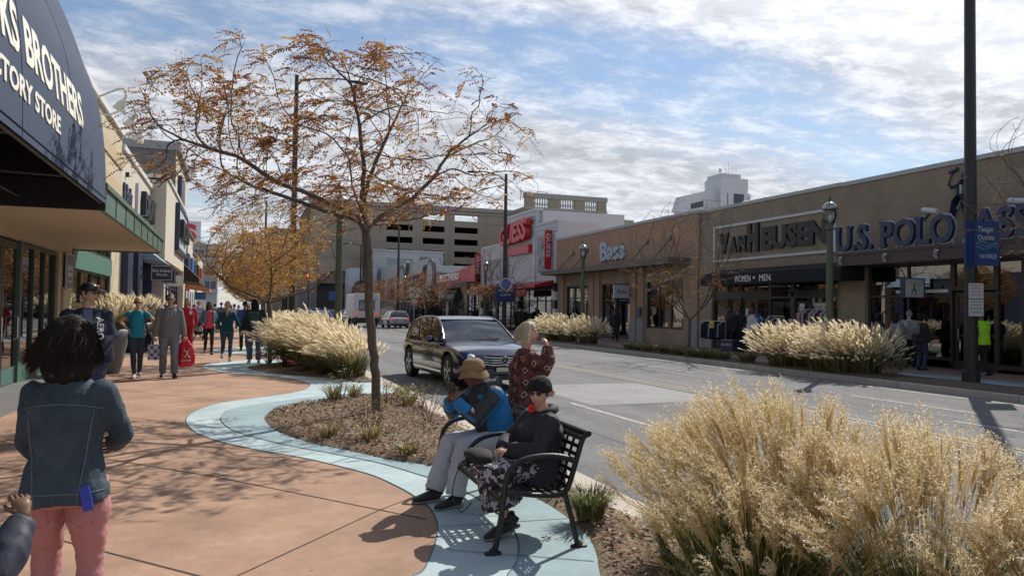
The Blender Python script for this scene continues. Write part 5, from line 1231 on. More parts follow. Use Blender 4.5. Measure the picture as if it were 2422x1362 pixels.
def grass(label, base, seed, R0=.30, h=1.25, npl=120, nbl=700, near=False, spread=.62, group=None, name='grass_clump', bmix=(.4,.3,.15,.15), plw=1.0, lean=.22, hb=.8, zlo=0.55):
    rs = np.random.RandomState(seed); t = thing(name, label, 'grass clump', base, group=group)
    V, F, M = [], [], []
    for i in range(nbl):
        a = rs.uniform(0,2*math.pi); r0 = R0*math.sqrt(rs.rand()); b = np.array([math.cos(a)*r0, math.sin(a)*r0, 0]); a2 = a+rs.normal(0,.5)
        l = h*hb*rs.uniform(.55,1.15); out = l*rs.uniform(.25,.75)*spread*1.3; dr = np.array([math.cos(a2),math.sin(a2),0]); P = []
        for u in (0,.3,.6,.85,1.0): P.append(b+dr*out*u**1.6+WIND*lean*.5*l*u*u+np.array([0,0,l*(u-.42*u**3*rs.uniform(.6,1.3))]))
        side = np.array([-dr[1],dr[0],rs.uniform(-.5,.5)]); w = (.0042 if near else .006)*rs.uniform(.6,1.3)
        n0 = len(F); ribbon(V, F, P, np.array([.8,1,.95,.6,.1])*w, side); mm = rs.choice(4, p=bmix); M += [mm]*(len(F)-n0)
    raw('foliage', V, F, [M_bl1,M_bl2,M_bl3,M_bl4], t, mi=M, world=False)
    if npl:
        V, F = [], []; VV, FF, MM = [], [], []; off = 0
        for i in range(npl):
            a = rs.uniform(0,2*math.pi); rr = math.sqrt(rs.rand()); r0 = R0*.8*rr; b = np.array([math.cos(a)*r0, math.sin(a)*r0, 0]); dr = np.array([math.cos(a),math.sin(a),0])
            hh = h*rs.uniform(zlo+.25,1.0)*(1-.28*rr*rr); out = spread*h*rr*rs.uniform(.5,.95); P = []
            for u in np.linspace(0,1,5): P.append(b+dr*out*u**1.5+WIND*lean*hh*u**2.2+np.array([0,0,hh*u*(1-.07*u)]))
            side = np.array([-dr[1],dr[0],0]); ribbon(V, F, P, np.array([1,1,.9,.8,.7])*(.0018 if near else .0035), side)
            pv, pf, pm = (PL_NEAR if near else PL_FAR)[rs.randint(8)]
            z = P[-1]-P[-2]; z /= np.linalg.norm(z); x = np.array([1,0,0])+rs.normal(0,.35,3); x -= z*x.dot(z); x /= np.linalg.norm(x); y = np.cross(z,x); s = rs.uniform(.7,1.2)*plw
            s *= 1.0 if near else 1.15; VV.append(P[-1]-z*.03+s*(pv[:,0:1]*x+pv[:,1:2]*y+pv[:,2:3]*z)); FF.append(pf+off); off += len(pv); MM.append(pm)
        raw('stalks', V, F, M_bl3 if not near else M_bl2, t, world=False)
        raw('plumes', np.concatenate(VV), np.concatenate(FF), [M_rac, M_plu, M_plu2], t, mi=np.concatenate(MM), world=False)
    return t
NG = 'big plumed grasses in the near right corner'
for i,(x,y,h,n,lab) in enumerate(((2.75,4.0,.74,170,'big plumed grass clump nearest the bench, leaning left'),(2.78,3.35,1.08,300,'tall plumed grass clump in the middle of the near right corner'),(2.90,2.55,.98,330,'broad plumed grass clump at the right edge of the picture'),(2.36,3.0,.74,190,'low fuzzy plumed grass clump at the bottom edge right of the bench'),(3.0,1.75,.86,190,'plumed grass clump cut by the right edge, closest to the camera'))):
    grass(lab, (x,y,0), 40+i, R0=.26, h=h, npl=int(n*.62), nbl=1000, near=True, hb=.88, group=NG, spread=.50, bmix=(.45,.34,.16,.05), lean=.06)
MG = 'pale grass mounds on the left pavement bed'
for i,(u,v,h,lab) in enumerate(((700,868,1.30,'pale plumed grass clump behind the pink roses, leftmost of the mound'),(748,876,1.45,'tall pale plumed grass clump at the top of the left mound'),(790,884,1.15,'pale plumed grass clump beside the green lamp post foot'),(828,893,.95,'pale plumed grass clump at the kerb end of the left mound'),(722,860,1.4,'pale plumed grass clump behind the mound'))):
    p = G(u,v); grass(lab, (min(p.x,2.95),p.y,0), 60+i, R0=.34, h=h, npl=340, nbl=800, group=MG, spread=.66, plw=1.0, lean=.18, zlo=.48, bmix=(.5,.25,.1,.15))
g_l = grass('pale plumed grass beyond the mound, beside the golden-leaved tree trunk', (1.9,27.5,0), 70, R0=.5, h=1.35, npl=200, nbl=500, group=MG, plw=1.1)
dup(g_l, (1.6,30.0,0), 1.0, 'pale plumed grass farther back on the left pavement bed, between the walkers and the road'); dup(g_l, (2.4,34.0,0), 2.0, 'pale plumed grass third in line on the left pavement bed')
FG = 'sunlit plumed grasses along the far kerb'
g_r = None
for i,(u,v,h,lab) in enumerate(((1850,868,1.35,'sunlit plumed clump at the left end of the big row before the framed-letter store'),(1905,874,1.35,'second sunlit plumed clump from the left in the big far row'),(1990,890,1.45,'sunlit plumed clump beside the green lamp post on the far kerb'),(2045,900,1.4,'sunlit plumed clump at the right end of the big far row'),(1945,882,1.2,'sunlit plumed clump just left of the green lamp post on the far kerb'))):
    p = G(u,v); x = 15.75+(i%2)*.35; y = p.y*(x/p.x)
    if i < 2: o = grass(lab, (x,y,0), 80+i, R0=.4, h=h, npl=420, nbl=700, group=FG, plw=1.0, lean=.20, spread=.62, zlo=.15, hb=.65, bmix=(.45,.2,.1,.25)); g_r = o
    else: dup(g_r, (x,y,0), .35*(i-3), lab, scale=h/1.35)
for i,(u,lab) in enumerate(((1310,'plumed clump at the left end of the row before the orange stucco store'),(1345,'plumed clump in the middle of the row before the orange stucco store'),(1392,'plumed clump at the right end of the row before the orange stucco store'))):
    x = 16.0; y = FX(u,800,x).y; dup(g_r, (x,y,0), -.3+.3*i, lab, scale=1.05)
dup(g_r, (16.2,84,0), .4, 'small plumed grass far off behind the silver sedan', scale=1.1)
# tufts without plumes
def tuft(label, p, h, seed, bmix=(.2,.35,.3,.15), n=260, group='low grass tufts in the near bed', R0=.10): return grass(label, p, seed, R0=R0, h=h, npl=0, nbl=n, near=True, spread=.75, group=group, name='grass_tuft', bmix=bmix, hb=1.0, lean=.05)
tu = []
for i,(u,v,h,lab) in enumerate(((1395,1238,.34,'green grass tuft between the bench leg and the kerb'),(788,950,.36,'grass tuft at the left of the rose bush near the blue band'),(838,945,.32,'yellowish grass tuft behind the rose bush near the blue band'),(952,948,.34,'yellow-green grass tuft by the kerb, left one'),(968,962,.30,'dry grass tuft by the kerb in front of the yellow-green one'),(778,1040,.26,'thin grass tuft in the mulch left of the tree shadow'),(877,1048,.27,'thin grass tuft below the tree trunk in the mulch'),(965,1082,.20,'flat reddish grass tuft beside the seated man’s knee'),(1115,1085,.35,'grass tuft seen under the bench seat'))):
    p = G(u,v); tu.append(tuft(lab, (p.x,p.y,.04), h, 100+i, (.10,.35,.45,.10) if i else (.45,.3,.15,.1), 170 if i else 420))
FT = 'low grass tufts along the far kerb'
tf = grass('round green-gold tuft standing alone at the far kerb left of the big plumed row', (15.7,G(1768,865).y*15.7/G(1768,865).x,0), 120, R0=.22, h=.48, npl=0, nbl=420, name='grass_tuft', group=FT, bmix=(.25,.4,.2,.15), hb=1.0, spread=.8)
for i,u in enumerate((1488,1507,1528,1545,1572,1595,1612,1632,1652,1672,1692,1712)):
    x = 15.65; y = FX(u,840,x).y; dup(tf, (x,y,0), i*1.3, 'low green-gold grass tuft in the row along the far kerb', scale=rnd(.8,1.15)*(1 if i > 3 else .9))
for o in COL.objects:
    if o.name.startswith('grass_tuft') and o.get('group') == FT: pass
# rose bushes
def rose(label, base, h, seed, nleaf=110, flowers=0, spread=.55, group='rose bushes in the near mulch bed', dense=False):
    rs = np.random.RandomState(seed); t = thing('rose_bush', label, 'bush', base, group=group); q = MB(); LV, LF, LM = [], [], []; tipsl = []
    for i in range(9 if not dense else 26):
        a = rs.uniform(0,2*math.pi); P = [Vector((rs.normal(0,.02),rs.normal(0,.02),0))]; d = Vector((math.cos(a)*spread,math.sin(a)*spread,1)).normalized()
        for k in range(5):
            d = (d+Vector((rs.normal(0,.18),rs.normal(0,.18),.06))).normalized(); P.append(P[-1]+d*h/4.6)
        q.loft(P, [.006,.005,.0045,.004,.003,.002], 4)
        for s in range(3):
            j = rs.randint(2,5); e = P[j]+Vector((rs.normal(0,.10),rs.normal(0,.10),rs.uniform(.03,.12))); q.loft([P[j],e], [.003,.002], 3); tipsl.append(e)
        tipsl += P[3:]
    q.build('stems', mat('rose_stem', (.14,.10,.055), .7), t, world=False)
    for i in range(nleaf):
        c = np.array(tipsl[rs.randint(len(tipsl))])+rs.normal(0,.03,3); d = rs.normal(0,1,3); d[2] *= .5; d /= np.linalg.norm(d); s = np.cross(d,[0,0,1]); s /= np.linalg.norm(s)+1e-9; s = s*.8+np.array([0,0,1])*rs.normal(0,.5); l = rs.uniform(.025,.048); n = len(LV)
        LV += [c, c+d*l*.5+s*l*.32, c+d*l, c+d*l*.5-s*l*.32]; LF.append((n,n+1,n+2,n+3)); LM.append(rs.choice(3, p=(.4,.35,.25) if not dense else (.75,.15,.10)))
    raw('leaves', LV, LF, [mat('rose_green', (.07,.10,.03), .5, transl=.3), mat('rose_yellow', (.42,.36,.08), .5, transl=.4), mat('rose_brown', (.20,.10,.05), .6, transl=.3)], t, mi=LM, world=False)
    for i in range(flowers):
        c = Vector((rs.normal(-.12,.10),-.40+rs.uniform(-.05,.05),.30+rs.uniform(-.07,.10))); q = MB()
        for k in range(14):
            a = k*2.4; rr = .016+.0030*k; q.ball((c.x+math.cos(a)*rr,c.y+math.sin(a)*rr*.7,c.z+.012-.0014*k), (.024,.022,.016), 6, 4)
        q.build('flower', mat('rose_pink', (.80,.09,.24), .5, transl=.3), t, world=False)
    return t
for i,(u,v,h,lab) in enumerate(((808,952,.50,'rose bush with yellowing leaves left of the tree trunk'),(915,958,.46,'thin rose bush just right of the tree trunk'),(1012,1005,.50,'rose bush with green leaves behind the seated man’s knees'),(880,1040,.42,'sparse rose bush in front of the tree trunk'),(995,975,.42,'thorny rose bush nearer the kerb beyond the seated man'))):
    p = G(u,v); rose(lab, (p.x,p.y,.03), h, 130+i, 75)
RG = 'dark rose bushes at the foot of the left grass mound'
for i,(u,v,fl,lab) in enumerate(((625,864,5,'dark green rose bush with the brightest pink flowers, at the tip of the blue band'),(662,870,3,'dark green rose bush right of the brightest pink one'),(700,882,4,'dark green rose bush with a single cluster of pink flowers below the grass mound'),(745,888,0,'dark flowerless rose bush below the middle of the grass mound'),(795,895,0,'dark flowerless bush beside the kerb end of the grass mound'))):
    p = G(u,v); rose(lab, (p.x+.1,p.y-.05,.03), .5, 150+i, 900, (fl+1)//2 if fl else 0, .9, RG, True)
rose('reddish low shrub at the right end of the big far plumed row', (15.9,15.0,0), .55, 170, 900, 0, .9, 'low shrubs on the far bed', True)
# mulch chips, fallen leaves
def litter(name, label, n, seed, mats, smin, smax, inside, flat=.5, wmul=.35):
    rs = np.random.RandomState(seed); V, F, M = [], [], []; c = 0
    while c < n:
        x, y = rs.uniform(-.6,2.9), rs.uniform(1.4,15.5)
        if not inside(x,y,rs): continue
        c += 1; z = .035+.05*max(0,.5+mnoise.noise(Vector((x*1.7,y*1.7,0))))+rs.uniform(-.004,.014); a = rs.uniform(0,6.28); l = rs.uniform(smin,smax); d = np.array([math.cos(a),math.sin(a),rs.normal(0,flat)*.5])*l; s = np.array([-math.sin(a),math.cos(a),rs.normal(0,flat)])*l*wmul; p = np.array([x,y,z if name != 'fallen_leaves' or True else z]); k = len(V)
        V += [p-d-s*.6, p+d*.2-s, p+d+s*.4, p-d*.1+s]; F.append((k,k+1,k+2,k+3)); M.append(rs.randint(len(mats)))
    o = raw(name, V, F, mats, mi=M); return tag(o, label, name.replace('_',' '), kind='stuff')
import bisect
def edge_x(curve):
    P = sorted((y,x) for x,y in curve)
    ysr = [p[0] for p in P]
    return lambda y: P[min(len(P)-1,bisect.bisect(ysr,y))][1]
c1x = edge_x([p for p in c1])
inbed = lambda x,y,rs: (y < c1[-1][1] and x > c1x(y)+.05)
litter('mulch_chips', 'brown and grey wood chips covering the near planting bed', 12000, 1, [mat('chip_dark',(.10,.062,.042),.9), mat('chip_mid',(.24,.165,.105),.9), mat('chip_grey',(.38,.30,.22),.9), mat('chip_red',(.20,.075,.04),.9)], .008, .034, inbed)
litter('fallen_leaves', 'small red-brown fallen leaves lying along the bed edges', 900, 2, [mat('leaf_litter_red',(.25,.07,.03),.8), mat('leaf_litter_tan',(.36,.22,.11),.8)], .012, .028, lambda x,y,rs: inbed(x,y,rs) and (x < c1x(y)+.5 or rs.rand() < .25), wmul=.6)
for i,(u,v,lab) in enumerate(((1292,1278,'red curled fallen leaf on the pale blue paving right of the bench'),(1215,1277,'small red-brown fallen leaf on the paving behind the bench leg'),(430,1063,'pale dry leaf on the terracotta paving left of the blue band'),(660,998,'tiny dark leaf on the slate blue band'))):
    p = G(u,v); q = MB(); s = .045 if i in (0,2) else .022
    for k in range(5): a = k*1.25+i; q.add([(p.x,p.y,.016),(p.x+math.cos(a-.35)*s*.6,p.y+math.sin(a-.35)*s*.6,.026),(p.x+math.cos(a)*s,p.y+math.sin(a)*s,.018+.01*(k%2)),(p.x+math.cos(a+.35)*s*.6,p.y+math.sin(a+.35)*s*.6,.024)], [(0,1,2,3)])
    tag(q.build('fallen_leaf', [mat('leaf_litter_red',(.25,.07,.03)),][0] if i < 2 else mat('leaf_litter_tan',(.36,.22,.11))), lab, 'leaf')
# tall pots with grass against the left shops
def pot(label, glabel, base, r0, r1, h, m, seed, gh):
    t = thing('planter', label, 'planter', base, group='tall round planters by the left shops'); n = 28
    q = MB(); V = []; prof = [(r0*.92,0),(r0,.02),(r0+(r1-r0)*.45,h*.4),(r0+(r1-r0)*.85,h*.8),(r1,h),(r1-.045,h),(r1-.06,h-.08)]
    q.lathe(prof, n); q.build('pot', m, t, smooth=True, world=False)
    q = MB(); q.lathe([(r1-.07,h-.10),(r1-.08,h-.06)], n); q.build('soil', M_soil, t, world=False)
    g = grass(glabel, (base[0],base[1],h-.08), seed, R0=r1*.6, h=gh, npl=120, nbl=700, group='plumed grasses growing in the tall planters', spread=.75, bmix=(.3,.35,.25,.1), lean=-.12)
pot('tall grey tapered planter in front of the navy storefront, beside the man in the cap', 'plumed grass growing in the nearest tall grey planter', (-2.75,19.9,0), .30,.50,1.02, mat('grey_pot',(.16,.165,.17),.45), 180, .80)
pot('dark round planter behind the woman in the turquoise shirt', 'plumed grass growing in the dark planter behind the woman in turquoise', (-3.1,28.4,0), .42,.62,1.0, mat('dark_pot',(.025,.025,.028),.5), 181, .95)
# ================================================================ PEOPLE
def remesh(mb, vox, iters, name, m, parent, wr=0.0, wf=9.0, seed=0, extra=None, factor=.5, wdir=(1,1,.6), mats=None, matfn=None):
    me = bpy.data.meshes.new('t'); me.from_pydata([tuple(p) for p in mb.v], [], mb.f)
    bm = bmesh.new(); bm.from_mesh(me); bmesh.ops.recalc_face_normals(bm, faces=bm.faces); bm.to_mesh(me); bm.free()
    o = bpy.data.objects.new('t', me); COL.objects.link(o)
    r = o.modifiers.new('r', 'REMESH'); r.mode = 'VOXEL'; r.voxel_size = vox; r.use_smooth_shade = True
    s = o.modifiers.new('s', 'SMOOTH'); s.factor = factor; s.iterations = iters
    dg = bpy.context.evaluated_depsgraph_get(); res = bpy.data.meshes.new_from_object(o.evaluated_get(dg))
    bpy.data.objects.remove(o); bpy.data.meshes.remove(me)
    if wr:
        off = Vector((seed*3.1, seed*1.7, 0)); W_ = Vector(wdir)*wf
        cos = []
        for v in res.vertices:
            q = Vector((v.co.x*W_.x, v.co.y*W_.y, v.co.z*W_.z))+off
            k = mnoise.noise(q)+.5*(1-2*abs(mnoise.noise(q*2.3+off)))
            cos.append(v.co+v.normal*(k*wr))
        for v, c in zip(res.vertices, cos): v.co = c
    if extra is not None and extra.v:
        V = [tuple(v.co) for v in res.vertices]; F = [tuple(p.vertices) for p in res.polygons]; n = len(V)
        V += [tuple(p) for p in extra.v]; F += [tuple(i+n for i in f) for f in extra.f]
        bpy.data.meshes.remove(res); res = bpy.data.meshes.new(name); res.from_pydata(V, [], F)
    res.name = name
    for q in (mats or [m]): res.materials.append(q)
    if matfn:
        for p in res.polygons: p.material_index = matfn(p.center)
    for p in res.polygons: p.use_smooth = True
    res.update(); ob = bpy.data.objects.new(name, res); COL.objects.link(ob); ob.parent = parent
    return ob
def ik(a, b, l1, l2, pole):
    a, b, pole = Vector(a), Vector(b), Vector(pole); d = b-a; L = d.length
    if L > (l1+l2)*.999: b = a+d*((l1+l2)*.999/L); d = b-a; L = d.length
    x = (l1*l1-l2*l2+L*L)/(2*L); h = math.sqrt(max(0, l1*l1-x*x)); u = d/L; p = pole-u*pole.dot(u)
    p = p.normalized() if p.length > 1e-6 else Vector((0,1,0))
    return a+u*x+p*h, b
def head_mesh(mb, c, fwd, up=(0,0,1), s=1.0, fem=False):
    c = Vector(c); f = Vector(fwd).normalized(); up = Vector(up); r = f.cross(up).normalized(); u = r.cross(f)
    na, ne = 34, 26; V = []; g = lambda x, m, w: math.exp(-((x-m)/w)**2)
    for i in range(1, ne):
        e = -90+180*i/ne; er = R(e)
        for j in range(na):
            a = -180+360*j/na; ar = R(a)
            rx, ry, rz = .074, .094, .115
            if fem: rx, rz = .071, .110
            k = 0.0
            wx = 1-(.34*(-e/90)**1.15 if e < 0 else 0)
            x = rx*math.cos(er)*math.sin(ar)*wx; y = ry*math.cos(er)*math.cos(ar); z = rz*math.sin(er)
            if abs(a) > 100 and e < -20: y *= 1-.30*min(1,(-e-20)/50)
            n_ = Vector((math.sin(ar)*math.cos(er), math.cos(ar)*math.cos(er), math.sin(er)*.6))
            if abs(a) < 75:
                k += .026*g(a,0,8.5)*(g(e,-12,9) if e < -12 else max(0, 1-(e+12)/24) if e < 12 else 0)
                k -= .010*(g(a,21,11)+g(a,-21,11))*g(e,4,8)
                k += .006*g(e,15,7)*g(a,0,40)
                k += .007*g(a,0,15)*(g(e,-31,4)+.9*g(e,-39,4)); k -= .003*g(a,0,15)*g(e,-35,2.5)
                k += .008*g(a,0,17)*g(e,-58,12); k += .004*(g(a,40,15)+g(a,-40,15))*g(e,-10,14)
            p = Vector((x,y,z))+n_*k
            V.append(c+(r*p.x+f*p.y+u*p.z)*s)
    V += [c-u*.112*s, c+u*.115*s]; B_ = len(V)-2; T_ = B_+1
    F = [(i*na+j, i*na+(j+1)%na, (i+1)*na+(j+1)%na, (i+1)*na+j) for i in range(ne-2) for j in range(na)]
    F += [(B_, (j+1)%na, j) for j in range(na)]+[(T_, (ne-2)*na+j, (ne-2)*na+(j+1)%na) for j in range(na)]
    mb.add(V, F)
    for sg in (-1,1):
        e = c+(r*(.073*sg)-f*.012+u*.002)*s; mb.loft([e-u*.028*s, e-u*.01*s+r*sg*.008*s, e+u*.012*s+r*sg*.012*s, e+u*.030*s+r*sg*.006*s], [(.006*s,.009*s),(.008*s,.014*s),(.008*s,.019*s),(.006*s,.012*s)], 7)
def hand_mesh(mb, w, d, n, t, curl=.35, s=1.0, grip=None):
    """w wrist, d direction to the knuckles, n the side the palm faces, t thumb side"""
    w = Vector(w); d = Vector(d).normalized(); n = Vector(n); n = (n-d*n.dot(d)).normalized(); t = Vector(t); t = (t-d*t.dot(d)-n*t.dot(n)).normalized()
    mb.loft([w-d*.02*s, w+d*.015*s, w+d*.05*s, w+d*.088*s], [(.024*s,.018*s),(.027*s,.016*s),(.040*s,.015*s),(.039*s,.011*s)], 9, up=n)
    for i, (off, l) in enumerate(((.029,.072),(.0095,.080),(-.0105,.074),(-.030,.058))):
        p = w+d*.082*s+t*off*s; P = [p-d*.015*s, p]; a = 0; dd = d
        for k, fr in enumerate((.45,.32,.23)):
            a += curl*(1.0 if k else .8)*(1+.12*i); dd = d*math.cos(a)+n*math.sin(a); P.append(P[-1]+dd*l*fr*s)
        mb.loft(P, [.0085*s,.0095*s,.0085*s,.0078*s,.0055*s], 6)
    p = w+d*.022*s+t*.026*s; P = [p-t*.01*s, p+t*.012*s+d*.018*s+n*.006*s, p+t*.026*s+d*.042*s+n*.018*s*(1+curl), p+t*.024*s+d*.066*s+n*.026*s*(1+curl*1.5)]
    mb.loft(P, [.013*s,.0125*s,.010*s,.0065*s], 6)
SK = {'light': mat('skin_light', (.56,.33,.24), .55), 'tan': mat('skin_tan', (.46,.26,.17), .55), 'brown': mat('skin_brown', (.15,.075,.045), .5), 'dark': mat('skin_dark', (.085,.045,.030), .5)}
M_shoe = mat('dark_shoe', (.02,.02,.022), .6); M_shoew = mat('pale_shoe', (.45,.42,.40), .6); M_sole = mat('sole', (.25,.25,.25), .7)
M_sung = mat('dark_lens', (.01,.01,.012), .15); M_hairb = mat('hair_black', (.011,.009,.009), .7, spec=.2); M_hairbr = mat('hair_brown', (.06,.032,.018), .55); M_hairbl = mat('hair_blond', (.48,.34,.18), .55); M_hairpb = mat('hair_pale_blond', (.62,.53,.40), .6)
M_jean = mat('blue_jeans', (.060,.090,.15), .85, col2=(.10,.145,.22), vscale=5, bump=.15, bscale=90); M_jeand = mat('dark_jeans', (.025,.035,.065), .85, col2=(.045,.06,.10), vscale=5); M_jeang = mat('grey_jeans', (.11,.13,.16), .85, col2=(.19,.215,.25), vscale=4)
M_blk = mat('black_cloth', (.014,.014,.016), .85, bump=.2, bscale=30)

def person(label, loc, rz, H=1.75, pose=None, skin='light', top=None, bottom=None, shoe=None, hair=None, fat=1.0, fem=False, vox=.018, group=None, hands=True, name='person', wr=.006, headpts=True, sleeves='long', hem=None, legs='pants', wseed=0, nopart=()):
    """faces local +Y, its right hand at +X; pose values are for a 1.75 m figure"""
    P = dict(pel=(0,0,.93), lean=(0,0,1), hd=(0,1,0), hu=(0,0,1), la=(-.10,0,.09), ra=(.10,0,.09), lw=(-.27,.06,.86), rw=(.27,.06,.86), lp=(-.3,-1,0), rp=(.3,-1,0), klp=(0,1,0), krp=(0,1,0), lh=None, rh=None, ln=None, rn=None, curl=.45, lt=None, rt=None, turn=0.0, headoff=(0,0,0), toe=None, sh=0.0, tk=1.0)
    P.update(pose or {}); s = H/1.75
    t = thing(name, label, 'person' if name == 'person' else 'mannequin', loc, rz, group=group)
    pel = Vector(P['pel']); sp = Vector(P['lean']).normalized(); X = Vector((math.cos(P['turn']), math.sin(P['turn']), 0)); F_ = Vector((-X.y, X.x, 0)); F_ = (F_-sp*F_.dot(sp)).normalized()
    shw = (.148 if fem else .172)*(.85+.15*fat)
    Q = lambda v: Vector(v)*s
    tk = P['tk']; waist = pel+sp*.14*tk; chest = pel+sp*.35*tk; shc = pel+sp*.465*tk; neck = pel+sp*.545*tk; hc = neck+Vector(P['hu'])*.142+Vector(P['hd'])*.025+Vector(P['headoff'])
    sL, sR = shc-X*shw+sp*P['sh'], shc+X*shw+sp*P['sh']
    eL, wL = ik(sL, P['lw'], .285, .255, P['lp']); eR, wR = ik(sR, P['rw'], .285, .255, P['rp'])
    Xp = Vector((1,0,0)); hL, hR = pel-Xp*.095-Vector((0,0,.02)), pel+Xp*.095-Vector((0,0,.02))
    kL, aL = ik(hL, P['la'], .425, .42, P['klp']); kR, aR = ik(hR, P['ra'], .425, .42, P['krp'])
    seated = pel.z < .75
    def ell(mb, pts, rad, n=14, up=None): mb.loft([Q(p) for p in pts], [(a*s,b*s) for a,b in rad], n, up=up if up is not None else (0,0,1))
    def torso(mb, o=0.0, z0=None):
        b = pel-sp*.10 if z0 is None else pel+sp*(z0-.93)
        pts = [b]; rad = [(.166*fat+o,.130*fat+o)]
        if b.z < (pel-sp*.02).z and z0 is not None and z0 < .86: pts.append(pel-sp*.03); rad.append((.165*fat+o,.125*fat+o))
        elif z0 is None: rad[0] = (.14*fat,.10*fat); pts.append(pel); rad.append((.158*fat+o,.118*fat+o))
        pts += [waist, pel+sp*.25*tk, chest, shc-sp*.03, shc+sp*.035, neck-sp*.02]
        w = .128 if fem else .142
        rad += [(w*fat+o,.105*fat+o),((.138 if fem else .155)*fat**.8+o,.112*fat+o),((.155 if fem else .172)*fat**.6+o,.118*fat**.8+o),(shw*.90+o*.6,.098+o*.7),(shw*.64+o*.4,.074+o*.5),(.066+o*.5,.064+o*.5)]
        V = []; n = 16; pp = [Q(p) for p in pts]; base = len(mb.v)
        for p, (rx, ry) in zip(pp, rad):
            for j in range(n):
                a = 2*math.pi*j/n; ca, sa = math.cos(a), math.sin(a); ca = math.copysign(abs(ca)**.85, ca)
                V.append(p+(X*ca*rx+F_*sa*ry)*s)
        k = len(pp); Fc = [(i*n+j, i*n+(j+1)%n, (i+1)*n+(j+1)%n, (i+1)*n+j) for i in range(k-1) for j in range(n)]+[tuple(range(n-1,-1,-1)), tuple((k-1)*n+j for j in range(n))]
        mb.add(V, Fc)
        if fem:
            for sg in (-1,1): mb.ball(Q(chest+X*.07*sg+F_*(.075+o*.5)-sp*.015), Vector((.062,.055,.062))*s, 10, 7)
    def arm(mb, S_, E_, W_, o=0.0, full=1.0, cuff=0.0):
        k = 1.0 if not fem else .88
        mb.ball(Q(S_-sp*.02), Vector((.054,.054,.060))*s*k+Vector((o,o,o))*s*.7, 12, 8)
        if full >= 1: mb.loft([Q(S_), Q(S_.lerp(E_,.5)), Q(E_), Q(E_.lerp(W_,.35)), Q(E_.lerp(W_,.985-cuff))], [(.056*k+o)*s,(.050*k+o)*s,(.043*k+o)*s,(.042*k+o)*s,(.029*k+o*.85)*s], 11)
        else: mb.loft([Q(S_), Q(S_.lerp(E_,full))], [(.056*k+o)*s,(.054*k+o)*s], 11)
    def leg(mb, H_, K_, A_, o=0.0, flare=0.0, end=.97):
        k = .95 if fem else 1.0
        mb.loft([Q(H_+Vector((0,0,.03))) if not seated else Q(H_-(K_-H_)*.12), Q(H_.lerp(K_,.35)), Q(H_.lerp(K_,.75)), Q(K_), Q(K_.lerp(A_,.3)), Q(K_.lerp(A_,.7)), Q(K_.lerp(A_,end))], [(.092*k*fat**.5+o)*s,(.088*k*fat**.5+o)*s,(.066*k+o)*s,(.058*k+o)*s,(.058*k+o)*s,(.045*k+o+flare*.6)*s,(.036*k+o+flare)*s], 12)
    # --- body
    mb = MB(); torso(mb, -.012); arm(mb, sL, eL, wL); arm(mb, sR, eR, wR); leg(mb, hL, kL, aL, -.01); leg(mb, hR, kR, aR, -.01)
    mb.loft([Q(neck-sp*.06), Q(neck), Q(hc-Vector(P['hu'])*.06-Vector(P['hd'])*.01)], [.062*s,.052*s,.052*s], 12)
    if seated: mb.ball(Q(pel), Vector((.15,.13,.11))*s, 12, 8)
    ex = MB(); head_mesh(ex, Q(hc), P['hd'], P['hu'], s*(.98 if not fem else .94), fem)
    for (W_, E_, hd_, hn, ht, sg) in ((wL, eL, P['lh'], P['ln'], P['lt'], -1), (wR, eR, P['rh'], P['rn'], P['rt'], 1)):
        d = Vector(hd_) if hd_ else (W_-E_); n_ = Vector(hn) if hn else -X*sg; tt = Vector(ht) if ht else F_
        hand_mesh(ex, Q(W_), d, n_, tt, P['curl'], s*(.97 if not fem else .9))
    for (A_, K_, sg) in ((aL, kL, -1), (aR, kR, 1)): pass
    remesh(mb, vox, 5, 'body', SK[skin], t, extra=ex)
    # --- clothes
    if bottom and legs == 'pants':
        mb = MB(); o = .012 if not bottom[1:] else bottom[1]; fl = bottom[2] if len(bottom) > 2 else .012
        b = pel-sp*.0; mb.loft([Q(pel-Vector((0,0,.10))) , Q(pel-Vector((0,0,.03))), Q(pel+sp*.09)], [(.155*fat*s,.12*fat*s),(.163*fat*s,.128*fat*s),(.140*fat*s,.113*fat*s)], 16, up=(0,1,0)) if not seated else mb.loft([Q(pel-F_*.03-sp*.09), Q(pel-sp*.0), Q(pel+sp*.10)], [(.15*fat*s,.13*fat*s),(.17*fat*s,.135*fat*s),(.15*fat*s,.12*fat*s)], 14, up=(0,1,0))
        leg(mb, hL, kL, aL, o, fl); leg(mb, hR, kR, aR, o, fl)
        remesh(mb, vox, 4, 'trousers', bottom[0], t, wr=wr*.9, wf=8, seed=wseed, wdir=(1,1,1.6))
    if bottom and legs == 'skirt':
        mb = MB(); kk = (kL+kR)/2
        aa = (aL+aR)/2
        mb.loft([Q(pel-F_*.03), Q(pel.lerp(kk,.4)), Q(pel.lerp(kk,.85)), Q(kk+Vector((0,0,.0))), Q(kk.lerp(aa,.28)), Q(kk.lerp(aa,.66))], [(.17*s*fat,.12*s*fat),(.185*s,.10*s),(.17*s,.10*s),(.165*s,.115*s),(.165*s,.13*s),(.185*s,.155*s)], 20)
        remesh(mb, vox, 2, 'skirt', bottom[0], t, wr=.012, wf=11, seed=wseed, wdir=(1.3,1.3,.25))
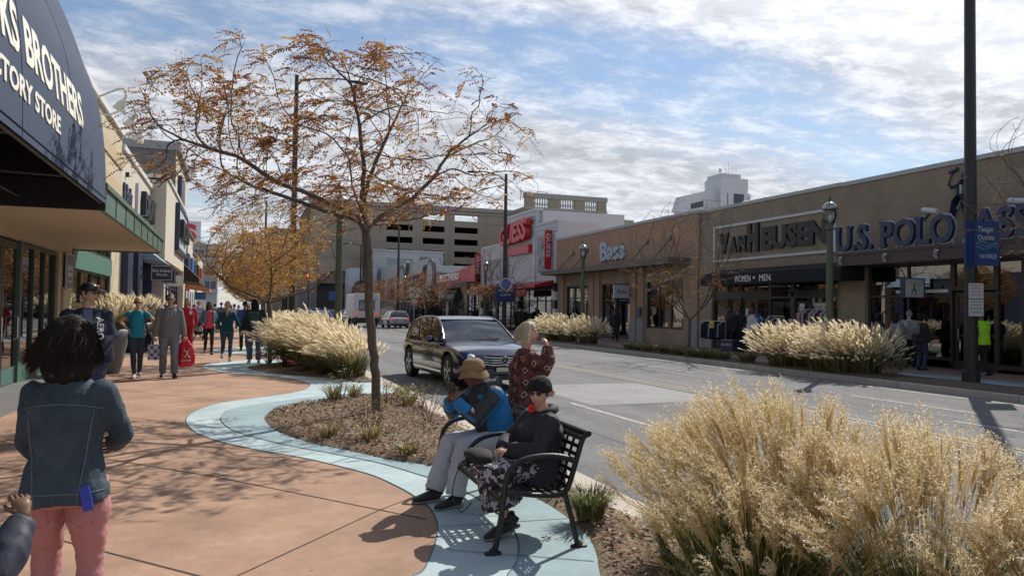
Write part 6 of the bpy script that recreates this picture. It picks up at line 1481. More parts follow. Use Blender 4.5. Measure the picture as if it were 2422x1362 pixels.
    if top:
        o = top[1] if len(top) > 1 else .014
        mb = MB(); torso(mb, o, (hem or .84)); arm(mb, sL, eL, wL, o*.9, 1.0 if sleeves == 'long' else .42); arm(mb, sR, eR, wR, o*.9, 1.0 if sleeves == 'long' else .42)
        if seated: mb.loft([Q(pel-F_*.02-sp*.06), Q(pel+sp*.1)], [((.17*fat+o)*s,(.13*fat+o)*s),((.15*fat+o)*s,(.12*fat+o)*s)], 14, up=(0,1,0))
        top_o = remesh(mb, vox, 4, top[2] if len(top) > 2 else 'jacket', top[0], t, wr=wr, wf=9, seed=wseed+3)
    if shoe:
        for (A_, K_, sg) in ((aL, kL, -1), (aR, kR, 1)):
            tv = Vector(P['toe'][0 if sg < 0 else 1]) if P['toe'] else Vector((.12*sg,1,0))
            if not P['toe']:
                dl = (A_-K_).normalized(); tv = Vector((.12*sg,1,0)); 
            tv = tv.normalized(); dn = Vector((0,0,-1)); dn = (dn-tv*dn.dot(tv)).normalized()
            m = MB(); m.loft([Q(A_-tv*.055+dn*.035), Q(A_-tv*.045+dn*.02), Q(A_+tv*.02+dn*.028), Q(A_+tv*.10+dn*.048), Q(A_+tv*.16+dn*.058), Q(A_+tv*.185+dn*.062)], [(.022*s,.03*s),(.034*s,.046*s),(.038*s,.042*s),(.045*s,.030*s),(.038*s,.022*s),(.02*s,.012*s)], 10, up=dn*-1)
            m.loft([Q(A_+dn*.0-tv*.01), Q(A_-dn*.05-tv*.012)], [.044*s,.040*s], 10)
            o_ = m.build('shoe', shoe, t, smooth=True, world=False)
            m = MB(); m.loft([Q(A_-tv*.07+dn*.072), Q(A_-tv*.05+dn*.074), Q(A_+tv*.06+dn*.076), Q(A_+tv*.14+dn*.078), Q(A_+tv*.19+dn*.078)], [(.022*s,.010*s),(.038*s,.012*s),(.040*s,.010*s),(.046*s,.010*s),(.022*s,.009*s)], 10, up=dn*-1); m.build('sole', M_sole, o_, world=False)
    if hair: hair_mesh(t, Q(hc), Vector(P['hd']).normalized(), Vector(P['hu']), s, hair, vox)
    t['_j'] = 1; del t['_j']
    J = dict(t=t, s=s, hc=Q(hc), wL=Q(wL), wR=Q(wR), eL=Q(eL), eR=Q(eR), sL=Q(sL), sR=Q(sR), neck=Q(neck), chest=Q(chest), pel=Q(pel), kL=Q(kL), kR=Q(kR), aL=Q(aL), aR=Q(aR), F=F_, X=X, sp=sp, f=Vector(P['hd']).normalized(), u=Vector(P['hu']))
    return J
def hair_mesh(t, c, f, u, s, hair, vox):
    m, style = hair[0], hair[1]; r = f.cross(u).normalized(); mb = MB()
    def el(p, rad, n=14, mm=9):
        V0 = MB(); V0.ball((0,0,0), rad, n, mm); mb.add([c+(r*v[0]+f*v[1]+u*v[2]+r*p[0]+f*p[1]+u*p[2])*s for v in V0.v], V0.f)
    el((0,-.016,.030), (.083,.095,.100))
    if style in ('bob','long','pony','curly'): el((0,-.035,-.01), (.085,.080,.10))
    if style == 'bob': el((0,-.045,-.055), (.088,.070,.085)); el((.062,-.005,-.03),(.026,.055,.085)); el((-.062,-.005,-.03),(.026,.055,.085))
    if style == 'curly': el((0,-.02,.02),(.115,.12,.13)); el((0,-.05,-.06),(.10,.08,.09))
    if style == 'long':
        mb.loft([c+(-f*.04+u*.02)*s, c+(-f*.07-u*.10)*s, c+(-f*.09-u*.22)*s, c+(-f*.10-u*.36)*s, c+(-f*.09-u*.44)*s], [(.085*s,.06*s),(.095*s,.055*s),(.10*s,.045*s),(.075*s,.035*s),(.02*s,.015*s)], 12, up=f)
    if style == 'pony':
        el((0,-.095,.035),(.032,.032,.032)); mb.loft([c+(-f*.09+u*.04)*s, c+(-f*.15+u*.01)*s, c+(-f*.155-u*.12)*s, c+(-f*.14-u*.25)*s, c+(-f*.13-u*.34)*s], [.028*s,.036*s,.040*s,.030*s,.008*s], 10)
    # keep the face clear
    V = [Vector(p) for p in mb.v]
    o = remesh(mb, max(.010, vox*.7), 3, 'hair', m, t, wr=.006, wf=28, wdir=(1.5,1.5,.5))
    if style != 'open':
        bm = bmesh.new(); bm.from_mesh(o.data)
        kill = []
        for v in bm.verts:
            d = (v.co-c)/s; y = d.dot(f); z = d.dot(u); x = abs(d.dot(r))
            lim = .046 if style in ('bob','curly','long') else .030
            if y > lim and z < .062: v.co -= f*(y-lim)*s*1.0
            if style in ('short',) and z < -.012 : v.co += u*(-.012-z)*s*.9
        bm.to_mesh(o.data); bm.free()
    return o
def glasses(J, m=None, kind='sun', wid=.066):
    c, f, u, s = J['hc'], J['f'], J['u'], J['s']; r = f.cross(u).normalized(); q = MB()
    for sg in (-1,1):
        p = c+(f*.092+u*.010+r*.031*sg)*s; q.loft([p-f*.003*s-r*.002*s, p+f*.003*s], [(.026*s,.018*s),(.026*s,.018*s)], 10, up=u)
        q.bar(c+(f*.09+u*.014+r*.057*sg)*s, c+(-f*.005+u*.016+r*.076*sg)*s, .004*s, .006*s)
    q.bar(c+(f*.096+u*.014-r*.01)*s, c+(f*.096+u*.014+r*.01)*s, .003*s, .005*s); o = q.build('sunglasses' if kind == 'sun' else 'glasses', m or M_sung, J['t'], world=False); return o
def facemarks(J, lip=(.40,.12,.11), brow=None, eyes=True):
    c, f, u, s = J['hc'], J['f'], J['u'], J['s']; r = f.cross(u).normalized()
    if eyes:
        for sg in (-1,1):
            q = MB(); V0 = MB(); V0.ball((0,0,0),(.0125,.008,.0075),8,6); q.add([c+(r*(v[0]+.031*sg)+f*(v[1]+.079)+u*(v[2]+.006))*s for v in V0.v], V0.f); e = q.build('eye', mat('eye_white',(.55,.52,.50),.3), J['t'], smooth=True, world=False)
            q = MB(); V0 = MB(); V0.ball((0,0,0),(.006,.004,.006),7,5); q.add([c+(r*(v[0]+.031*sg)+f*(v[1]+.0855)+u*(v[2]+.006))*s for v in V0.v], V0.f); q.build('iris', M_hairb, e, world=False)
    if brow is not None:
        for sg in (-1,1):
            q = MB(); q.loft([c+(r*.014*sg+f*.094+u*.024)*s, c+(r*.034*sg+f*.090+u*.030)*s, c+(r*.052*sg+f*.076+u*.024)*s], [.003*s,.0035*s,.002*s], 5); q.build('eyebrow', brow, J['t'], world=False)
    q = MB()
    q.loft([c+(-r*.022+f*.081-u*.060)*s, c+(f*.0955-u*.0585)*s, c+(r*.022+f*.081-u*.060)*s], [(.003*s,.003*s),(.005*s,.007*s),(.003*s,.003*s)], 6, up=u); q.build('lips', mat('lips_%d'%int(lip[0]*100), lip, .5), J['t'], world=False)
def loc_at(u, depth, z=0.0):
    d = ray(u, 723); return (d.x*depth/d.dot(_f), d.y*depth/d.dot(_f), z)
def gl(u, v): p = G(u, v); return (p.x, p.y, 0)
def face_dir(dx, dy): return math.atan2(dy, dx)-math.pi/2      # rotation that turns local +Y to (dx,dy)
TOCAM = face_dir(.12,-1); AWAY = face_dir(-.05,1)
def walk(a=.22, arm=.16, **k):
    d = dict(la=(-.09,a,.09), ra=(.09,-a,.13), lw=(-.27,-arm*.6,.88), rw=(.27,arm+.04,.90)); d.update(k); return d
def strands(J, m, n, seed=1):
    rs = np.random.RandomState(seed); c, s = np.array(J['hc']), J['s']; f = np.array(J['f']); r_ = np.cross(f,[0,0,1]); V, F = [], []
    while len(V) < n*10:
        a, e = rs.uniform(0,2*math.pi), math.acos(rs.uniform(-.5,1)); d = np.array([math.sin(e)*math.cos(a), math.sin(e)*math.sin(a), math.cos(e)])
        if d[1] > .45 and d[2] < .55: continue
        p = c+(r_*d[0]*.088+f*(d[1]*.098-.02)+np.array([0,0,1])*(d[2]*.102+.03))*s; P = [p]; v = (r_*d[0]*.5+f*(d[1]*.4-.1)+np.array([0,0,-.8])); L = rs.uniform(.04,.11)*s
        for k in range(4): v = v+rs.normal(0,.22,3)+[0,0,-.2]; v /= np.linalg.norm(v); P.append(P[-1]+v*L/4+(P[-1]-c)*.004)
        side = np.cross(v, rs.normal(0,1,3)); side /= np.linalg.norm(side)+1e-9; ribbon(V, F, P, np.array([.002,.002,.0018,.0014,.0006]), side)
    raw('hair_strands', V, F, m, J['t'], world=False)
# ---- strolling people on the left pavement
# near woman in a denim jacket, seen from behind
M_denim = mat('denim', (.020,.034,.052), .85, col2=(.050,.080,.110), vscale=7, bump=.35, bscale=60)
M_pink = mat('pink_jeans', (.42,.185,.19), .8, var=.07, vscale=4, bump=.2, bscale=50)
lx = loc_at(166, 3.35)
J = person('woman with loose dark hair in a denim jacket and pink jeans, seen from behind', lx, face_dir(.10,1), 1.54, dict(lw=(-.15,.26,.95), rw=(.14,.31,1.06), lp=(-.6,-.9,-.3), rp=(.7,-.8,-.3), la=(-.12,.05,.09), ra=(.13,-.06,.09), hd=(.15,1,-.1), turn=-.05),
    'dark', (M_denim,.014,'jacket'), (M_pink,.010,.0), M_shoe, None, 1.12, True, vox=.011, wr=.012, hem=.845)
t = J['t']; s = J['s']; c = J['hc']
# jacket seams, waistband and yoke
q = MB(); cj = J['chest']
def back_pt(x, z, o=.004):
    """point on the jacket's back by ray-casting the built mesh"""
    ob = [k for k in t.children if k.name.startswith('jacket')][0]
    ok, loc, nrm, _ = ob.ray_cast(Vector((x, -1.0, z)), Vector((0,1,0)))
    return (loc+nrm*o) if ok else Vector((x,-.14,z))
bpy.context.view_layer.update()
seams = [[(x, 1.17-.9*x*x*1.2) for x in np.linspace(-.155,.155,15)], [(-.11-.000*k, 1.15-.35*k/8) for k in range(0)],
         [(-.125+.045*k/8, 1.145-.40*k/8) for k in range(9)], [(.125-.045*k/8, 1.145-.40*k/8) for k in range(9)], [(x,.795) for x in np.linspace(-.17,.17,15)]]
for sm in seams:
    if len(sm) > 1:
        P = [back_pt(x,z,.0015) for x,z in sm]
        q.loft(P, [.0034]*len(P), 5)
q.build('seams', mat('denim_seam', (.10,.125,.14), .8), t, world=False)
q = MB(); P = [back_pt(x, z, -.004) for x, z in ((.05,.74),(.055,.80),(.06,.85))]; b_ = back_pt(.115,.79,.010)
q.obox((b_.x,b_.y-.004,b_.z-.02), (.019,0,.006), (0,.005,0), (-.010,0,.050)); tag(q.build('pocket_phone', mat('bright_blue',(.03,.06,.42),.4), t, world=False), 'blue phone case sticking out of the back pocket')
pob = [k for k in t.children if k.name.startswith('trousers')][0]
def pant_pt(x, z, o=.003):
    ok, loc, nrm, _ = pob.ray_cast(Vector((x,-1,z)), Vector((0,1,0))); return loc+nrm*o if ok else Vector((x,-.12,z))
q = MB(); 
for P0 in ([(.04,.735),(.09,.725),(.135,.74)], [(.04,.735),(.045,.66),(.085,.635),(.13,.655),(.135,.74)], [(-.04,.735),(-.09,.725),(-.135,.74)], [(-.04,.735),(-.045,.66),(-.085,.635),(-.13,.655),(-.135,.74)], [(0,.77),(0,.70),(.004,.64)]):
    q.loft([pant_pt(x,z,.001) for x,z in P0], [.0022]*len(P0), 5)
q.build('pocket_seams', mat('pink_seam', (.36,.12,.13), .8), t, world=False)
# her hair: inner volume + many loose strands
rs = np.random.RandomState(3)
q = MB()
def el(p, r_): V0 = MB(); V0.ball((0,0,0), r_, 18, 12); q.add([c+Vector(v)*s+Vector(p)*s for v in V0.v], V0.f)
el((0,-.02,.03),(.112,.120,.116)); el((0,-.055,-.04),(.138,.105,.115)); el((0,-.05,-.125),(.118,.088,.085)); el((.04,-.06,-.08),(.09,.07,.07))
hh = remesh(q, .011, 3, 'hair', M_hairb, t, wr=.008, wf=22, wdir=(1.6,1.2,.35), seed=5)
V, F = [], []
cn = np.array(c)
for i in range(5200):
    a = rs.uniform(-math.pi, 0) if rs.rand() < .85 else rs.uniform(0, math.pi); e = math.acos(rs.uniform(-.45,1)); d0 = np.array([math.sin(e)*math.cos(a), math.sin(e)*math.sin(a), math.cos(e)])
    p = cn+np.array([.112,.120,.116])*d0*s+np.array([0,-.02,.03])*s
    dirv = np.array([d0[0]*.35, d0[1]*.3-.08, -.7]); L = rs.uniform(.06,.18)*s*(1.15 if d0[0] < 0 else .85)*(1 if d0[2] > .2 else .75); P = [p]; v = dirv/np.linalg.norm(dirv)
    jit = rs.normal(0,.16,3); jit[0] -= .12
    for k in range(5):
        v = v+np.array([0,0,-.24])+jit*.45+rs.normal(0,.12,3); 
        if k > 2: v[0] += (-.10+.10*rs.normal())
        v /= np.linalg.norm(v); q_ = P[-1]+v*L/5
        w_ = q_-(cn+np.array([0,-.03,-.03])*s); rr = np.array([.138,.125,.165])*s; m_ = np.linalg.norm(w_/rr)
        if m_ < 1.0: q_ = (cn+np.array([0,-.03,-.03])*s)+w_/m_*1.01
        P.append(q_)
    side = np.cross(v,[0,1,0])+rs.normal(0,.3,3); side /= np.linalg.norm(side)+1e-9
    ribbon(V, F, P, np.array([.0013,.0014,.0013,.0011,.0008,.0003]), side)
q = MB(); nk = J['neck']; q.loft([nk+Vector((.08,.04,-.04))*s, nk+Vector((.085,-.04,.0))*s, nk+Vector((.045,-.085,.02))*s, nk+Vector((-.045,-.085,.02))*s, nk+Vector((-.085,-.04,.0))*s, nk+Vector((-.08,.04,-.04))*s], [(.012,.035)]*6, 8); q.build('collar', M_denim, t, smooth=True, world=False)
raw('hair_strands', V, F, mat('hair_strand', (.020,.014,.012), .75, spec=.15), t, world=False)
# child at the left edge, raised hand
cl = loc_at(-262, 2.0)
J = person('child in a dark navy jacket at the left edge, one hand raised', cl, face_dir(.75,1), 1.16, dict(rw=(.30,.37,1.50), rp=(1.0,-.1,-1.2), rh=(-.45,.15,.75), rn=(-.6,.3,-.3), rt=(-.2,-.3,.6), lw=(-.22,.2,1.05), curl=.75), 'brown', (mat('navy_puffer',(.018,.024,.045),.65,bump=.2,bscale=20),.040,'jacket'), (M_jeand,), M_shoe, (M_hairb,'short'), 1.2, False, vox=.011, wr=.010)
# man in cap and dark zip hoodie with white letters
M_hood = mat('navy_hoodie', (.016,.022,.045), .85, bump=.2, bscale=40)
def plaid(name, c1, c2, c3, sc):
    m = mat(name, c1, .85); nt = m.node_tree; N = nt.nodes; L = nt.links; b = N['Principled BSDF']; tc = N.new('ShaderNodeTexCoord')
    ch = N.new('ShaderNodeTexChecker'); ch.inputs['Scale'].default_value = sc; ch.inputs['Color1'].default_value = (*c1,1); ch.inputs['Color2'].default_value = (*c2,1)
    mp = N.new('ShaderNodeMapping'); mp.inputs['Scale'].default_value = (1,.001,1); L.new(tc.outputs['Object'], mp.inputs[0]); L.new(mp.outputs[0], ch.inputs['Vector'])
    w = N.new('ShaderNodeTexWave'); w.inputs['Scale'].default_value = sc*.9; w.bands_direction = 'Z'; L.new(tc.outputs['Object'], w.inputs['Vector'])
    mx = N.new('ShaderNodeMix'); mx.data_type = 'RGBA'; mx.inputs['B'].default_value = (*c3,1); L.new(ch.outputs[0], mx.inputs['A']); mt = N.new('ShaderNodeMath'); mt.operation = 'GREATER_THAN'; mt.inputs[1].default_value = .8; L.new(w.outputs['Fac'], mt.inputs[0]); L.new(mt.outputs[0], mx.inputs['Factor']); L.new(mx.outputs['Result'], b.inputs['Base Color']); return m
al_ = loc_at(206, 9.3)
J = person('man in a black cap and navy zip jacket with white letters, looking aside', al_, face_dir(.25,-1), 1.86, dict(hd=(-.75,.66,0), lw=(-.10,.24,.98), rw=(.28,.12,.88), lp=(-1,-.5,-.2), la=(-.12,.1,.09), ra=(.12,-.1,.09)), 'light', (M_hood,.028,'jacket'), (M_jeand,.012,.012), M_shoe, (M_hairbr,'short'), 1.62, False, vox=.015, wr=.008)
t = J['t']; c = J['hc']; s = J['s']; f = J['f']; r_ = f.cross(Vector((0,0,1)))
q = MB(); V0 = MB(); V0.ball((0,0,0),(.093,.106,.085),16,10); q.add([c+(r_*v[0]+f*(v[1]-.008)+Vector((0,0,max(v[2],-.02)+.052)))*s for v in V0.v], V0.f); hat = q.build('cap', M_black, t, smooth=True, world=False)
q = MB(); q.loft([c+(f*.06+Vector((0,0,.045)))*s, c+(f*.11+Vector((0,0,.050)))*s, c+(f*.165+Vector((0,0,.035)))*s, c+(f*.18+Vector((0,0,.028)))*s], [(.07*s,.008*s),(.078*s,.008*s),(.055*s,.007*s),(.02*s,.005*s)], 10); q.build('brim', M_black, hat, smooth=True, world=False)
q = MB(); q.ball(c+(f*.098+Vector((0,0,.085)))*s, (.02*s,.02*s,.02*s), 8, 6); q.build('cap_emblem', mat('orange_patch',(.5,.16,.05),.6), hat, world=False)
glasses(J, mat('clear_lens',(.12,.12,.12),.15), 'clear'); facemarks(J)
bpy.context.view_layer.update()
def front_pt(t, part, x, z, o=.004):
    ob = [k for k in t.children if k.name.startswith(part)][0]
    ok, loc, nrm, _ = ob.ray_cast(Vector((x, 1.2, z)), Vector((0,-1,0))); return (loc+nrm*o) if ok else None
q = MB(); V = []; 
zs = np.linspace(1.20,1.53,7); xs_ = np.linspace(-.052,.052,5)
for z in zs:
    for x in xs_:
        p = front_pt(t,'jacket',x*(.55+.45*(z-1.2)/.33)+.0,z,.006) or Vector((x,.18,z)); V.append(p)
q.add(V, [(i*5+j,i*5+j+1,(i+1)*5+j+1,(i+1)*5+j) for i in range(6) for j in range(4)]); q.build('plaid_shirt', plaid('blue_plaid',(.05,.08,.17),(.35,.38,.45),(.02,.03,.07),55), t, smooth=True, world=False)
q = MB()
def chest_fn(x0, z0, part):
    def fn(x, y, d):
        xx = x0-y; zz = z0-x; p = front_pt(t, part, xx, zz, .003); return (p+Vector((0,d,0))) if p else Vector((xx,.17,zz))
    return fn
letters(q, 'AERO', (0,0,0), (1,0,0), (0,0,1), .075, .004, width=.27, bold=.02, fn=chest_fn(-.095,1.44,'jacket')); q.build('jacket_letters', M_whitel, t, world=False)
q = MB(); q.loft([front_pt(t,'jacket',.07,1.47,.006), front_pt(t,'jacket',.075,1.38,.008), front_pt(t,'jacket',.082,1.28,.008)], [.004]*3, 5); q.build('drawstring', M_whitel, t, world=False)
# woman in turquoise, hands on hips
M_turq = mat('turquoise_jersey', (.010,.24,.36), .8, bump=.15, bscale=30)
J = person('blond woman in a turquoise shirt and sunglasses with hands on hips', gl(322,893), face_dir(.05,-1), 1.77, walk(.13,0,lw=(-.17,.03,1.04), rw=(.17,.03,1.04), lp=(-1,-.35,.1), rp=(1,-.35,.1), lh=(.1,.5,-.8), rh=(-.1,.5,-.8), ra=(.03,.16,.09), la=(-.05,-.14,.12)), 'light', (M_turq,.008,'shirt'), (M_jeand,.006,.004), mat('pink_grey_shoe',(.40,.33,.33),.6), (M_hairbl,'short'), 1.06, True, vox=.015, wr=.005, sleeves='short', hem=.87)
glasses(J); facemarks(J, eyes=False); t = J['t']; s = J['s']
q = MB(); sh = J['sL']; q.loft([sh+Vector((.02,-.08,.0))*s, sh+Vector((.02,.0,.065))*s, sh+Vector((.0,.10,-.05))*s, sh+Vector((-.03,.10,-.28))*s, sh+Vector((-.07,.02,-.50))*s], [(.014,.006)]*5, 6); q.loft([sh+Vector((-.07,-.02,-.42))*s, sh+Vector((-.09,-.02,-.55))*s, sh+Vector((-.09,-.02,-.70))*s, sh+Vector((-.08,-.02,-.76))*s], [(.05,.03),(.085,.07),(.10,.085),(.06,.04)], 12)
b = q.build('handbag', M_blk, None, smooth=True); b.location = t.location; b.rotation_euler = t.rotation_euler; tag(b, 'black shoulder bag hanging from the woman in turquoise', 'bag')
# man in grey hoodie
M_gry = mat('grey_marl', (.165,.165,.175), .9, var=.06, vscale=60, bump=.2, bscale=50)
J = person('man in a grey hooded sweatshirt, dark sunglasses and grey jeans carrying bags', gl(398,893), face_dir(.08,-1), 1.85, walk(.12,.02,la=(-.11,.14,.09), ra=(.11,-.10,.10), lw=(-.30,.04,.80), rw=(.30,.03,.80), curl=.9), 'tan', (M_gry,.026,'sweatshirt'), (M_jeang,.016,.022), M_shoe, (M_hairbr,'short'), 1.10, False, vox=.015, wr=.008, hem=.86)
glasses(J); facemarks(J, eyes=False); t = J['t']; s = J['s']; bpy.context.view_layer.update()
q = MB(); nk = J['neck']; q.loft([nk+Vector((.07,.06,-.02))*s, nk+Vector((.10,-.03,.02))*s, nk+Vector((.05,-.10,.0))*s, nk+Vector((-.05,-.10,.0))*s, nk+Vector((-.10,-.03,.02))*s, nk+Vector((-.07,.06,-.02))*s, nk+Vector((0,.10,-.07))*s], [(.03,.03),(.035,.035),(.045,.04),(.045,.04),(.035,.035),(.03,.03),(.015,.015)], 8); q.build('hood', M_gry, t, smooth=True, world=False)
q = MB()
for x in (-.035,.035): 
    P = [front_pt(t,'sweatshirt',x,z,.005) for z in (1.50,1.42,1.33)]; P = [p for p in P if p]
    if len(P) > 1: q.loft(P, [.004]*len(P), 5)
if q.v: q.build('drawstrings', M_whitel, t, world=False)
def to_world(t, p):
    a = t.rotation_euler.z; return Vector((t.location.x+p.x*math.cos(a)-p.y*math.sin(a), t.location.y+p.x*math.sin(a)+p.y*math.cos(a), t.location.z+p.z))
hL, hR = to_world(t, J['wL']), to_world(t, J['wR'])       # his left hand is the one on the right of the picture
q = MB(); bx, by, bz = hR.x, hR.y+.0, hR.z-.12; bw = thing('shopping_bag', 'small paper bag with blue and white checks held by the man in grey', 'bag', (bx,by,bz-.40))
q.prism([(bx-.115,bz-.40),(bx+.115,bz-.40),(bx+.115,bz-.07),(bx-.115,bz-.07)], 'y', by-.05, by+.05); q.build('bag_body', plaid('check_paper',(.035,.045,.16),(.55,.55,.62),(.25,.27,.40),13), bw)
q = MB()
for sg in (-1,1): q.loft(smooth3([(bx-.05,by+.045*sg,bz-.08),(bx-.045,by+.03*sg,bz+.02),(bx,by+.01*sg,bz+.05),(bx+.045,by+.03*sg,bz+.02),(bx+.05,by+.045*sg,bz-.08)],3), .003, 5)
q.build('handles', M_trim, bw)
bx, by, bz = hL.x+.03, hL.y, hL.z-.10; bw = thing('shopping_bag', 'large glossy red plastic bag with white marks held by the man in grey', 'bag', (bx,by,bz-.55))
q = MB(); q.loft([(bx,by,bz+.04),(bx,by,bz-.02),(bx,by,bz-.12),(bx+.01,by,bz-.35),(bx+.02,by,bz-.52),(bx+.03,by,bz-.58)], [(.02,.015),(.09,.02),(.15,.05),(.19,.09),(.18,.10),(.13,.06)], 16, up=(0,1,0))
red = remesh(q, .014, 3, 'bag_body', mat('red_plastic',(.52,.010,.025),.22,bump=.3,bscale=14), None, wr=.013, wf=12, seed=2); red.parent = bw; red.location = Vector((0,0,0))-bw.location
q = MB(); xx = bx-.06
for (x0,z0,x1,z1) in ((-.05,-.20,.02,-.28),(.02,-.28,-.04,-.36),(.05,-.20,.0,-.26),(.01,-.30,.07,-.37)): q.bar((bx+x0+.03,by-.105,bz+z0),(bx+x1+.03,by-.11,bz+z1),.02,.012)
letters(q, 'UNDER', (bx-.08,by-.118,bz-.45), (1,0,0), (0,0,1), .03, .012, width=.2); q.build('white_marks', M_whitel, bw)
# the others on the left pavement
M_redc = mat('red_jacket', (.33,.008,.018), .75); M_bluesh = mat('light_blue_shirt', (.30,.40,.58), .8); M_khaki = mat('khaki', (.33,.28,.22), .85); M_teal = mat('dark_teal_knit', (.006,.065,.078), .85); M_coral = mat('coral_shirt', (.60,.05,.085), .7); M_jj = mat('faded_denim', (.10,.15,.19), .85)
J = person('man with braided hair in a bright red hooded jacket behind the man in grey', gl(441,836), face_dir(.1,-1), 1.84, walk(.15,.05,curl=.6), 'tan', (M_redc,.035,'jacket'), (M_redc,.02,.01), M_shoe, (M_hairbr,'long'), 1.2, False, vox=.022); facemarks(J, eyes=False)
q = MB(); q.box(-.13,.19,1.30,-.05,.20,1.40); q.build('jacket_patch', M_whitel, J['t'], world=False)
J = person('man in a light blue shirt and khaki trousers with folded arms', gl(468,797), face_dir(.1,-1), 1.82, dict(lw=(.02,.20,1.22), rw=(-.02,.24,1.20), lp=(-1,.2,-.6), rp=(1,.2,-.6)), 'light', (M_bluesh,.016,'shirt'), (M_khaki,.02,.02), M_shoew, (M_hairbr,'short'), 1.1, False, vox=.024); glasses(J)
J = person('woman in an open denim jacket over a coral shirt and black trousers', gl(492,838), face_dir(.15,-1), 1.73, walk(.10,.02,lw=(-.26,.10,.95), rw=(.22,.16,1.0)), 'dark', (M_coral,.008,'shirt'), (M_blk,.004,.0), M_shoe, (M_hairb,'long'), 1.05, True, vox=.018, hem=.86, sleeves='short'); t = J['t']; s = J['s']; facemarks(J, lip=(.2,.05,.05), eyes=False)
for sg, S_, E_, W_ in ((-1,J['sL'],J['eL'],J['wL']),(1,J['sR'],J['eR'],J['wR'])):
    q = MB(); q.loft([S_, S_.lerp(E_,.5), E_, E_.lerp(W_,.8)], [.072*s,.068*s,.060*s,.052*s], 10); q.ball(S_, .078*s, 10, 7); q.loft([J['chest']+Vector((.115*sg,.02,.13))*s, J['chest']+Vector((.125*sg,.03,-.05))*s, J['chest']+Vector((.125*sg,.02,-.22))*s], [(.062*s,.12*s),(.062*s,.135*s),(.06*s,.125*s)], 12)
    remesh(q, .018, 3, 'jacket_side', M_jj, t, wr=.006)
J = person('woman with a long blond ponytail in a dark teal sweater, seen from behind', gl(535,856), face_dir(.05,1), 1.74, walk(.16,.0,la=(-.10,-.22,.20), ra=(.09,.08,.09), rw=(.42,.06,.86), lw=(-.24,.08,.92), rp=(.4,-.7,-.4)), 'light', (M_teal,.012,'sweater'), (M_jeand,.004,.0), M_shoew, (M_hairbl,'pony'), 1.12, True, vox=.017, hem=.84)
M_vars = mat('black_varsity', (.012,.014,.020), .8)
J = person('long-haired man in a black jacket with a blue and green print on its back', gl(600,859), face_dir(-.02,1), 1.82, dict(la=(-.11,.03,.09), ra=(.12,-.04,.09), lw=(-.33,.04,.86), rw=(.30,.06,.90)), 'light', (M_vars,.034,'jacket'), (M_jean,.020,.024), M_shoew, (M_hairb,'long'), 1.25, False, vox=.017, wr=.007, hem=.86)
t = J['t']; bpy.context.view_layer.update()
def bk_pt(t, part, x, z, o=.004):
    ob = [k for k in t.children if k.name.startswith(part)][0]; ok, loc, nrm, _ = ob.ray_cast(Vector((x,-1.2,z)), Vector((0,1,0))); return (loc+nrm*o) if ok else Vector((x,-.17,z))
def back_patch(name, m, x0, x1, z0, z1, n=7, o=.006):
    q = MB(); V = [bk_pt(t,'jacket',x,z,o) for z in np.linspace(z0,z1,n) for x in np.linspace(x0,x1,n)]; q.add(V, [(i*n+j,i*n+j+1,(i+1)*n+j+1,(i+1)*n+j) for i in range(n-1) for j in range(n-1)]); q.build(name, m, t, smooth=True, world=False)
back_patch('teal_yoke', mat('teal_print',(.015,.06,.065),.7,var=.5,vscale=12), -.17,.10,1.20,1.46)
back_patch('blue_print', mat('blue_print',(.05,.075,.19),.7,col2=(.20,.25,.38),vscale=14), -.11,.14,1.06,1.18, o=.009)
q = MB()
fnb = lambda x0,z0: (lambda x,y,d: bk_pt(t,'jacket',x0+x,z0+y,.010+d*.5))
letters(q,'PHILLIES',(0,0,0),(1,0,0),(0,0,1),.045,.003,width=.24,bold=.01,fn=fnb(-.12,1.39)); letters(q,'WORLD SERIES',(0,0,0),(1,0,0),(0,0,1),.03,.003,width=.25,bold=.01,fn=fnb(-.12,1.32)) if False else None
q.build('back_lettering', mat('olive_print',(.14,.17,.10),.7), t, world=False)
J = person('person in a bright blue jacket and dark trousers beyond the long-haired man', gl(577,830), face_dir(-.05,1), 1.78, walk(.12), 'brown', (mat('royal_blue',(.012,.05,.20),.7),.025,'jacket'), (M_blk,.012,.01), M_shoe, (M_hairb,'short'), 1.1, False, vox=.024)
crowd = [(507,790,(.02,.02,.03),'small figure in black beyond the coral shirt woman'),(545,782,(.30,.40,.60),'distant figure in pale blue above the ponytail woman'),(553,778,(.55,.50,.50),'distant figure with red hair in white, left of the ponytail'),(522,785,(.10,.10,.12),'distant figure in charcoal among the walkers'),(563,780,(.50,.47,.45),'distant figure in a pale top right of the ponytail'),(585,776,(.40,.02,.03),'distant figure in red between the blue jacket and the long-haired man'),(458,790,(.55,.55,.55),'distant figure in white half behind the man with folded arms'),(640,772,(.03,.04,.09),'distant dark figure by the far pale grasses')]
proto = None
for i,(u,v,cc,lab) in enumerate(crowd):
    tp_ = (mat('crowd_top_%s' % 'abcdefgh'[i], cc, .8),.02,'jacket')
    person(lab, gl(u,v), TOCAM+rnd(-.3,.3) if i % 3 else AWAY, 1.70+rnd(-.08,.12), walk(rnd(.05,.2)), ['light','tan','brown'][i%3], tp_, ((M_jeand,M_blk,M_khaki)[i%3],.01,.01), M_shoe, ((M_hairb,M_hairbr,mat('hair_red',(.40,.12,.04),.6))[i%3],['short','bob','curly'][i%3]), 1.05, i%2==0, vox=.032)
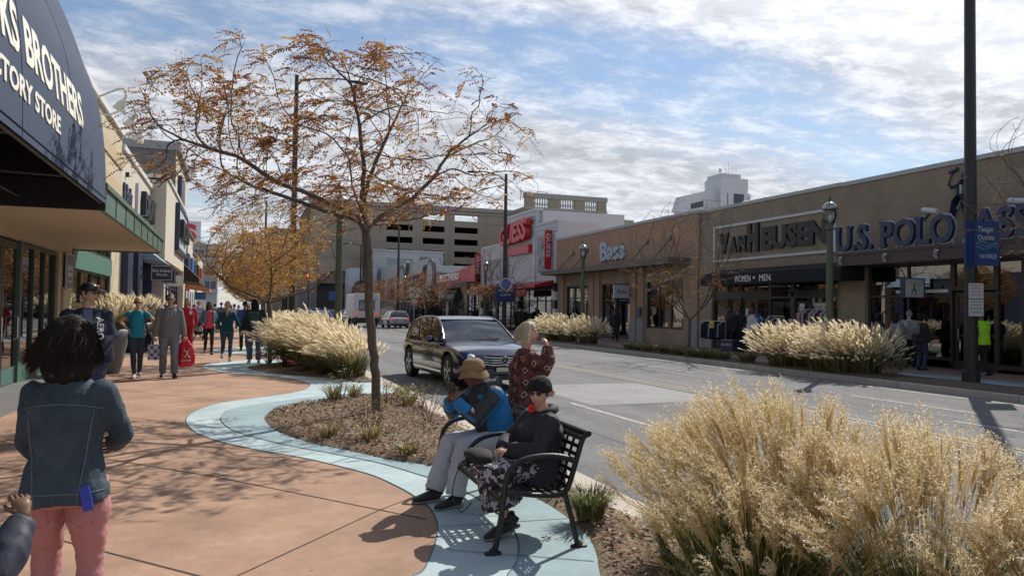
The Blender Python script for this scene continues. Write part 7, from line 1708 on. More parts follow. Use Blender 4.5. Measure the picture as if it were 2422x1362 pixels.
# stroller
p = gl(468,806); st = thing('stroller', 'dark baby stroller beside the woman in the denim jacket', 'stroller', p, .2)
q = MB(); q.loft([(0,-.20,.42),(0,-.05,.36),(0,.15,.46),(0,.30,.74)], [(.17,.05),(.19,.09),(.19,.10),(.16,.04)], 12); q.build('seat', M_blk, st, smooth=True, world=False)
q = MB(); q.loft([(0,.28,.72),(0,.18,.95),(0,-.02,1.02),(0,-.14,.92)], [(.19,.02),(.21,.05),(.21,.05),(.18,.01)], 12); q.build('canopy', M_blk, st, smooth=True, world=False)
q = MB()
for x in (-.23,.23): q.loft([(x,-.34,.14),(x,.20,.62),(x,.46,1.02)], .013, 6); q.loft([(x,.32,.14),(x,.05,.50)], .012, 6)
q.loft([(-.23,.46,1.02),(.23,.46,1.02)], .016, 6); q.loft([(-.23,.05,.5),(.23,.05,.5)], .012, 6); q.build('frame', M_steel, st, world=False)
for x,y in ((-.26,-.36),(.26,-.36),(-.26,.34),(.26,.34)):
    q = MB(); q.loft([(x-.02,y,.13),(x+.02,y,.13)], .13, 14); q.build('wheel', M_shoe, st, world=False)
# ---- far side
FD = mat('dark_coat', (.02,.02,.024), .85)
J = person('person in black with a white bag by the door of the orange stucco store', (19.0, FX(1455,760,19.0).y, 0), face_dir(-.4,-1), 1.75, walk(.1,.02,curl=.8), 'dark', (FD,.03,'jacket'), (M_blk,.015,.01), M_shoe, (M_hairb,'short'), 1.15, False, vox=.024)
hR = to_world(J['t'], J['wR']); q = MB(); q.loft([(hR.x,hR.y,hR.z-.08),(hR.x,hR.y,hR.z-.16),(hR.x,hR.y,hR.z-.42),(hR.x,hR.y,hR.z-.5)], [(.02,.02),(.11,.06),(.16,.09),(.10,.06)], 10); tag(q.build('shopping_bag', mat('white_plastic',(.55,.57,.60),.4), smooth=True), 'white plastic bag held by the person in black at the stucco store', 'bag')
def fs(u, X): return (X, FX(u,800,X).y, 0)
person('person in a dark coat stooping at the window of the plum canopy store', fs(2072,19.4), face_dir(1,.2), 1.66, dict(lean=(0,.25,1)), 'brown', (FD,.03,'jacket'), (M_blk,), M_shoe, (M_hairb,'bob'), 1.1, True, vox=.024)
person('woman in a grey jacket and jeans with back turned at the plum canopy store', fs(2122,18.9), face_dir(1,-.1), 1.70, dict(), 'light', (mat('mid_grey_coat',(.20,.20,.20),.85),.03,'jacket'), (M_jeand,), M_shoe, (M_hairb,'long'), 1.05, True, vox=.020)
person('person in a white patterned hooded top at the plum canopy store', fs(2150,19.5), face_dir(1,.3), 1.76, dict(), 'light', (mat('white_pattern',(.42,.43,.42),.85,col2=(.08,.09,.10),vscale=9),.03,'jacket'), (M_blk,), M_shoe, (mat('white_pattern',(.42,.43,.42)),'short'), 1.1, False, vox=.020)
J = person('person with dark hair and a patterned backpack at the plum canopy store', fs(2178,18.8), face_dir(1,.1), 1.68, dict(), 'tan', (FD,.03,'jacket'), (M_jeand,), M_shoe, (M_hairb,'bob'), 1.1, True, vox=.020)
q = MB(); q.loft([(0,-.20,1.02),(0,-.23,1.12),(0,-.23,1.30),(0,-.19,1.38)], [(.10,.04),(.14,.08),(.13,.08),(.08,.03)], 12); b = q.build('backpack', mat('pack_pattern',(.06,.06,.07),.8,col2=(.25,.25,.27),vscale=25), None, smooth=True); b.location = J['t'].location; b.rotation_euler = J['t'].rotation_euler; tag(b, 'small patterned backpack on the dark-haired person at the plum canopy store', 'backpack')
person('worker in a bright yellow-green safety vest half behind the tall banner pole', fs(2322,18.4), face_dir(.1,1), 1.78, walk(.18), 'brown', (mat('safety_green',(.35,.75,.02),.6,emit=None),.035,'safety_vest'), (M_blk,.02,.015), M_shoe, (M_hairb,'short'), 1.1, False, vox=.020, sleeves='short')
for i,(u,X_,lab) in enumerate(((1222,18.2,'dark figure near the blue sign, left of the pair before the white store'),(1236,18.3,'dark figure in a long coat, right of the pair before the white store'),(1157,18.4,'single dark figure by the lamp post before the white store'),(980,18.4,'dark blue figure far off near the metal-front store'),(1038,18.4,'dark figure far off by the dark conifers'),(1010,18.6,'second dark figure far off before the metal-front store'))):
    if i == 0: pf = person(lab, fs(u,X_), face_dir(0,-1), 1.8, walk(.12), 'brown', (FD,.035,'jacket'), (M_blk,.015,.01), M_shoe, (M_hairb,'short'), 1.15, False, vox=.035)
    else: dup(pf['t'], fs(u,X_), face_dir(.1,1 if i%2 else -1), lab)
p = G(935,772,ZR); dup(pf['t'], (p.x*.93,p.y*.93,ZR), face_dir(-1,-.3), 'lone dark pedestrian crossing the road in front of the silver sedan')
# ================================================================ PEOPLE AT THE BENCH
BR = R(88); BC = Vector((1.97,5.66,0))
# standing woman with hand at her mouth
def diamond_mat():
    m = mat('maroon_diamonds', (.085,.022,.020), .85); nt = m.node_tree; N = nt.nodes; L = nt.links; b = N['Principled BSDF']; tc = N.new('ShaderNodeTexCoord')
    sp = N.new('ShaderNodeSeparateXYZ'); L.new(tc.outputs['Object'], sp.inputs[0])
    def M_(op, a, b_=None):
        n = N.new('ShaderNodeMath'); n.operation = op
        for i, x in enumerate((a,b_)):
            if x is None: continue
            if isinstance(x,(int,float)): n.inputs[i].default_value = x
            else: L.new(x, n.inputs[i])
        return n.outputs[0]
    h = M_('ADD', M_('MULTIPLY', sp.outputs[0], .7), M_('MULTIPLY', sp.outputs[1], .9))
    u = M_('MULTIPLY', h, 10.5); v = M_('ADD', M_('MULTIPLY', sp.outputs[2], 9.5), M_('MULTIPLY', M_('FLOOR', u), .37))
    fu = M_('ABSOLUTE', M_('SUBTRACT', M_('FRACT', u), .5)); fv = M_('ABSOLUTE', M_('SUBTRACT', M_('FRACT', v), .5))
    d = M_('ADD', fu, M_('MULTIPLY', fv, .85)); ring = M_('MULTIPLY', M_('GREATER_THAN', d, .16), M_('LESS_THAN', d, .235)); core = M_('LESS_THAN', d, .10)
    nz_ = N.new('ShaderNodeTexNoise'); nz_.inputs['Scale'].default_value = 22; L.new(tc.outputs['Object'], nz_.inputs['Vector'])
    rp = N.new('ShaderNodeValToRGB'); rp.color_ramp.elements[0].color = (.055,.012,.014,1); rp.color_ramp.elements[1].color = (.15,.045,.035,1); rp.color_ramp.elements[0].position = .4; rp.color_ramp.elements[1].position = .6; L.new(nz_.outputs[0], rp.inputs[0])
    m1 = N.new('ShaderNodeMix'); m1.data_type = 'RGBA'; L.new(ring, m1.inputs['Factor']); L.new(rp.outputs[0], m1.inputs['A']); m1.inputs['B'].default_value = (.45,.36,.26,1)
    m2 = N.new('ShaderNodeMix'); m2.data_type = 'RGBA'; L.new(core, m2.inputs['Factor']); L.new(m1.outputs['Result'], m2.inputs['A']); m2.inputs['B'].default_value = (.01,.01,.012,1); L.new(m2.outputs['Result'], b.inputs['Base Color']); return m
wl = loc_at(1246, 6.9)
J = person('blond woman in a maroon diamond-patterned coat standing behind the bench, hand at her mouth', wl, face_dir(.86,-.5), 1.50, dict(hd=(.22,1,.04), rw=(.05,.235,1.485), rp=(.6,.5,-1.4), rh=(-.05,-.35,.9), rn=(-.2,-1,-.2), rt=(-1,0,.1), lw=(-.05,.22,1.02), curl=.85), 'light', (diamond_mat(),.045,'coat'), (M_blk,.03,.02), M_shoe, (M_hairpb,'bob'), 1.22, True, vox=.012, wr=.008, hem=.55)
facemarks(J, brow=M_hairbr); q = MB(); c = J['hc']; s = J['s']; strands(J, mat('blond_strand',(.55,.46,.33),.6), 1500)
q = MB(); q.loft([J['neck']+Vector((.05,.07,-.05))*s, J['neck']+Vector((.03,.10,-.15))*s], [(.012,.02),(.01,.02)], 6); q.build('white_collar', M_whitel, J['t'], world=False)
# seated pair
def bench_loc(x, y=0.0): a = BR; return (BC.x+x*math.cos(a)-y*math.sin(a), BC.y+x*math.sin(a)+y*math.cos(a), 0)
M_puff = mat('black_puffer', (.022,.022,.030), .78, bump=.25, bscale=12)
M_skirt = mat('floral_skirt', (.02,.02,.03), .8, col2=(.42,.40,.46), vscale=22)
for nd in M_skirt.node_tree.nodes:
    if nd.type == 'VALTORGB': nd.color_ramp.elements[0].position = .50; nd.color_ramp.elements[1].position = .54
    if nd.type == 'TEX_NOISE': nd.inputs['Detail'].default_value = 2; nd.inputs['Distortion'].default_value = 1.2
J = person('older woman in a black knit hat and floral skirt sitting at the bench’s near end', bench_loc(-.48,-.15), BR+R(6), 1.60, dict(tk=.84, pel=(0,-.02,.505), lean=(0,-.06,1), hd=(-.95,1,.0), headoff=(0,.02,-.02), la=(-.12,.32,.12), ra=(-.02,.24,.12), klp=(-.1,1,.9), krp=(.05,1,.9), lw=(-.06,.27,.66), rw=(.05,.28,.66), lp=(-1,-.2,-.5), rp=(1,-.2,-.5), lh=(.7,.7,-.2), rh=(-.7,.7,-.2), ln=(0,-.2,-1), rn=(0,-.2,-1), lt=(.3,.5,.6), rt=(-.3,.5,.6), toe=((-.1,1,-.15),(.1,1,-.25)), curl=.6), 'light', (M_puff,.040,'coat'), (M_skirt,), M_shoe, (M_hairbr,'short'), 1.30, True, vox=.0115, wr=.010, legs='skirt', hem=.80)
SW = J; t = J['t']; c = J['hc']; s = J['s']; f = J['f']; u = J['u']; r_ = f.cross(u).normalized()
glasses(J, mat('tinted_lens',(.06,.04,.04),.12), 'clear'); facemarks(J, lip=(.42,.14,.12), brow=M_hairbr)
q = MB(); V0 = MB(); V0.ball((0,0,0),(.098,.112,.095),20,14); q.add([c+(r_*v[0]+f*(v[1]-.018)+u*(max(v[2],-.035-(.03 if v[1] < 0 else 0))+.048))*s for v in V0.v], V0.f)
ht_ = remesh(q, .010, 2, 'knit_hat', mat('black_knit',(.010,.010,.011),.95,bump=.8,bscale=120), t, wr=.004, wf=60)
q = MB()
for k in range(6): a = k*1.05; q.loft([c+(r_*(.085)-f*.045+u*.01)*s, c+(r_*(.10+.02*math.cos(a))-f*(.045+.025*math.sin(a))+u*(.01+.035*math.cos(a+1)))*s], [(.006,.012),(.014,.016)], 6)
q.build('hat_flower', mat('black_knit2',(.014,.014,.015),.9), ht_, world=False)
q = MB()
for k in range(9): a = k*2.4; q.ball(J['neck']+Vector((.02*math.cos(a)-.0,.088+.012*math.sin(a)+.01,.000+.016*math.sin(a*1.7)))*s, Vector((.020,.014,.014))*s, 7, 5)
q.build('red_scarf_flower', mat('red_scarf',(.70,.02,.02),.7), t, world=False)
q = MB(); nk = J['neck']; q.loft([nk+Vector((.075,.05,-.05))*s, nk+Vector((.085,-.03,-.02))*s, nk+Vector((.04,-.09,.0))*s, nk+Vector((-.04,-.09,.0))*s, nk+Vector((-.085,-.03,-.02))*s, nk+Vector((-.075,.05,-.05))*s], [(.03,.035)]*6, 8); q.build('collar', M_puff, t, smooth=True, world=False)
q = MB(); q.loft([J['sR']+Vector((-.06,-.06,.05))*s, J['sR']+Vector((-.02,-.09,-.10))*s, J['sR']+Vector((.0,-.10,-.32))*s], [(.012,.004)]*3, 6)
q.build('red_strap', mat('dark_red_strap',(.16,.01,.02),.6), t, world=False)
q = MB(); L_ = (J['wL']+J['wR'])/2+Vector((.0,.10,-.055))*s; q.obox(L_+Vector((.01,.02,-.02)), (.05,.01,.01), (-.01,.035,-.012), (0,.0008,.0015)); q.obox(L_+Vector((.05,.01,-.015)), (.025,.02,.012), (-.01,.03,.004), (0,.0008,.0015)); q.build('paper_in_hand', mat('cream_paper',(.62,.60,.42),.7), t, world=False)
bpt = bench_loc(-.40,.26); hb = thing('handbag', 'black handbag lying in the lap of the woman in the knit hat, cord hanging down', 'bag', bpt, BR)
q = MB(); q.loft([(-.17,0,.525),(-.12,0,.54),(0,0,.55),(.12,0,.54),(.17,0,.52)], [(.05,.02),(.085,.04),(.10,.048),(.09,.045),(.05,.02)], 12, up=(0,0,1)); q.build('bag_body', M_blk, hb, smooth=True, world=False)
q = MB(); q.loft(smooth3([(.0,.09,.54),(.0,.17,.42),(.02,.19,.25),(.03,.12,.14),(.05,.04,.2)],4), .004, 5); q.build('cord', M_blk, hb, world=False)
# man photographing
M_bj = mat('bright_blue_shell', (.008,.17,.42), .55, bump=.2, bscale=16); M_cj = mat('charcoal_shell', (.030,.033,.036), .65, bump=.2, bscale=16)
M_pj = mat('pale_jeans', (.38,.42,.50), .85, col2=(.52,.57,.65), vscale=4, bump=.25, bscale=30)
J = person('man in a tan bucket hat and blue jacket sitting on the bench, taking a picture', bench_loc(.52,-.15), BR+R(12), 1.74, dict(tk=.93, pel=(0,-.03,.485), lean=(.02,.36,1), hd=(.0,1,-.06), hu=(0,.1,1), headoff=(0,.045,-.035), la=(-.15,.46,.09), ra=(.10,.53,.09), klp=(-.15,1,1.0), krp=(.1,1,1.0), lw=(-.06,.43,.86), rw=(.03,.44,.86), lp=(-.9,.1,-1.2), rp=(.9,.1,-1.2), lh=(.15,.10,.8), rh=(-.15,.10,.8), ln=(.5,-1,0), rn=(-.5,-1,0), lt=(.8,-.2,.2), rt=(-.8,-.2,.2), curl=.75), 'brown', None, (M_pj,.022,.026), M_shoe, (M_hairb,'short'), 1.12, False, vox=.012, wr=.009)
t = J['t']; c = J['hc']; s = J['s']; f = J['f']; u = J['u']; r_ = f.cross(u).normalized()
# jacket in two colours: blue shell, charcoal chest, hood and sleeve bands
q = MB(); P_ = J['pel']; sp = J['sp']; Ff = J['F']; X_ = J['X']
def tor(q, rad):
    n = 16; V = []
    for (h, rx, ry) in rad:
        p = P_+sp*h*s
        for j in range(n): a = 2*math.pi*j/n; V.append(p+(X_*math.copysign(abs(math.cos(a))**.85,math.cos(a))*rx+Ff*math.sin(a)*ry)*s)
    k = len(rad); q.add(V, [(i*n+j,i*n+(j+1)%n,(i+1)*n+(j+1)%n,(i+1)*n+j) for i in range(k-1) for j in range(n)]+[tuple(range(n-1,-1,-1)), tuple((k-1)*n+j for j in range(n))])
tor(q, [(-.09,.20,.16),(0,.205,.165),(.14,.19,.155),(.25,.195,.160),(.35,.205,.160),(.44,.205,.135),(.50,.14,.11),(.535,.085,.085)])
for S_,E_,W_ in ((J['sL'],J['eL'],J['wL']),(J['sR'],J['eR'],J['wR'])):
    q.ball(S_, Vector((.082,.082,.085))*s, 12, 8); q.loft([S_, S_.lerp(E_,.5), E_, E_.lerp(W_,.4), E_.lerp(W_,.93)], [.078*s,.072*s,.066*s,.060*s,.044*s], 12)
def colr(p):
    h = (p-P_).dot(sp)/s; y = (p-P_-sp*(p-P_).dot(sp)).dot(Ff)/s; x = (p-P_).dot(X_)/s
    for S_,E_,W_ in ((J['sL'],J['eL'],J['wL']),(J['sR'],J['eR'],J['wR'])):
        for A_,B_,k in ((S_,E_,0),(E_,W_,1)):
            d = B_-A_; tt = (p-A_).dot(d)/d.length_squared; dist = (p-A_-d*tt).length
            if -.05 < tt < 1.05 and dist < .105*s and (abs(x) > .17 or y > .17):
                up_ = (p-A_-d*tt).z
                if k == 0: return 1 if ((p-A_-d*tt).z > -.012*s and tt > .05) else 0
                return 1 if (up_ < -.01*s and tt < .5) else 0
    if h > .47: return 1
    if y > .115+.12*max(0,(.3-h)): return 1
    return 0
remesh(q, .011, 4, 'jacket', None, t, wr=.009, wf=9, seed=4, mats=[M_bj, M_cj], matfn=colr)
q = MB(); nk = J['neck']; q.loft([nk+(X_*.10+Ff*.02)*s, nk+(X_*.10-Ff*.07-sp*.01)*s, nk+(-Ff*.15-sp*.03)*s, nk+(-X_*.10-Ff*.07-sp*.01)*s, nk+(-X_*.10+Ff*.02)*s], [(.03*s,.04*s),(.04*s,.05*s),(.05*s,.06*s),(.04*s,.05*s),(.03*s,.04*s)], 9); remesh(q, .012, 3, 'hood', M_cj, t, wr=.005)
q = MB(); V0 = MB(); q.loft([c+u*.015*s, c+u*.055*s, c+u*.100*s, c+u*.124*s], [(.093*s,.107*s),(.089*s,.102*s),(.078*s,.090*s),(.045*s,.055*s)], 20, up=f)
M_tan = mat('tan_cotton', (.26,.17,.085), .9, bump=.2, bscale=60, var=.05)
ht_ = q.build('bucket_hat', M_tan, t, smooth=True, world=False)
q = MB(); n = 24; V = []
for k,(rr,zz) in enumerate(((.090,.030),(.106,.002),(.120,-.028),(.122,-.034),(.106,-.004),(.088,.024))):
    for j in range(n): a = 2*math.pi*j/n; w_ = .010*math.sin(3*a+.6); V.append(c+(r_*math.cos(a)*rr*.97+f*(math.sin(a)*rr*1.12)+u*(zz+(w_ if 0 < k < 5 else 0)))*s)
q.add(V, [(i*n+j,i*n+(j+1)%n,(i+1)*n+(j+1)%n,(i+1)*n+j) for i in range(5) for j in range(n)]); q.build('brim', M_tan, ht_, smooth=True, world=False)
glasses(J, mat('clear_lens',(.12,.12,.12)), 'clear'); facemarks(J, lip=(.12,.05,.045), eyes=False)
cm = (J['wL']+J['wR'])/2+Vector((0,.02,.10))*s; cp = to_world(t, cm); ph = thing('phone_camera', 'small black phone held up in both hands by the man in the bucket hat', 'phone', cp, t.rotation_euler.z)
q = MB(); q.box(-.075,-.006,-.036,.075,.006,.040); q.build('case', M_black, ph, bevel=.003, world=False); q = MB(); q.box(-.068,-.0075,-.030,.068,-.0062,.034); q.build('screen', mat('phone_screen',(.02,.02,.03),.1), ph, world=False)
# ================================================================ BENCH
bn = thing('park_bench', 'black metal strap bench with curved arms carrying two seated people', 'bench', BC, BR)
prof_b = smooth3([(0,.255,.335),(0,.245,.38),(0,.16,.39),(0,.0,.368),(0,-.13,.362),(0,-.20,.39),(0,-.235,.47),(0,-.275,.60),(0,-.315,.725),(0,-.345,.755)], 5)
L2 = .93; cum = [0]
for i in range(1,len(prof_b)): cum.append(cum[-1]+(prof_b[i]-prof_b[i-1]).length)
def at_len(d):
    i = max(0, min(len(cum)-2, bisect.bisect(cum, d)-1)); t = (d-cum[i])/(cum[i+1]-cum[i]); return prof_b[i].lerp(prof_b[i+1], t)
M_bench = mat('bench_black', (.012,.012,.013), .42, bump=.12, bscale=150)
def strap(mb, x0, x1, d0, d1, th=.005, seg=None):
    n = seg or max(1, int((d1-d0)/.03)); P = [at_len(d0+(d1-d0)*k/n) for k in range(n+1)]; V = []
    for k, p in enumerate(P):
        a = P[max(0,k-1)]; b = P[min(n,k+1)]; tg = (b-a).normalized(); nn = Vector((0,-tg.z,tg.y))*th/2
        V += [(x0,p.y+nn.y,p.z+nn.z),(x1,p.y+nn.y,p.z+nn.z),(x1,p.y-nn.y,p.z-nn.z),(x0,p.y-nn.y,p.z-nn.z)]
    F = [(0,1,2,3),(4*n+3,4*n+2,4*n+1,4*n)]
    for k in range(n):
        for j in range(4): F.append((4*k+j,4*k+(j+1)%4,4*k+4+(j+1)%4,4*k+4+j))
    mb.add(V, F)
T_ = cum[-1]; sb = next(c_ for c_,p in zip(cum,prof_b) if p.z > .39 and p.y < -.15)
for nm, d0, d1, nb in (('seat', 0, sb, 9), ('backrest', sb, T_, 8)):
    q = MB(); xs_ = np.linspace(-L2+.02, L2-.02, 17)
    for x in xs_: strap(q, x-.018, x+.018, d0, d1)
    for k in range(nb):
        d = d0+(d1-d0)*(k+.0)/(nb-(1 if nm == 'backrest' else 0)) if nb > 1 else d0
        d = min(d, d1-.026); strap(q, -L2+.01, L2-.01, d, d+.026, .0065, 1)
    q.build(nm, M_bench, bn, world=False)
q = MB(); q.loft([(-L2-.03,-.350,.765),(L2+.03,-.350,.765)], .020, 10); q.loft([(-L2,.255,.335),(L2,.255,.335)], .014, 8); q.build('top_rail', M_bench, bn, world=False)
for sg in (-1,1):
    x = sg*(L2+.005)
    q = MB(); q.loft(smooth3([(x,.30,.02),(x,.265,.20),(x,.245,.34),(x,.225,.49),(x,.165,.58),(x,.05,.62),(x,-.10,.625),(x,-.22,.60),(x,-.270,.57)],4), [(.020,.020)]*33, 9); q.build('arm', M_bench, bn, smooth=True, world=False)
    q = MB(); q.loft([Vector((x,p.y,p.z)) for p in prof_b], .018, 8); q.build('side_rail', M_bench, bn, smooth=True, world=False)
    q = MB(); q.loft([(x,-.19,.37),(x,-.235,.22),(x,-.285,.02)], .019, 8); q.build('leg', M_bench, bn, world=False)
    for y in (.31,-.295):
        q = MB(); q.loft([(x,y-.045,.014),(x,y+.045,.014)], [(.03,.012),(.03,.012)], 10, round_=True); q.lathe([(.028,0),(.028,.035),(.012,.05)], 10, (x,y,.0)); q.build('foot', M_bench, bn, world=False)
x = .0
q = MB(); q.loft(smooth3([(x,.245,.39),(x,.235,.50),(x,.165,.58),(x,.05,.62),(x,-.10,.625),(x,-.22,.60),(x,-.270,.57)],4), [(.018,.018)]*25, 9); q.build('middle_arm', M_bench, bn, smooth=True, world=False)
# ================================================================ VEHICLES
M_cg = mat('car_glass', (.018,.028,.030), .03, spec=1.0, coat=.5); M_seeg = glass_mat('clear_car_glass', (.24,.30,.29), 2.0); M_tyre = mat('tyre', (.018,.018,.018), .8); M_rim = mat('alloy', (.50,.50,.51), .3, metal=.8)
M_chrome = mat('chrome', (.60,.61,.62), .15, metal=.9); M_tail = mat('tail_red', (.55,.02,.02), .25, emit=((1,.05,.03),.6)); M_lamp = mat('headlamp', (.55,.58,.60), .08, spec=1, coat=1); M_trimb = mat('car_trim_black', (.012,.012,.012), .4); M_plate = mat('plate', (.55,.53,.42), .5)
def car(label, loc, rz, paint, L=4.7, W=1.82, H=1.45, belt=.92, hood=.78, cab=((-1.45,.0),(-.55,1.0),(.55,1.0),(1.25,.96),(1.95,.0)), nose=.70, tail=.90, wb=2.75, wr=.33, detail=True, see=False, group='cars on the street', rake=0.0):
    """faces local -Y (front at -L/2). cab = (y, fraction of roof height) profile of the glasshouse"""
    t = thing('car', label, 'car', loc, rz, group=group); w = W/2; h0 = -L/2; q = MB(); ns = 25; V = []; sec = []
    for k in range(ns):
        u = k/(ns-1); y = h0+L*u; e = min(u, 1-u)*L
        wf = 1-.20*max(0, 1-e/.55)**2.2; yo = 0
        c0, c1 = cab[0][0], cab[-1][0]
        if y < c0: zt = nose+(hood+.10-nose)*min(1,((y-h0)/(c0-h0)))**.55
        elif y > c1: zt = tail+(belt-tail)*max(0,(L/2-y)/max(.01,(L/2-c1)))
        else: zt = hood+.10+(belt-hood-.10)*((y-c0)/(c1-c0)) if y < c0+.6 else belt
        zb = .20+.16*max(0,1-e/.45)**1.5; zt = max(zt-.12*max(0,1-e/.10), zb+.2)
        x = w*wf; sh = min(zt, belt)
        half = [(x*.84,zb),(x*.965,zb+.06),(x,zb+.2),(x*1.0,(zb+sh)/2),(x*.985,sh-.10),(x*.94,sh-.02),(x*.80,zt+.0),(x*.45,zt+.028),(0,zt+.035)]
        ring = [(a,y,z) for a,z in half]+[(-a,y,z) for a,z in half[-2::-1]]; sec.append(len(ring)); V += ring
    n = sec[0]; F = [(i*n+j,i*n+j+1,(i+1)*n+j+1,(i+1)*n+j) for i in range(ns-1) for j in range(n-1)]+[((i)*n+n-1,i*n,(i+1)*n,(i+1)*n+n-1) for i in range(ns-1)]
    F += [tuple(range(n)), tuple(range((ns-1)*n+n-1,(ns-1)*n-1,-1))]; q.add(V, F)
    body = q.build('body', paint, t, smooth=True, world=False, angle=.75)
    fy, ry = -wb/2+rake, wb/2+rake
    cut = MB()
    for y in (fy, ry):
        for sg in (-1,1): cut.lathe([(wr+.055,0),(wr+.055,.34)], 28, (0,0,0)); nV = 56; s0 = len(cut.v)-nV; cut.v[s0:] = [(sg*(w-.26+p[2]), y+p[0], wr+.02+p[1]) for p in cut.v[s0:]]
    co = cut.build('cutter', M_trimb, None, world=False); co.location = t.location; co.rotation_euler = t.rotation_euler
    bpy.context.view_layer.update()
    md = body.modifiers.new('b', 'BOOLEAN'); md.object = co; md.operation = 'DIFFERENCE'; md.solver = 'EXACT'
    dg = bpy.context.evaluated_depsgraph_get(); nm = bpy.data.meshes.new_from_object(body.evaluated_get(dg)); body.modifiers.clear()
    if len(nm.polygons) > 100: body.data = nm
    bpy.data.objects.remove(co)
    # inner fender wells
    q = MB()
    for y in (fy, ry): q.box(-w+.28,y-wr-.05,.22,w-.28,y+wr+.05,.75)
    q.build('wheel_wells', M_trimb, t, world=False)
    # glasshouse
    GW = M_seeg if see else M_cg
    cs = [Vector((0,c[0],belt-.02+(H-belt+.02)*c[1])) for c in cab]; pts = smooth3(cs, 4)
    hw = lambda z, y=0: w*(.925-.20*max(0,(z-belt))/(H-belt))*(1-.17*max(0,(y-(L/2-.75))/.75)**2)
    R1, R2 = 4, 4*(len(cab)-2)
    def top(a, b, x_in=0.0, dz=0.0):
        V = []; 
        for p in pts[a:b+1]:
            ww = hw(p.z,p.y)-x_in; V += [(-ww,p.y,p.z+dz),(-ww*.5,p.y,p.z+dz+.018),(0,p.y,p.z+dz+.025),(ww*.5,p.y,p.z+dz+.018),(ww,p.y,p.z+dz)]
        m = b-a; return V, [(5*i+j,5*i+j+1,5*i+j+6,5*i+j+5) for i in range(m) for j in range(4)]
    q = MB(); q.add(*top(0,R1,.035)); q.build('windshield', GW, t, smooth=True, world=False)
    q = MB(); q.add(*top(R1,R2)); ro = q.build('roof', paint, t, smooth=True, world=False)
    q = MB(); q.add(*top(R2,len(pts)-1,.05)); q.build('rear_window', M_cg, t, smooth=True, world=False)
    for sg in (-1,1):
        q = MB(); V = []
        for p in pts: V += [(sg*hw(belt,p.y)*1.0,p.y,belt-.03),(sg*(hw((belt+p.z)/2,p.y)+.006),p.y,(belt+p.z)/2),(sg*hw(p.z,p.y),p.y,p.z)]
        q.add(V, [(3*i+j,3*i+3+j,3*i+4+j,3*i+1+j) for i in range(len(pts)-1) for j in range(2)]); q.build('side_windows', GW, t, smooth=True, world=False)
        q = MB()
        P = [Vector((sg*(hw(p.z,p.y)+.002),p.y,p.z)) for p in pts]; q.loft(P, [(.028,.022)]*len(P), 6)
        q.build('roof_rail', paint, t, smooth=True, world=False)
        for yb, yt in ((cab[0][0]+1.15, cab[1][0]+.72),(cab[0][0]+2.1, cab[1][0]+1.7)):
            if yt < cab[-2][0]+.1:
                zt_ = min(pts, key=lambda p: abs(p.y-yt)).z; q = MB(); q.bar((sg*(hw(belt)+.004),yb,belt-.02),(sg*(hw(zt_)+.004),yt,zt_-.01),.055,.02,up=(1,0,0)); q.build('pillar', M_trimb, t, world=False)
    if see:
        q = MB(); q.box(-w*.82,cab[0][0]+.25,belt-.15,w*.82,cab[-1][0]-.25,belt+.05); q.box(-w*.74,cab[1][0],H-.10,w*.74,cab[-2][0]-.4,H-.06); q.build('dashboard_and_trim', mat('cabin_dark',(.03,.03,.03),.8), t, world=False)
        for x in (-.42,.42):
            for y in (-.05,1.0):
                q = MB(); q.loft([(x,y,belt-.1),(x,y+.06,belt+.16),(x,y+.09,belt+.24)], [(.24,.07),(.22,.07),(.12,.05)], 10, up=(0,1,0)); q.loft([(x,y+.09,belt+.22),(x,y+.10,belt+.36)], [(.11,.05),(.12,.05)], 10, round_=True, up=(0,1,0)); q.build('seat', mat('seat_grey',(.10,.10,.10),.8), t, smooth=True, world=False)
        q = MB(); n_ = 16; q.loft([(.40+.18*math.cos(2*math.pi*k/n_),-.62+.06*math.sin(2*math.pi*k/n_),belt+.07+.17*math.sin(2*math.pi*k/n_)) for k in range(n_+1)], .014, 5); q.build('steering_wheel', M_trimb, t, world=False)
        q = MB(); q.box(-.10,-.50,H-.24,.10,-.46,H-.16); q.build('rear_view_mirror', M_trimb, t, world=False)
    for y in (fy, ry):
        for sg in (-1,1):
            wh = MB(); 
            def disc(mb, prof): 
                V0 = MB(); V0.lathe(prof, 24); mb.add([(sg*(w-.215+p[2]), y+p[0], wr+p[1]) for p in V0.v], V0.f)
            disc(wh, [(wr-.03,0),(wr,.03),(wr,.19),(wr-.02,.215),(wr*.70,.218),(wr*.68,.19)]); wo = wh.build('wheel', M_tyre, t, smooth=False, world=False, angle=.6)
            q = MB(); disc(q, [(wr*.67,.15),(wr*.67,.205),(wr*.62,.205),(wr*.60,.17)]); disc(q, [(.06,.15),(.06,.21),(.03,.215)])
            for k in range(5):
                a = k*2*math.pi/5+.3
                for da in (-.13,.13): q.bar((sg*(w-.02),y+.05*math.cos(a),wr+.05*math.sin(a)),(sg*(w-.018),y+wr*.63*math.cos(a+da),wr+wr*.63*math.sin(a+da)),.030,.025,up=(1,0,0))
            q.build('rim', M_rim, wo, world=False)
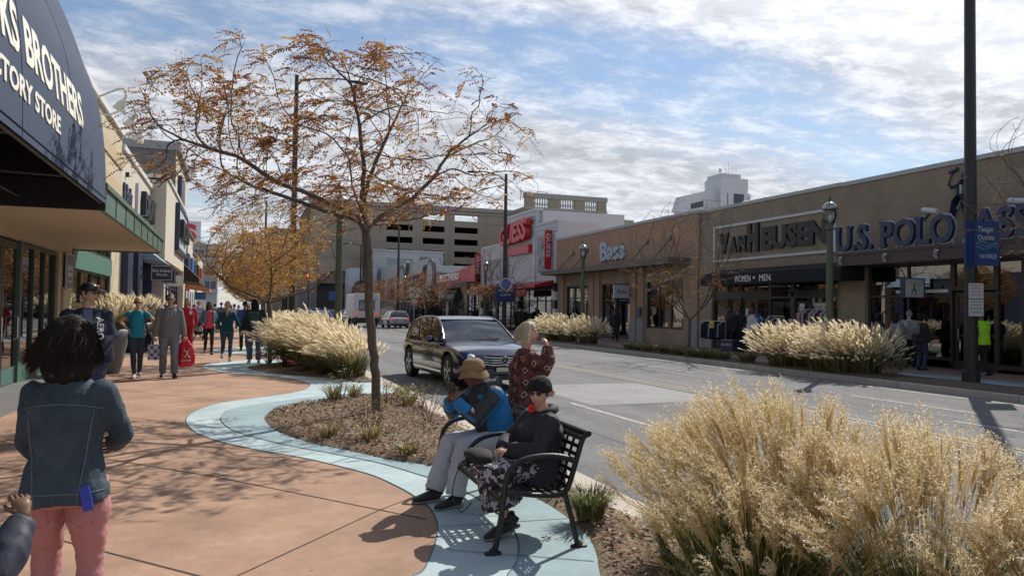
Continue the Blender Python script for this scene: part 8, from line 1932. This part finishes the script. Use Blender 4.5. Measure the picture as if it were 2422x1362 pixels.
    for sg in (-1,1):
        e = MB(); ze = nose-.05
        V0 = MB(); V0.ball((0,0,0),(.18,.22,.115),14,9); e.add([(sg*(w*.70+v[0]*.9), h0+.24+v[1]+.06*abs(v[0]/.18), ze+v[2]) for v in V0.v], V0.f); e.build('headlight', M_lamp, t, smooth=True, world=False)
        q = MB(); q.obox((sg*w*.70, L/2-.045, tail-.10), (w*.12,0,0), (0,.06,0), (0,0,.075)); q.build('tail_light', M_tail, t, bevel=.02, world=False)
        q = MB(); my = cab[0][0]+.55; V0 = MB(); V0.ball((0,0,0),(.11,.07,.08),10,7); q.add([(sg*(w+.10)+v[0], my+v[1], belt+.07+v[2]) for v in V0.v], V0.f); q.bar((sg*(w-.06),my+.02,belt),(sg*(w+.04),my+.02,belt+.05),.04,.03); q.build('mirror', paint, t, smooth=True, world=False)
        if detail:
            for y in (cab[0][0]+1.45, cab[0][0]+2.45):
                q = MB(); q.loft([(sg*(w+.004),y-.09,belt-.16),(sg*(w+.022),y-.05,belt-.155),(sg*(w+.022),y+.05,belt-.155),(sg*(w+.004),y+.09,belt-.16)], .012, 6); q.build('door_handle', paint, t, world=False)
            q = MB(); q.bar((sg*(w*.985),fy+wr+.1,.34),(sg*(w*.985),ry-wr-.1,.34),.03,.04); q.build('sill_trim', M_chrome, t, world=False)
    q = MB(); q.box(-.27,h0-.018,.40,.27,h0+.02,.52) if not detail else q.box(-.16,h0-.035,.42,.16,h0-.02,.52); q.build('front_plate', M_plate, t, world=False)
    q = MB(); q.box(-.26,L/2-.03,.62,.26,L/2+.02,.74); q.build('rear_plate', M_plate, t, world=False)
    q = MB(); q.box(-w*.80,L/2-.06,.25,w*.80,L/2+.012,.40); q.build('lower_bumper', M_trimb, t, world=False)
    q = MB(); q.box(-w*.74,h0+.0,.24,w*.74,h0+.10,.34); q.build('lower_bumper', M_trimb, t, world=False)
    return t
M_navyc = mat('navy_car_paint', (.008,.013,.050), .16, metal=.3, coat=1.0, spec=.8)
suv = car('dark navy blue crossover driving towards the camera past the bench', (5.32,17.9,ZR), R(3), M_navyc, L=5.0, W=1.92, H=1.56, belt=.98, hood=.90, cab=((-1.20,.02),(-.35,.84),(.35,1.0),(1.35,.92),(1.95,.64),(2.28,.0)), nose=.74, tail=.98, wb=3.15, wr=.37, rake=-.03, see=True, group='cars on the street')
# crossover front: grille with bars, lower intakes, star-less round badge, bonnet crease, wipers
h0 = -5.05/2; q = MB(); q.loft([(-.42,h0-.015,.70),(-.30,h0-.055,.64),(.30,h0-.055,.64),(.42,h0-.015,.70)], [(.02,.10),(.02,.14),(.02,.14),(.02,.10)], 10, up=(0,0,1)); q.build('grille', M_trimb, suv, world=False)
for k in range(4):
    q = MB(); q.loft([(-.44,h0-.02,.735-.052*k),(-.25,h0-.078,.72-.052*k),(.25,h0-.078,.72-.052*k),(.44,h0-.02,.735-.052*k)], .013, 6); q.build('grille_bar', M_chrome, suv, world=False)
q = MB(); q.loft([(0,h0-.075,.665),(0,h0-.095,.665)], .085, 18); q.build('badge_base', M_trimb, suv, world=False)
q = MB(); n = 20; q.loft([(.085*math.cos(2*math.pi*k/n),h0-.097,.665+.085*math.sin(2*math.pi*k/n)) for k in range(n+1)], .008, 5)
for k in range(3): a = math.pi/2+k*2*math.pi/3; q.bar((0,h0-.098,.665),(.082*math.cos(a),h0-.098,.665+.082*math.sin(a)),.012,.008)
q.build('badge', M_chrome, suv, world=False)
for sg in (-1,1):
    q = MB(); q.loft([(sg*.52,h0+.0,.40),(sg*.68,h0+.045,.40),(sg*.80,h0+.12,.42)], [(.02,.055),(.02,.06),(.02,.035)], 8); q.build('intake', M_trimb, suv, world=False)
    q = MB(); q.loft([(sg*.50,h0-.01,.345),(sg*.68,h0+.03,.34),(sg*.84,h0+.11,.37),(sg*.84,h0+.11,.44),(sg*.68,h0+.03,.465),(sg*.50,h0-.01,.455)], .008, 5); q.build('intake_trim', M_chrome, suv, world=False)
    q = MB(); q.loft([(sg*.10-.3,-1.24,1.01),(sg*.10+.05,-1.16,1.05),(sg*.10+.38,-1.08,1.08)], .009, 5); q.build('wiper', M_trimb, suv, world=False)
q = MB(); q.box(-.17,h0-.06,.44,.17,h0-.045,.54); q.build('licence_plate', M_plate, suv, world=False)
sil = car('silver sedan with red tail lights stopped at the far kerb', (13.6,67.5,ZR), math.pi, mat('silver_paint',(.42,.44,.47),.25,metal=.5,coat=1), detail=False)
def back(u, d, X=None): p = loc_at(u, d, ZR); return p
blk = car('black sedan with lit tail lights far off beside the white shuttle bus', back(819,98), math.pi, mat('black_paint_car',(.012,.012,.014),.2,coat=1), detail=False)
wht = car('white car farther off above the black sedan', back(823,108), math.pi, mat('white_paint_car',(.55,.55,.55),.25,coat=1), H=1.6, detail=False)
def recolor(t, old, new):
    for ch in t.children:
        if ch.type == 'MESH' and ch.data.materials and ch.data.materials[0] == old:
            ch.data = ch.data.copy(); ch.data.materials[0] = new
for src, u, d, r_z, lab in ((blk,706,108,math.pi,'black car farthest left on the road beyond the dark pole'),(wht,749,112,math.pi*.9,'small white car far off behind the pale grass mound'),(sil,757,106,math.pi,'grey car far off, left of the green lamp post'),(blk,776,101,math.pi,'dark car far off just left of the green lamp post'),(wht,833,88,math.pi,'white car partly hidden behind the left side of the shuttle bus')):
    dup(src, back(u,d), r_z, lab)
blu = car('blue sedan by the left kerb, its roof showing above the pale grass mound', (4.75,47.0,ZR), 0, mat('blue_paint_car',(.03,.05,.22),.25,metal=.3,coat=1), H=1.47, detail=False)
# shuttle bus
bu = thing('shuttle_bus', 'white boxy shuttle bus seen from behind with red tail lights', 'bus', (11.0,67,ZR), R(-2))
M_bw_ = mat('bus_white', (.60,.60,.60), .4, var=.03)
q = MB(); q.prism([(-1.12,.85),(1.12,.85),(1.16,1.5),(1.14,2.85),(1.02,3.0),(-1.02,3.0),(-1.14,2.85),(-1.16,1.5)], 'y', 0, 6.3); q.build('body', M_bw_, bu, bevel=.03, world=False)
q = MB(); q.box(-.62,-.02,1.55,.62,-.003,2.35); q.build('rear_window', M_cg, bu, world=False)
q = MB(); q.box(-.68,-.03,1.49,.68,-.022,1.55); q.box(-.68,-.03,2.35,.68,-.022,2.41); q.box(-.68,-.03,1.55,-.62,-.022,2.35); q.box(.62,-.03,1.55,.68,-.022,2.35); q.build('window_frame', M_trimb, bu, world=False)
q = MB(); q.box(-1.1,.02,.42,1.1,.25,.86); q.build('bumper', M_trimb, bu, world=False)
for sg in (-1,1):
    q = MB(); q.box(sg*.92-.09,-.03,1.05,sg*.92+.09,-.003,1.32); q.build('tail_light', M_tail, bu, world=False)
    q = MB(); q.box(sg*.92-.07,-.03,.90,sg*.92+.07,-.003,1.0); q.build('marker_light', mat('amber',(.5,.2,.03),.3), bu, world=False)
    q = MB(); V0 = MB(); V0.lathe([(.38,0),(.40,.04),(.40,.40),(.38,.42)], 20); q.add([(sg*(1.10-v[2]), 1.5+v[0], .40+v[1]) for v in V0.v], V0.f); q.build('wheel', M_tyre, bu, world=False)
    q = MB(); V0 = MB(); V0.lathe([(.38,0),(.40,.04),(.40,.24),(.38,.26)], 20); q.add([(sg*(1.05-v[2]), 5.6+v[0], .40+v[1]) for v in V0.v], V0.f); q.build('wheel', M_tyre, bu, world=False)
q = MB(); letters(q, '90', (.68,-.003,2.45), (1,0,0), (0,0,1), .17, .006); q.build('number', M_trimb, bu, world=False)
q = MB(); q.box(-.02,-.012,.9,.02,-.003,1.5); q.box(-.35,-.02,.92,.35,-.004,1.0); q.build('rear_trim', M_trim, bu, world=False)
# ================================================================ STREET FURNITURE
M_post = mat('olive_green_post', (.070,.085,.050), .5, var=.08, vscale=2); M_polek = mat('black_pole', (.014,.016,.016), .5); M_bsign = mat('outlet_blue', (.012,.038,.15), .55)
M_globe = glass_mat('lamp_globe', (.80,.82,.82), 1.5, .05)
def acorn(label, loc):
    t = thing('street_lamp', label, 'street lamp', loc, group='green acorn street lamps'); z = 3.98
    q = MB(); q.lathe([(.19,0),(.19,.12),(.15,.18),(.14,.75),(.16,.80),(.115,.88),(.105,1.0),(.10,2.4),(.085,z-.1),(.10,z-.06),(.07,z)], 14); q.build('post', M_post, t, world=False)
    q = MB(); q.lathe([(.07,z),(.13,z+.05),(.10,z+.12),(.12,z+.2),(.14,z+.22)], 14); q.build('collar', M_post, t, world=False)
    q = MB(); q.lathe([(.135,z+.22),(.165,z+.34),(.17,z+.52),(.15,z+.62)], 16); q.build('globe', M_globe, t, smooth=True, world=False)
    q = MB(); q.lathe([(.03,z+.22),(.05,z+.3),(.045,z+.42),(.02,z+.46)], 8); q.build('bulb', M_white, t, world=False)
    for k in range(4):
        a = k*math.pi/2+.4; q = MB(); q.loft([(.14*math.cos(a),.14*math.sin(a),z+.22),(.178*math.cos(a),.178*math.sin(a),z+.45),(.16*math.cos(a),.16*math.sin(a),z+.63)], .008, 5); q.build('cage_bar', M_post, t, world=False)
    q = MB(); q.lathe([(.20,z+.61),(.22,z+.64),(.20,z+.70),(.13,z+.79),(.06,z+.83)], 16); q.build('cap', mat('lamp_cap', (.30,.33,.34), .3, metal=.6), t, smooth=True, world=False)
    q = MB(); q.lathe([(.05,z+.83),(.03,z+.88),(.055,z+.92),(.02,z+.98),(.012,z+1.04)], 10); q.build('finial', M_post, t, world=False)
    return t
ac = acorn('green street lamp rising from the left grass mound, its top lost in the tree', (2.80,22.0,0))
dup(ac, (16.0,17.3,0), .3, 'green acorn street lamp in the big far plumed row before the framed-letter store')
dup(ac, (16.0,FX(1377,800,16.0).y,0), .3, 'green acorn street lamp before the orange stucco store')
dup(ac, (16.0,FX(1146,800,16.0).y,0), .3, 'green acorn street lamp before the white store')
dup(ac, (16.0,FX(954,800,16.0).y,0), .3, 'small green acorn street lamp before the metal-front store')
dup(ac, (2.9,44.5,0), .3, 'second green street lamp on the left pavement, behind the golden tree')
def tallpole(label, loc, h, arm=2.6, adir=1, banner=None):
    t = thing('light_pole', label, 'light pole', loc, group='tall black light poles')
    q = MB(); q.lathe([(.24,0),(.24,.25),(.16,.3),(.15,2),(.125,h*.6),(.09,h)], 12); q.build('pole', M_polek, t, world=False)
    if arm:
        q = MB(); q.loft(smooth3([(0,0,h-.5),(adir*.5,0,h-.15),(adir*arm*.8,0,h+.05),(adir*arm,0,h)],3), [.04]*10, 6); q.build('arm', M_polek, t, world=False)
        q = MB(); q.loft([(adir*arm*.96,0,h),(adir*(arm+.35),0,h-.02),(adir*(arm+.75),0,h-.05)], [(.08,.05),(.17,.09),(.10,.05)], 8); q.build('lamp_head', M_polek, t, world=False)
    return t
tpb = tallpole('tall black light pole with an arm, seen through the orange tree crown', (2.6,37.3,0), 12.6)
dup(tpb, (3.0,83,0), 0, 'second tall black light pole with an arm down the left kerb'); dup(tpb, (2.6,118,0), 0, 'third tall black light pole far down the left kerb')
rp = tallpole('tall black light pole before the white store, crossing its red letters', (16.1,FX(1193,700,16.1).y,0), 10.2, 1.8, -1)
dup(rp, (16.1,FX(941,700,16.1).y,0), 0, 'tall black light pole before the metal-front store'); dup(rp, (16.1,FX(852,700,16.1).y,0), 0, 'tall black light pole far off before the white arched building'); dup(rp, (16.4,FX(858,700,16.4).y,0), .3, 'far black light pole just right of the one before the arched building')
big = thing('light_pole', 'very tall dark pole with blue banners at the right of the picture', 'light pole', (16.6,13.35,0))
q = MB(); q.lathe([(.20,0),(.20,.3),(.155,.32),(.15,1.0),(.135,4),(.115,12)], 16); q.build('pole', M_polek, big, world=False)
pX, pY = 16.6, 13.35; vx = Vector((.88,-.47,0)).normalized(); nrm_ = Vector((vx.y,-vx.x,0))
def banner_panel(lab, a, b, z0, z1, rot=0, txt=True):
    t = thing('banner', lab, 'banner', (pX,pY,z0), group='blue banners on the tall dark pole'); o = Vector((pX,pY,0))-Vector((math.sin(YAW),math.cos(YAW),0))*.12
    c_, s_ = math.cos(rot), math.sin(rot); d = Vector((vx.x*c_-vx.y*s_, vx.x*s_+vx.y*c_, 0)); nn = Vector((d.y,-d.x,0))
    q = MB(); q.obox(o+d*(a+b)/2+Vector((0,0,(z0+z1)/2)), d*(b-a)/2, nn*.02, Vector((0,0,(z1-z0)/2))); q.build('panel', M_bsign, t)
    q = MB(); sg = 1 if b > 0 else -1
    for z in (z0+.02,z1-.02): q.bar(Vector((pX,pY,z)), o+d*(b if b > 0 else a)+Vector((0,0,z)), .025, .025)
    q.build('bracket', M_polek, t)
    if txt:
        q = MB(); w = b-a; f0 = o+nn*.021
        letters(q, 'Tanger', f0+d*(a+.07)+Vector((0,0,z1-.24)), d, (0,0,1), .125, .004, width=w*.68, bold=.01); letters(q, 'Outlets', f0+d*(a+.07)+Vector((0,0,z1-.44)), d, (0,0,1), .12, .004, width=w*.68)
        letters(q, 'THE', f0+d*(a+.10)+Vector((0,0,z0+.18)), d, (0,0,1), .085, .004, width=w*.24); letters(q, 'WALK', f0+d*(a+.10+w*.27)+Vector((0,0,z0+.17)), d, (0,0,1), .12, .004, width=w*.46); q.build('lettering', mat('banner_text',(.45,.50,.58),.6), t)
        q = MB()
        for k in range(3):
            P = [f0+d*(a+.03+(w-.06)*i/12)+nn*.003+Vector((0,0,(z0+z1)/2+.02-.06*k+.03*math.sin(i*.6+k))) for i in range(13)]; q.loft(P, [(.004,.012)]*13, 5, up=(0,0,1))
        q.build('wave_mark', mat('wave_teal',(.06,.22,.28),.6), t)
zb0, zb1 = 2.80, 3.86
banner_panel('blue banner with pale writing right of the tall dark pole', .02, .60, zb0, zb1, R(8)); banner_panel('plain darker blue banner left of the tall dark pole', -.36, -.0, zb0-.02, zb1-.02, R(38), False)
def plate(lab, u, v0, v1, lines, w=.31, red=False, grp='parking plates on the tall dark pole'):
    c_ = Vector((pX,pY,0))-Vector((math.sin(R(48)),math.cos(R(48)),0))*.19; d = Vector((.80,-.60,0)); nn = Vector((-.60,-.80,0)); c_ += d*.10
    t = thing('parking_sign', lab, 'sign', (c_.x,c_.y,v0), group=grp); q = MB(); q.obox(c_+Vector((0,0,(v0+v1)/2)), d*w/2, nn*.006, Vector((0,0,(v1-v0)/2))); q.build('panel', mat('sign_face',(.42,.43,.42),.5), t)
    q = MB(); n = len(lines); hh = (v1-v0)*.86/n
    for i, s_ in enumerate(lines): letters(q, s_, c_+nn*.0065-d*w*.38+Vector((0,0,v1-(i+1)*hh+.01)), d, (0,0,1), hh*.55, .003, width=w*.76)
    q.build('lettering', mat('sign_red_print',(.30,.03,.03),.6) if red else M_black, t)
plate('upper parking plate with red lettering on the tall dark pole', 0, 2.02, 2.38, ['NO','STOPPING','OR','STANDING'], red=True); plate('lower parking plate with black lettering on the tall dark pole', 0, 1.60, 2.0, ['TAXIS','ONLY','NO','PARKING'])
# round blue sign on the pole before the white store
t = thing('wayfinding_sign', 'blue outlet sign with a round emblem on the pole before the white store', 'sign', (16.1,FX(1193,700,16.1).y-.2,2.2)); y = t.location.y
q = MB(); q.box(15.45,y-.04,2.1,16.75,y,3.2); q.build('panel', M_bsign, t); q = MB(); q.loft([(16.1,y-.08,3.2),(16.1,y-.02,3.2)], .42, 18, up=(0,0,1)); q.build('emblem', mat('emblem_blue',(.10,.18,.40),.5), t)
q = MB(); n = 18; q.loft([(16.1+.36*math.cos(2*math.pi*k/n),y-.09,3.2+.36*math.sin(2*math.pi*k/n)) for k in range(n+1)], .025, 5); letters(q,'ATLANTIC',(15.6,y-.041,2.72),(1,0,0),(0,0,1),.16,.01,width=1.0); letters(q,'CITY',(15.75,y-.041,2.45),(1,0,0),(0,0,1),.14,.01,width=.7); q.build('marks', M_whitel, t)
def roadsign(lab, u, X, z0, z1, w, face, kind='rect', txt=None, grp=None):
    y = FX(u,700,X).y; t = thing('road_sign', lab, 'sign', (X,y,0)); q = MB(); q.loft([(X,y,0),(X,y,z1)], .04, 7); q.build('post', M_steel, t)
    q = MB(); (q.box(X-w/2,y-.08,z0,X+w/2,y-.05,z1) if kind == 'rect' else q.loft([(X,y-.08,(z0+z1)/2),(X,y-.05,(z0+z1)/2)], w/2, 20, up=(0,0,1))); q.build('panel', face, t); return t, y
t, y = roadsign('white square sign with two curling black arrows before the metal-front store', 980, 16.2, 2.6, 3.6, 1.05, M_card)
q = MB()
for sg in (-1,1): q.loft(smooth3([(16.2+sg*.08,y-.09,2.75),(16.2+sg*.10,y-.09,3.05),(16.2+sg*.22,y-.09,3.25),(16.2+sg*.38,y-.09,3.12)],4), [(.045,.01)]*13, 5); q.loft([(16.2+sg*.33,y-.09,3.18),(16.2+sg*.46,y-.09,3.02)], [(.10,.01),(.01,.01)], 5)
q.build('arrows', M_black, t)
q = MB(); q.box(15.95,y-.08,1.9,16.45,y-.05,2.5); q.build('lower_plate', M_card, t)
t, y = roadsign('round red no-entry sign far off left of the green lamp post', 791, 14.9, 2.2, 3.1, .95, M_redb, 'round'); q = MB(); q.box(14.6,y-.10,2.58,15.2,y-.085,2.72); q.build('bar', M_whitel, t)
t, y = roadsign('white sign with small capitals on the dark post behind the golden tree', 682, 2.75, 2.15, 2.95, .75, M_card)
q = MB()
for i,s_ in enumerate(('NO','STOPPING','ANYTIME')): letters(q, s_, (2.75,y-.082,2.72-.2*i), (1,0,0), (0,0,1), .12, .004, align='C', width=.55 if i else .22)
q.build('lettering', M_black, t)
q = MB(); q.box(2.45,y+.1,0,3.05,y+.5,2.1); tag(q.build('utility_cabinet', M_polek, bevel=.03), 'dark upright cabinet by the left kerb below the white sign with capitals', 'cabinet')
t = thing('traffic_light', 'far traffic light showing red among the orange leaves', 'traffic light', (9.0,108,0))
q = MB(); q.loft([(3.2,108,0),(3.2,108,6.3)], .12, 8); q.loft([(3.2,108,6.1),(10.2,108,6.3)], .07, 7); q.build('mast', M_polek, t); q = MB(); q.box(9.3,107.7,4.9,9.8,107.95,6.2); q.build('housing', M_trimb, t)
q = MB(); q.loft([(9.55,107.70,5.9),(9.55,107.66,5.9)], .17, 12, up=(0,0,1)); q.build('lens', mat('red_light',(.6,.02,.02),.4,emit=((1,.04,.03),4)), t)
q = MB(); q.box(12.6,109.0,2.6,13.5,109.1,3.8); tag(q.build('blue_street_sign', mat('sign_blue',(.03,.12,.38))), 'small blue board far off between the traffic light and the no-entry sign', 'sign')
# clothes racks and mannequins before the framed-letter store
def rack(lab, x, y, cols, h=1.35, L=1.5, n=14):
    t = thing('clothes_rack', lab, 'clothes rack', (x,y,0), group='clothes racks outside the framed-letter store'); q = MB()
    for yy in (-L/2,L/2): q.loft([(x-.25,y+yy,.06),(x,y+yy,.12),(x+.25,y+yy,.06)], .015, 5); q.loft([(x,y+yy,.1),(x,y+yy,h)], .014, 6)
    q.loft([(x,y-L/2,h),(x,y+L/2,h)], .014, 6); q.build('frame', M_steel, t)
    for k in range(n):
        yy = y-L/2+.08+(L-.16)*k/(n-1); q = MB(); l = rnd(.62,.78); q.loft([(x,yy,h-.03),(x,yy,h-.10),(x,yy,h-.14),(x,yy,h-.45),(x,yy,h-l)], [(.03,.015),(.12,.02),(.21,.035),(.22,.045),(.24,.05)], 8, up=(0,1,0)); q.build('garment', cols[k%len(cols)], t)
    return t
M_lb = mat('light_blue_cloth',(.22,.36,.50),.8); M_wc = mat('white_cloth',(.50,.50,.52),.8); M_gc = mat('grey_cloth',(.16,.16,.17),.85); M_rc = mat('red_cloth',(.28,.02,.03),.8)
yr = FX(1690,830,18.6).y; t = rack('rack of black coats with one light blue jacket, left of the shirt-store entrance', 18.6, yr, [FD,FD,M_lb,FD,FD,M_blk], 1.25)
board('yellow price card on the rack of black coats', 'price_card', 18.25, yr-.45, yr-.15, .98, 1.24, ['10'], mat('yellow_card',(.60,.50,.04),.6), M_black, .14)
rack('rack of white and grey shirts near the shirt-store door', 19.2, FX(1925,830,19.2).y, [M_wc,M_gc,M_wc,M_rc,FD], 1.75, 1.6)
rack('rack of grey and pale clothes beside the blue-sleeved mannequin', 19.4, FX(1835,830,19.4).y, [M_gc,M_wc,FD], 1.5, .9, 8)
man = lambda lab, u, X_, top, **k: person(lab, fs(u,X_), face_dir(-1,-.2), 1.85, dict(lw=(-.26,.05,.90), rw=(.26,.05,.90)), 'dark', (top,.04,'jacket'), (M_blk,.012,.01), M_shoe, (M_hairb,'short'), 1.15, False, vox=.024, name='mannequin', **k)
man('mannequin in a black coat, left one of the dark pair by the shirt store', 1728, 18.9, FD); man('mannequin in a black coat, right one of the dark pair by the shirt store', 1750, 19.2, FD)
J = man('mannequin in a jacket of grey, white and blue panels by the shirt store', 1781, 18.9, M_wc); bpy.context.view_layer.update()
for sg, S_, E_, W_, m_ in ((-1,J['sL'],J['eL'],J['wL'],mat('cobalt_cloth',(.03,.10,.40),.75)),(1,J['sR'],J['eR'],J['wR'],M_gc)):
    q = MB(); s = J['s']; q.ball(S_, .095*s, 10, 7); q.loft([S_,E_,E_.lerp(W_,.92)], [.092*s,.086*s,.07*s], 10); q.build('sleeve', m_, J['t'], smooth=True, world=False)
q = MB(); x, y = 18.5, FX(1733,840,18.5).y; b_ = thing('display_box', 'dark blue box with pale lettering at the feet of the dark mannequins', 'box', (x,y,0)); q.box(x-.3,y-.4,.02,x+.3,y+.4,.55); q.build('case', M_navy, b_, bevel=.03)
q = MB(); letters(q, 'NAUTICA', (x-.3,y+.33,.30), *RIGHTWALL, .11, .005, width=.62); q.build('lettering', M_trim, b_)
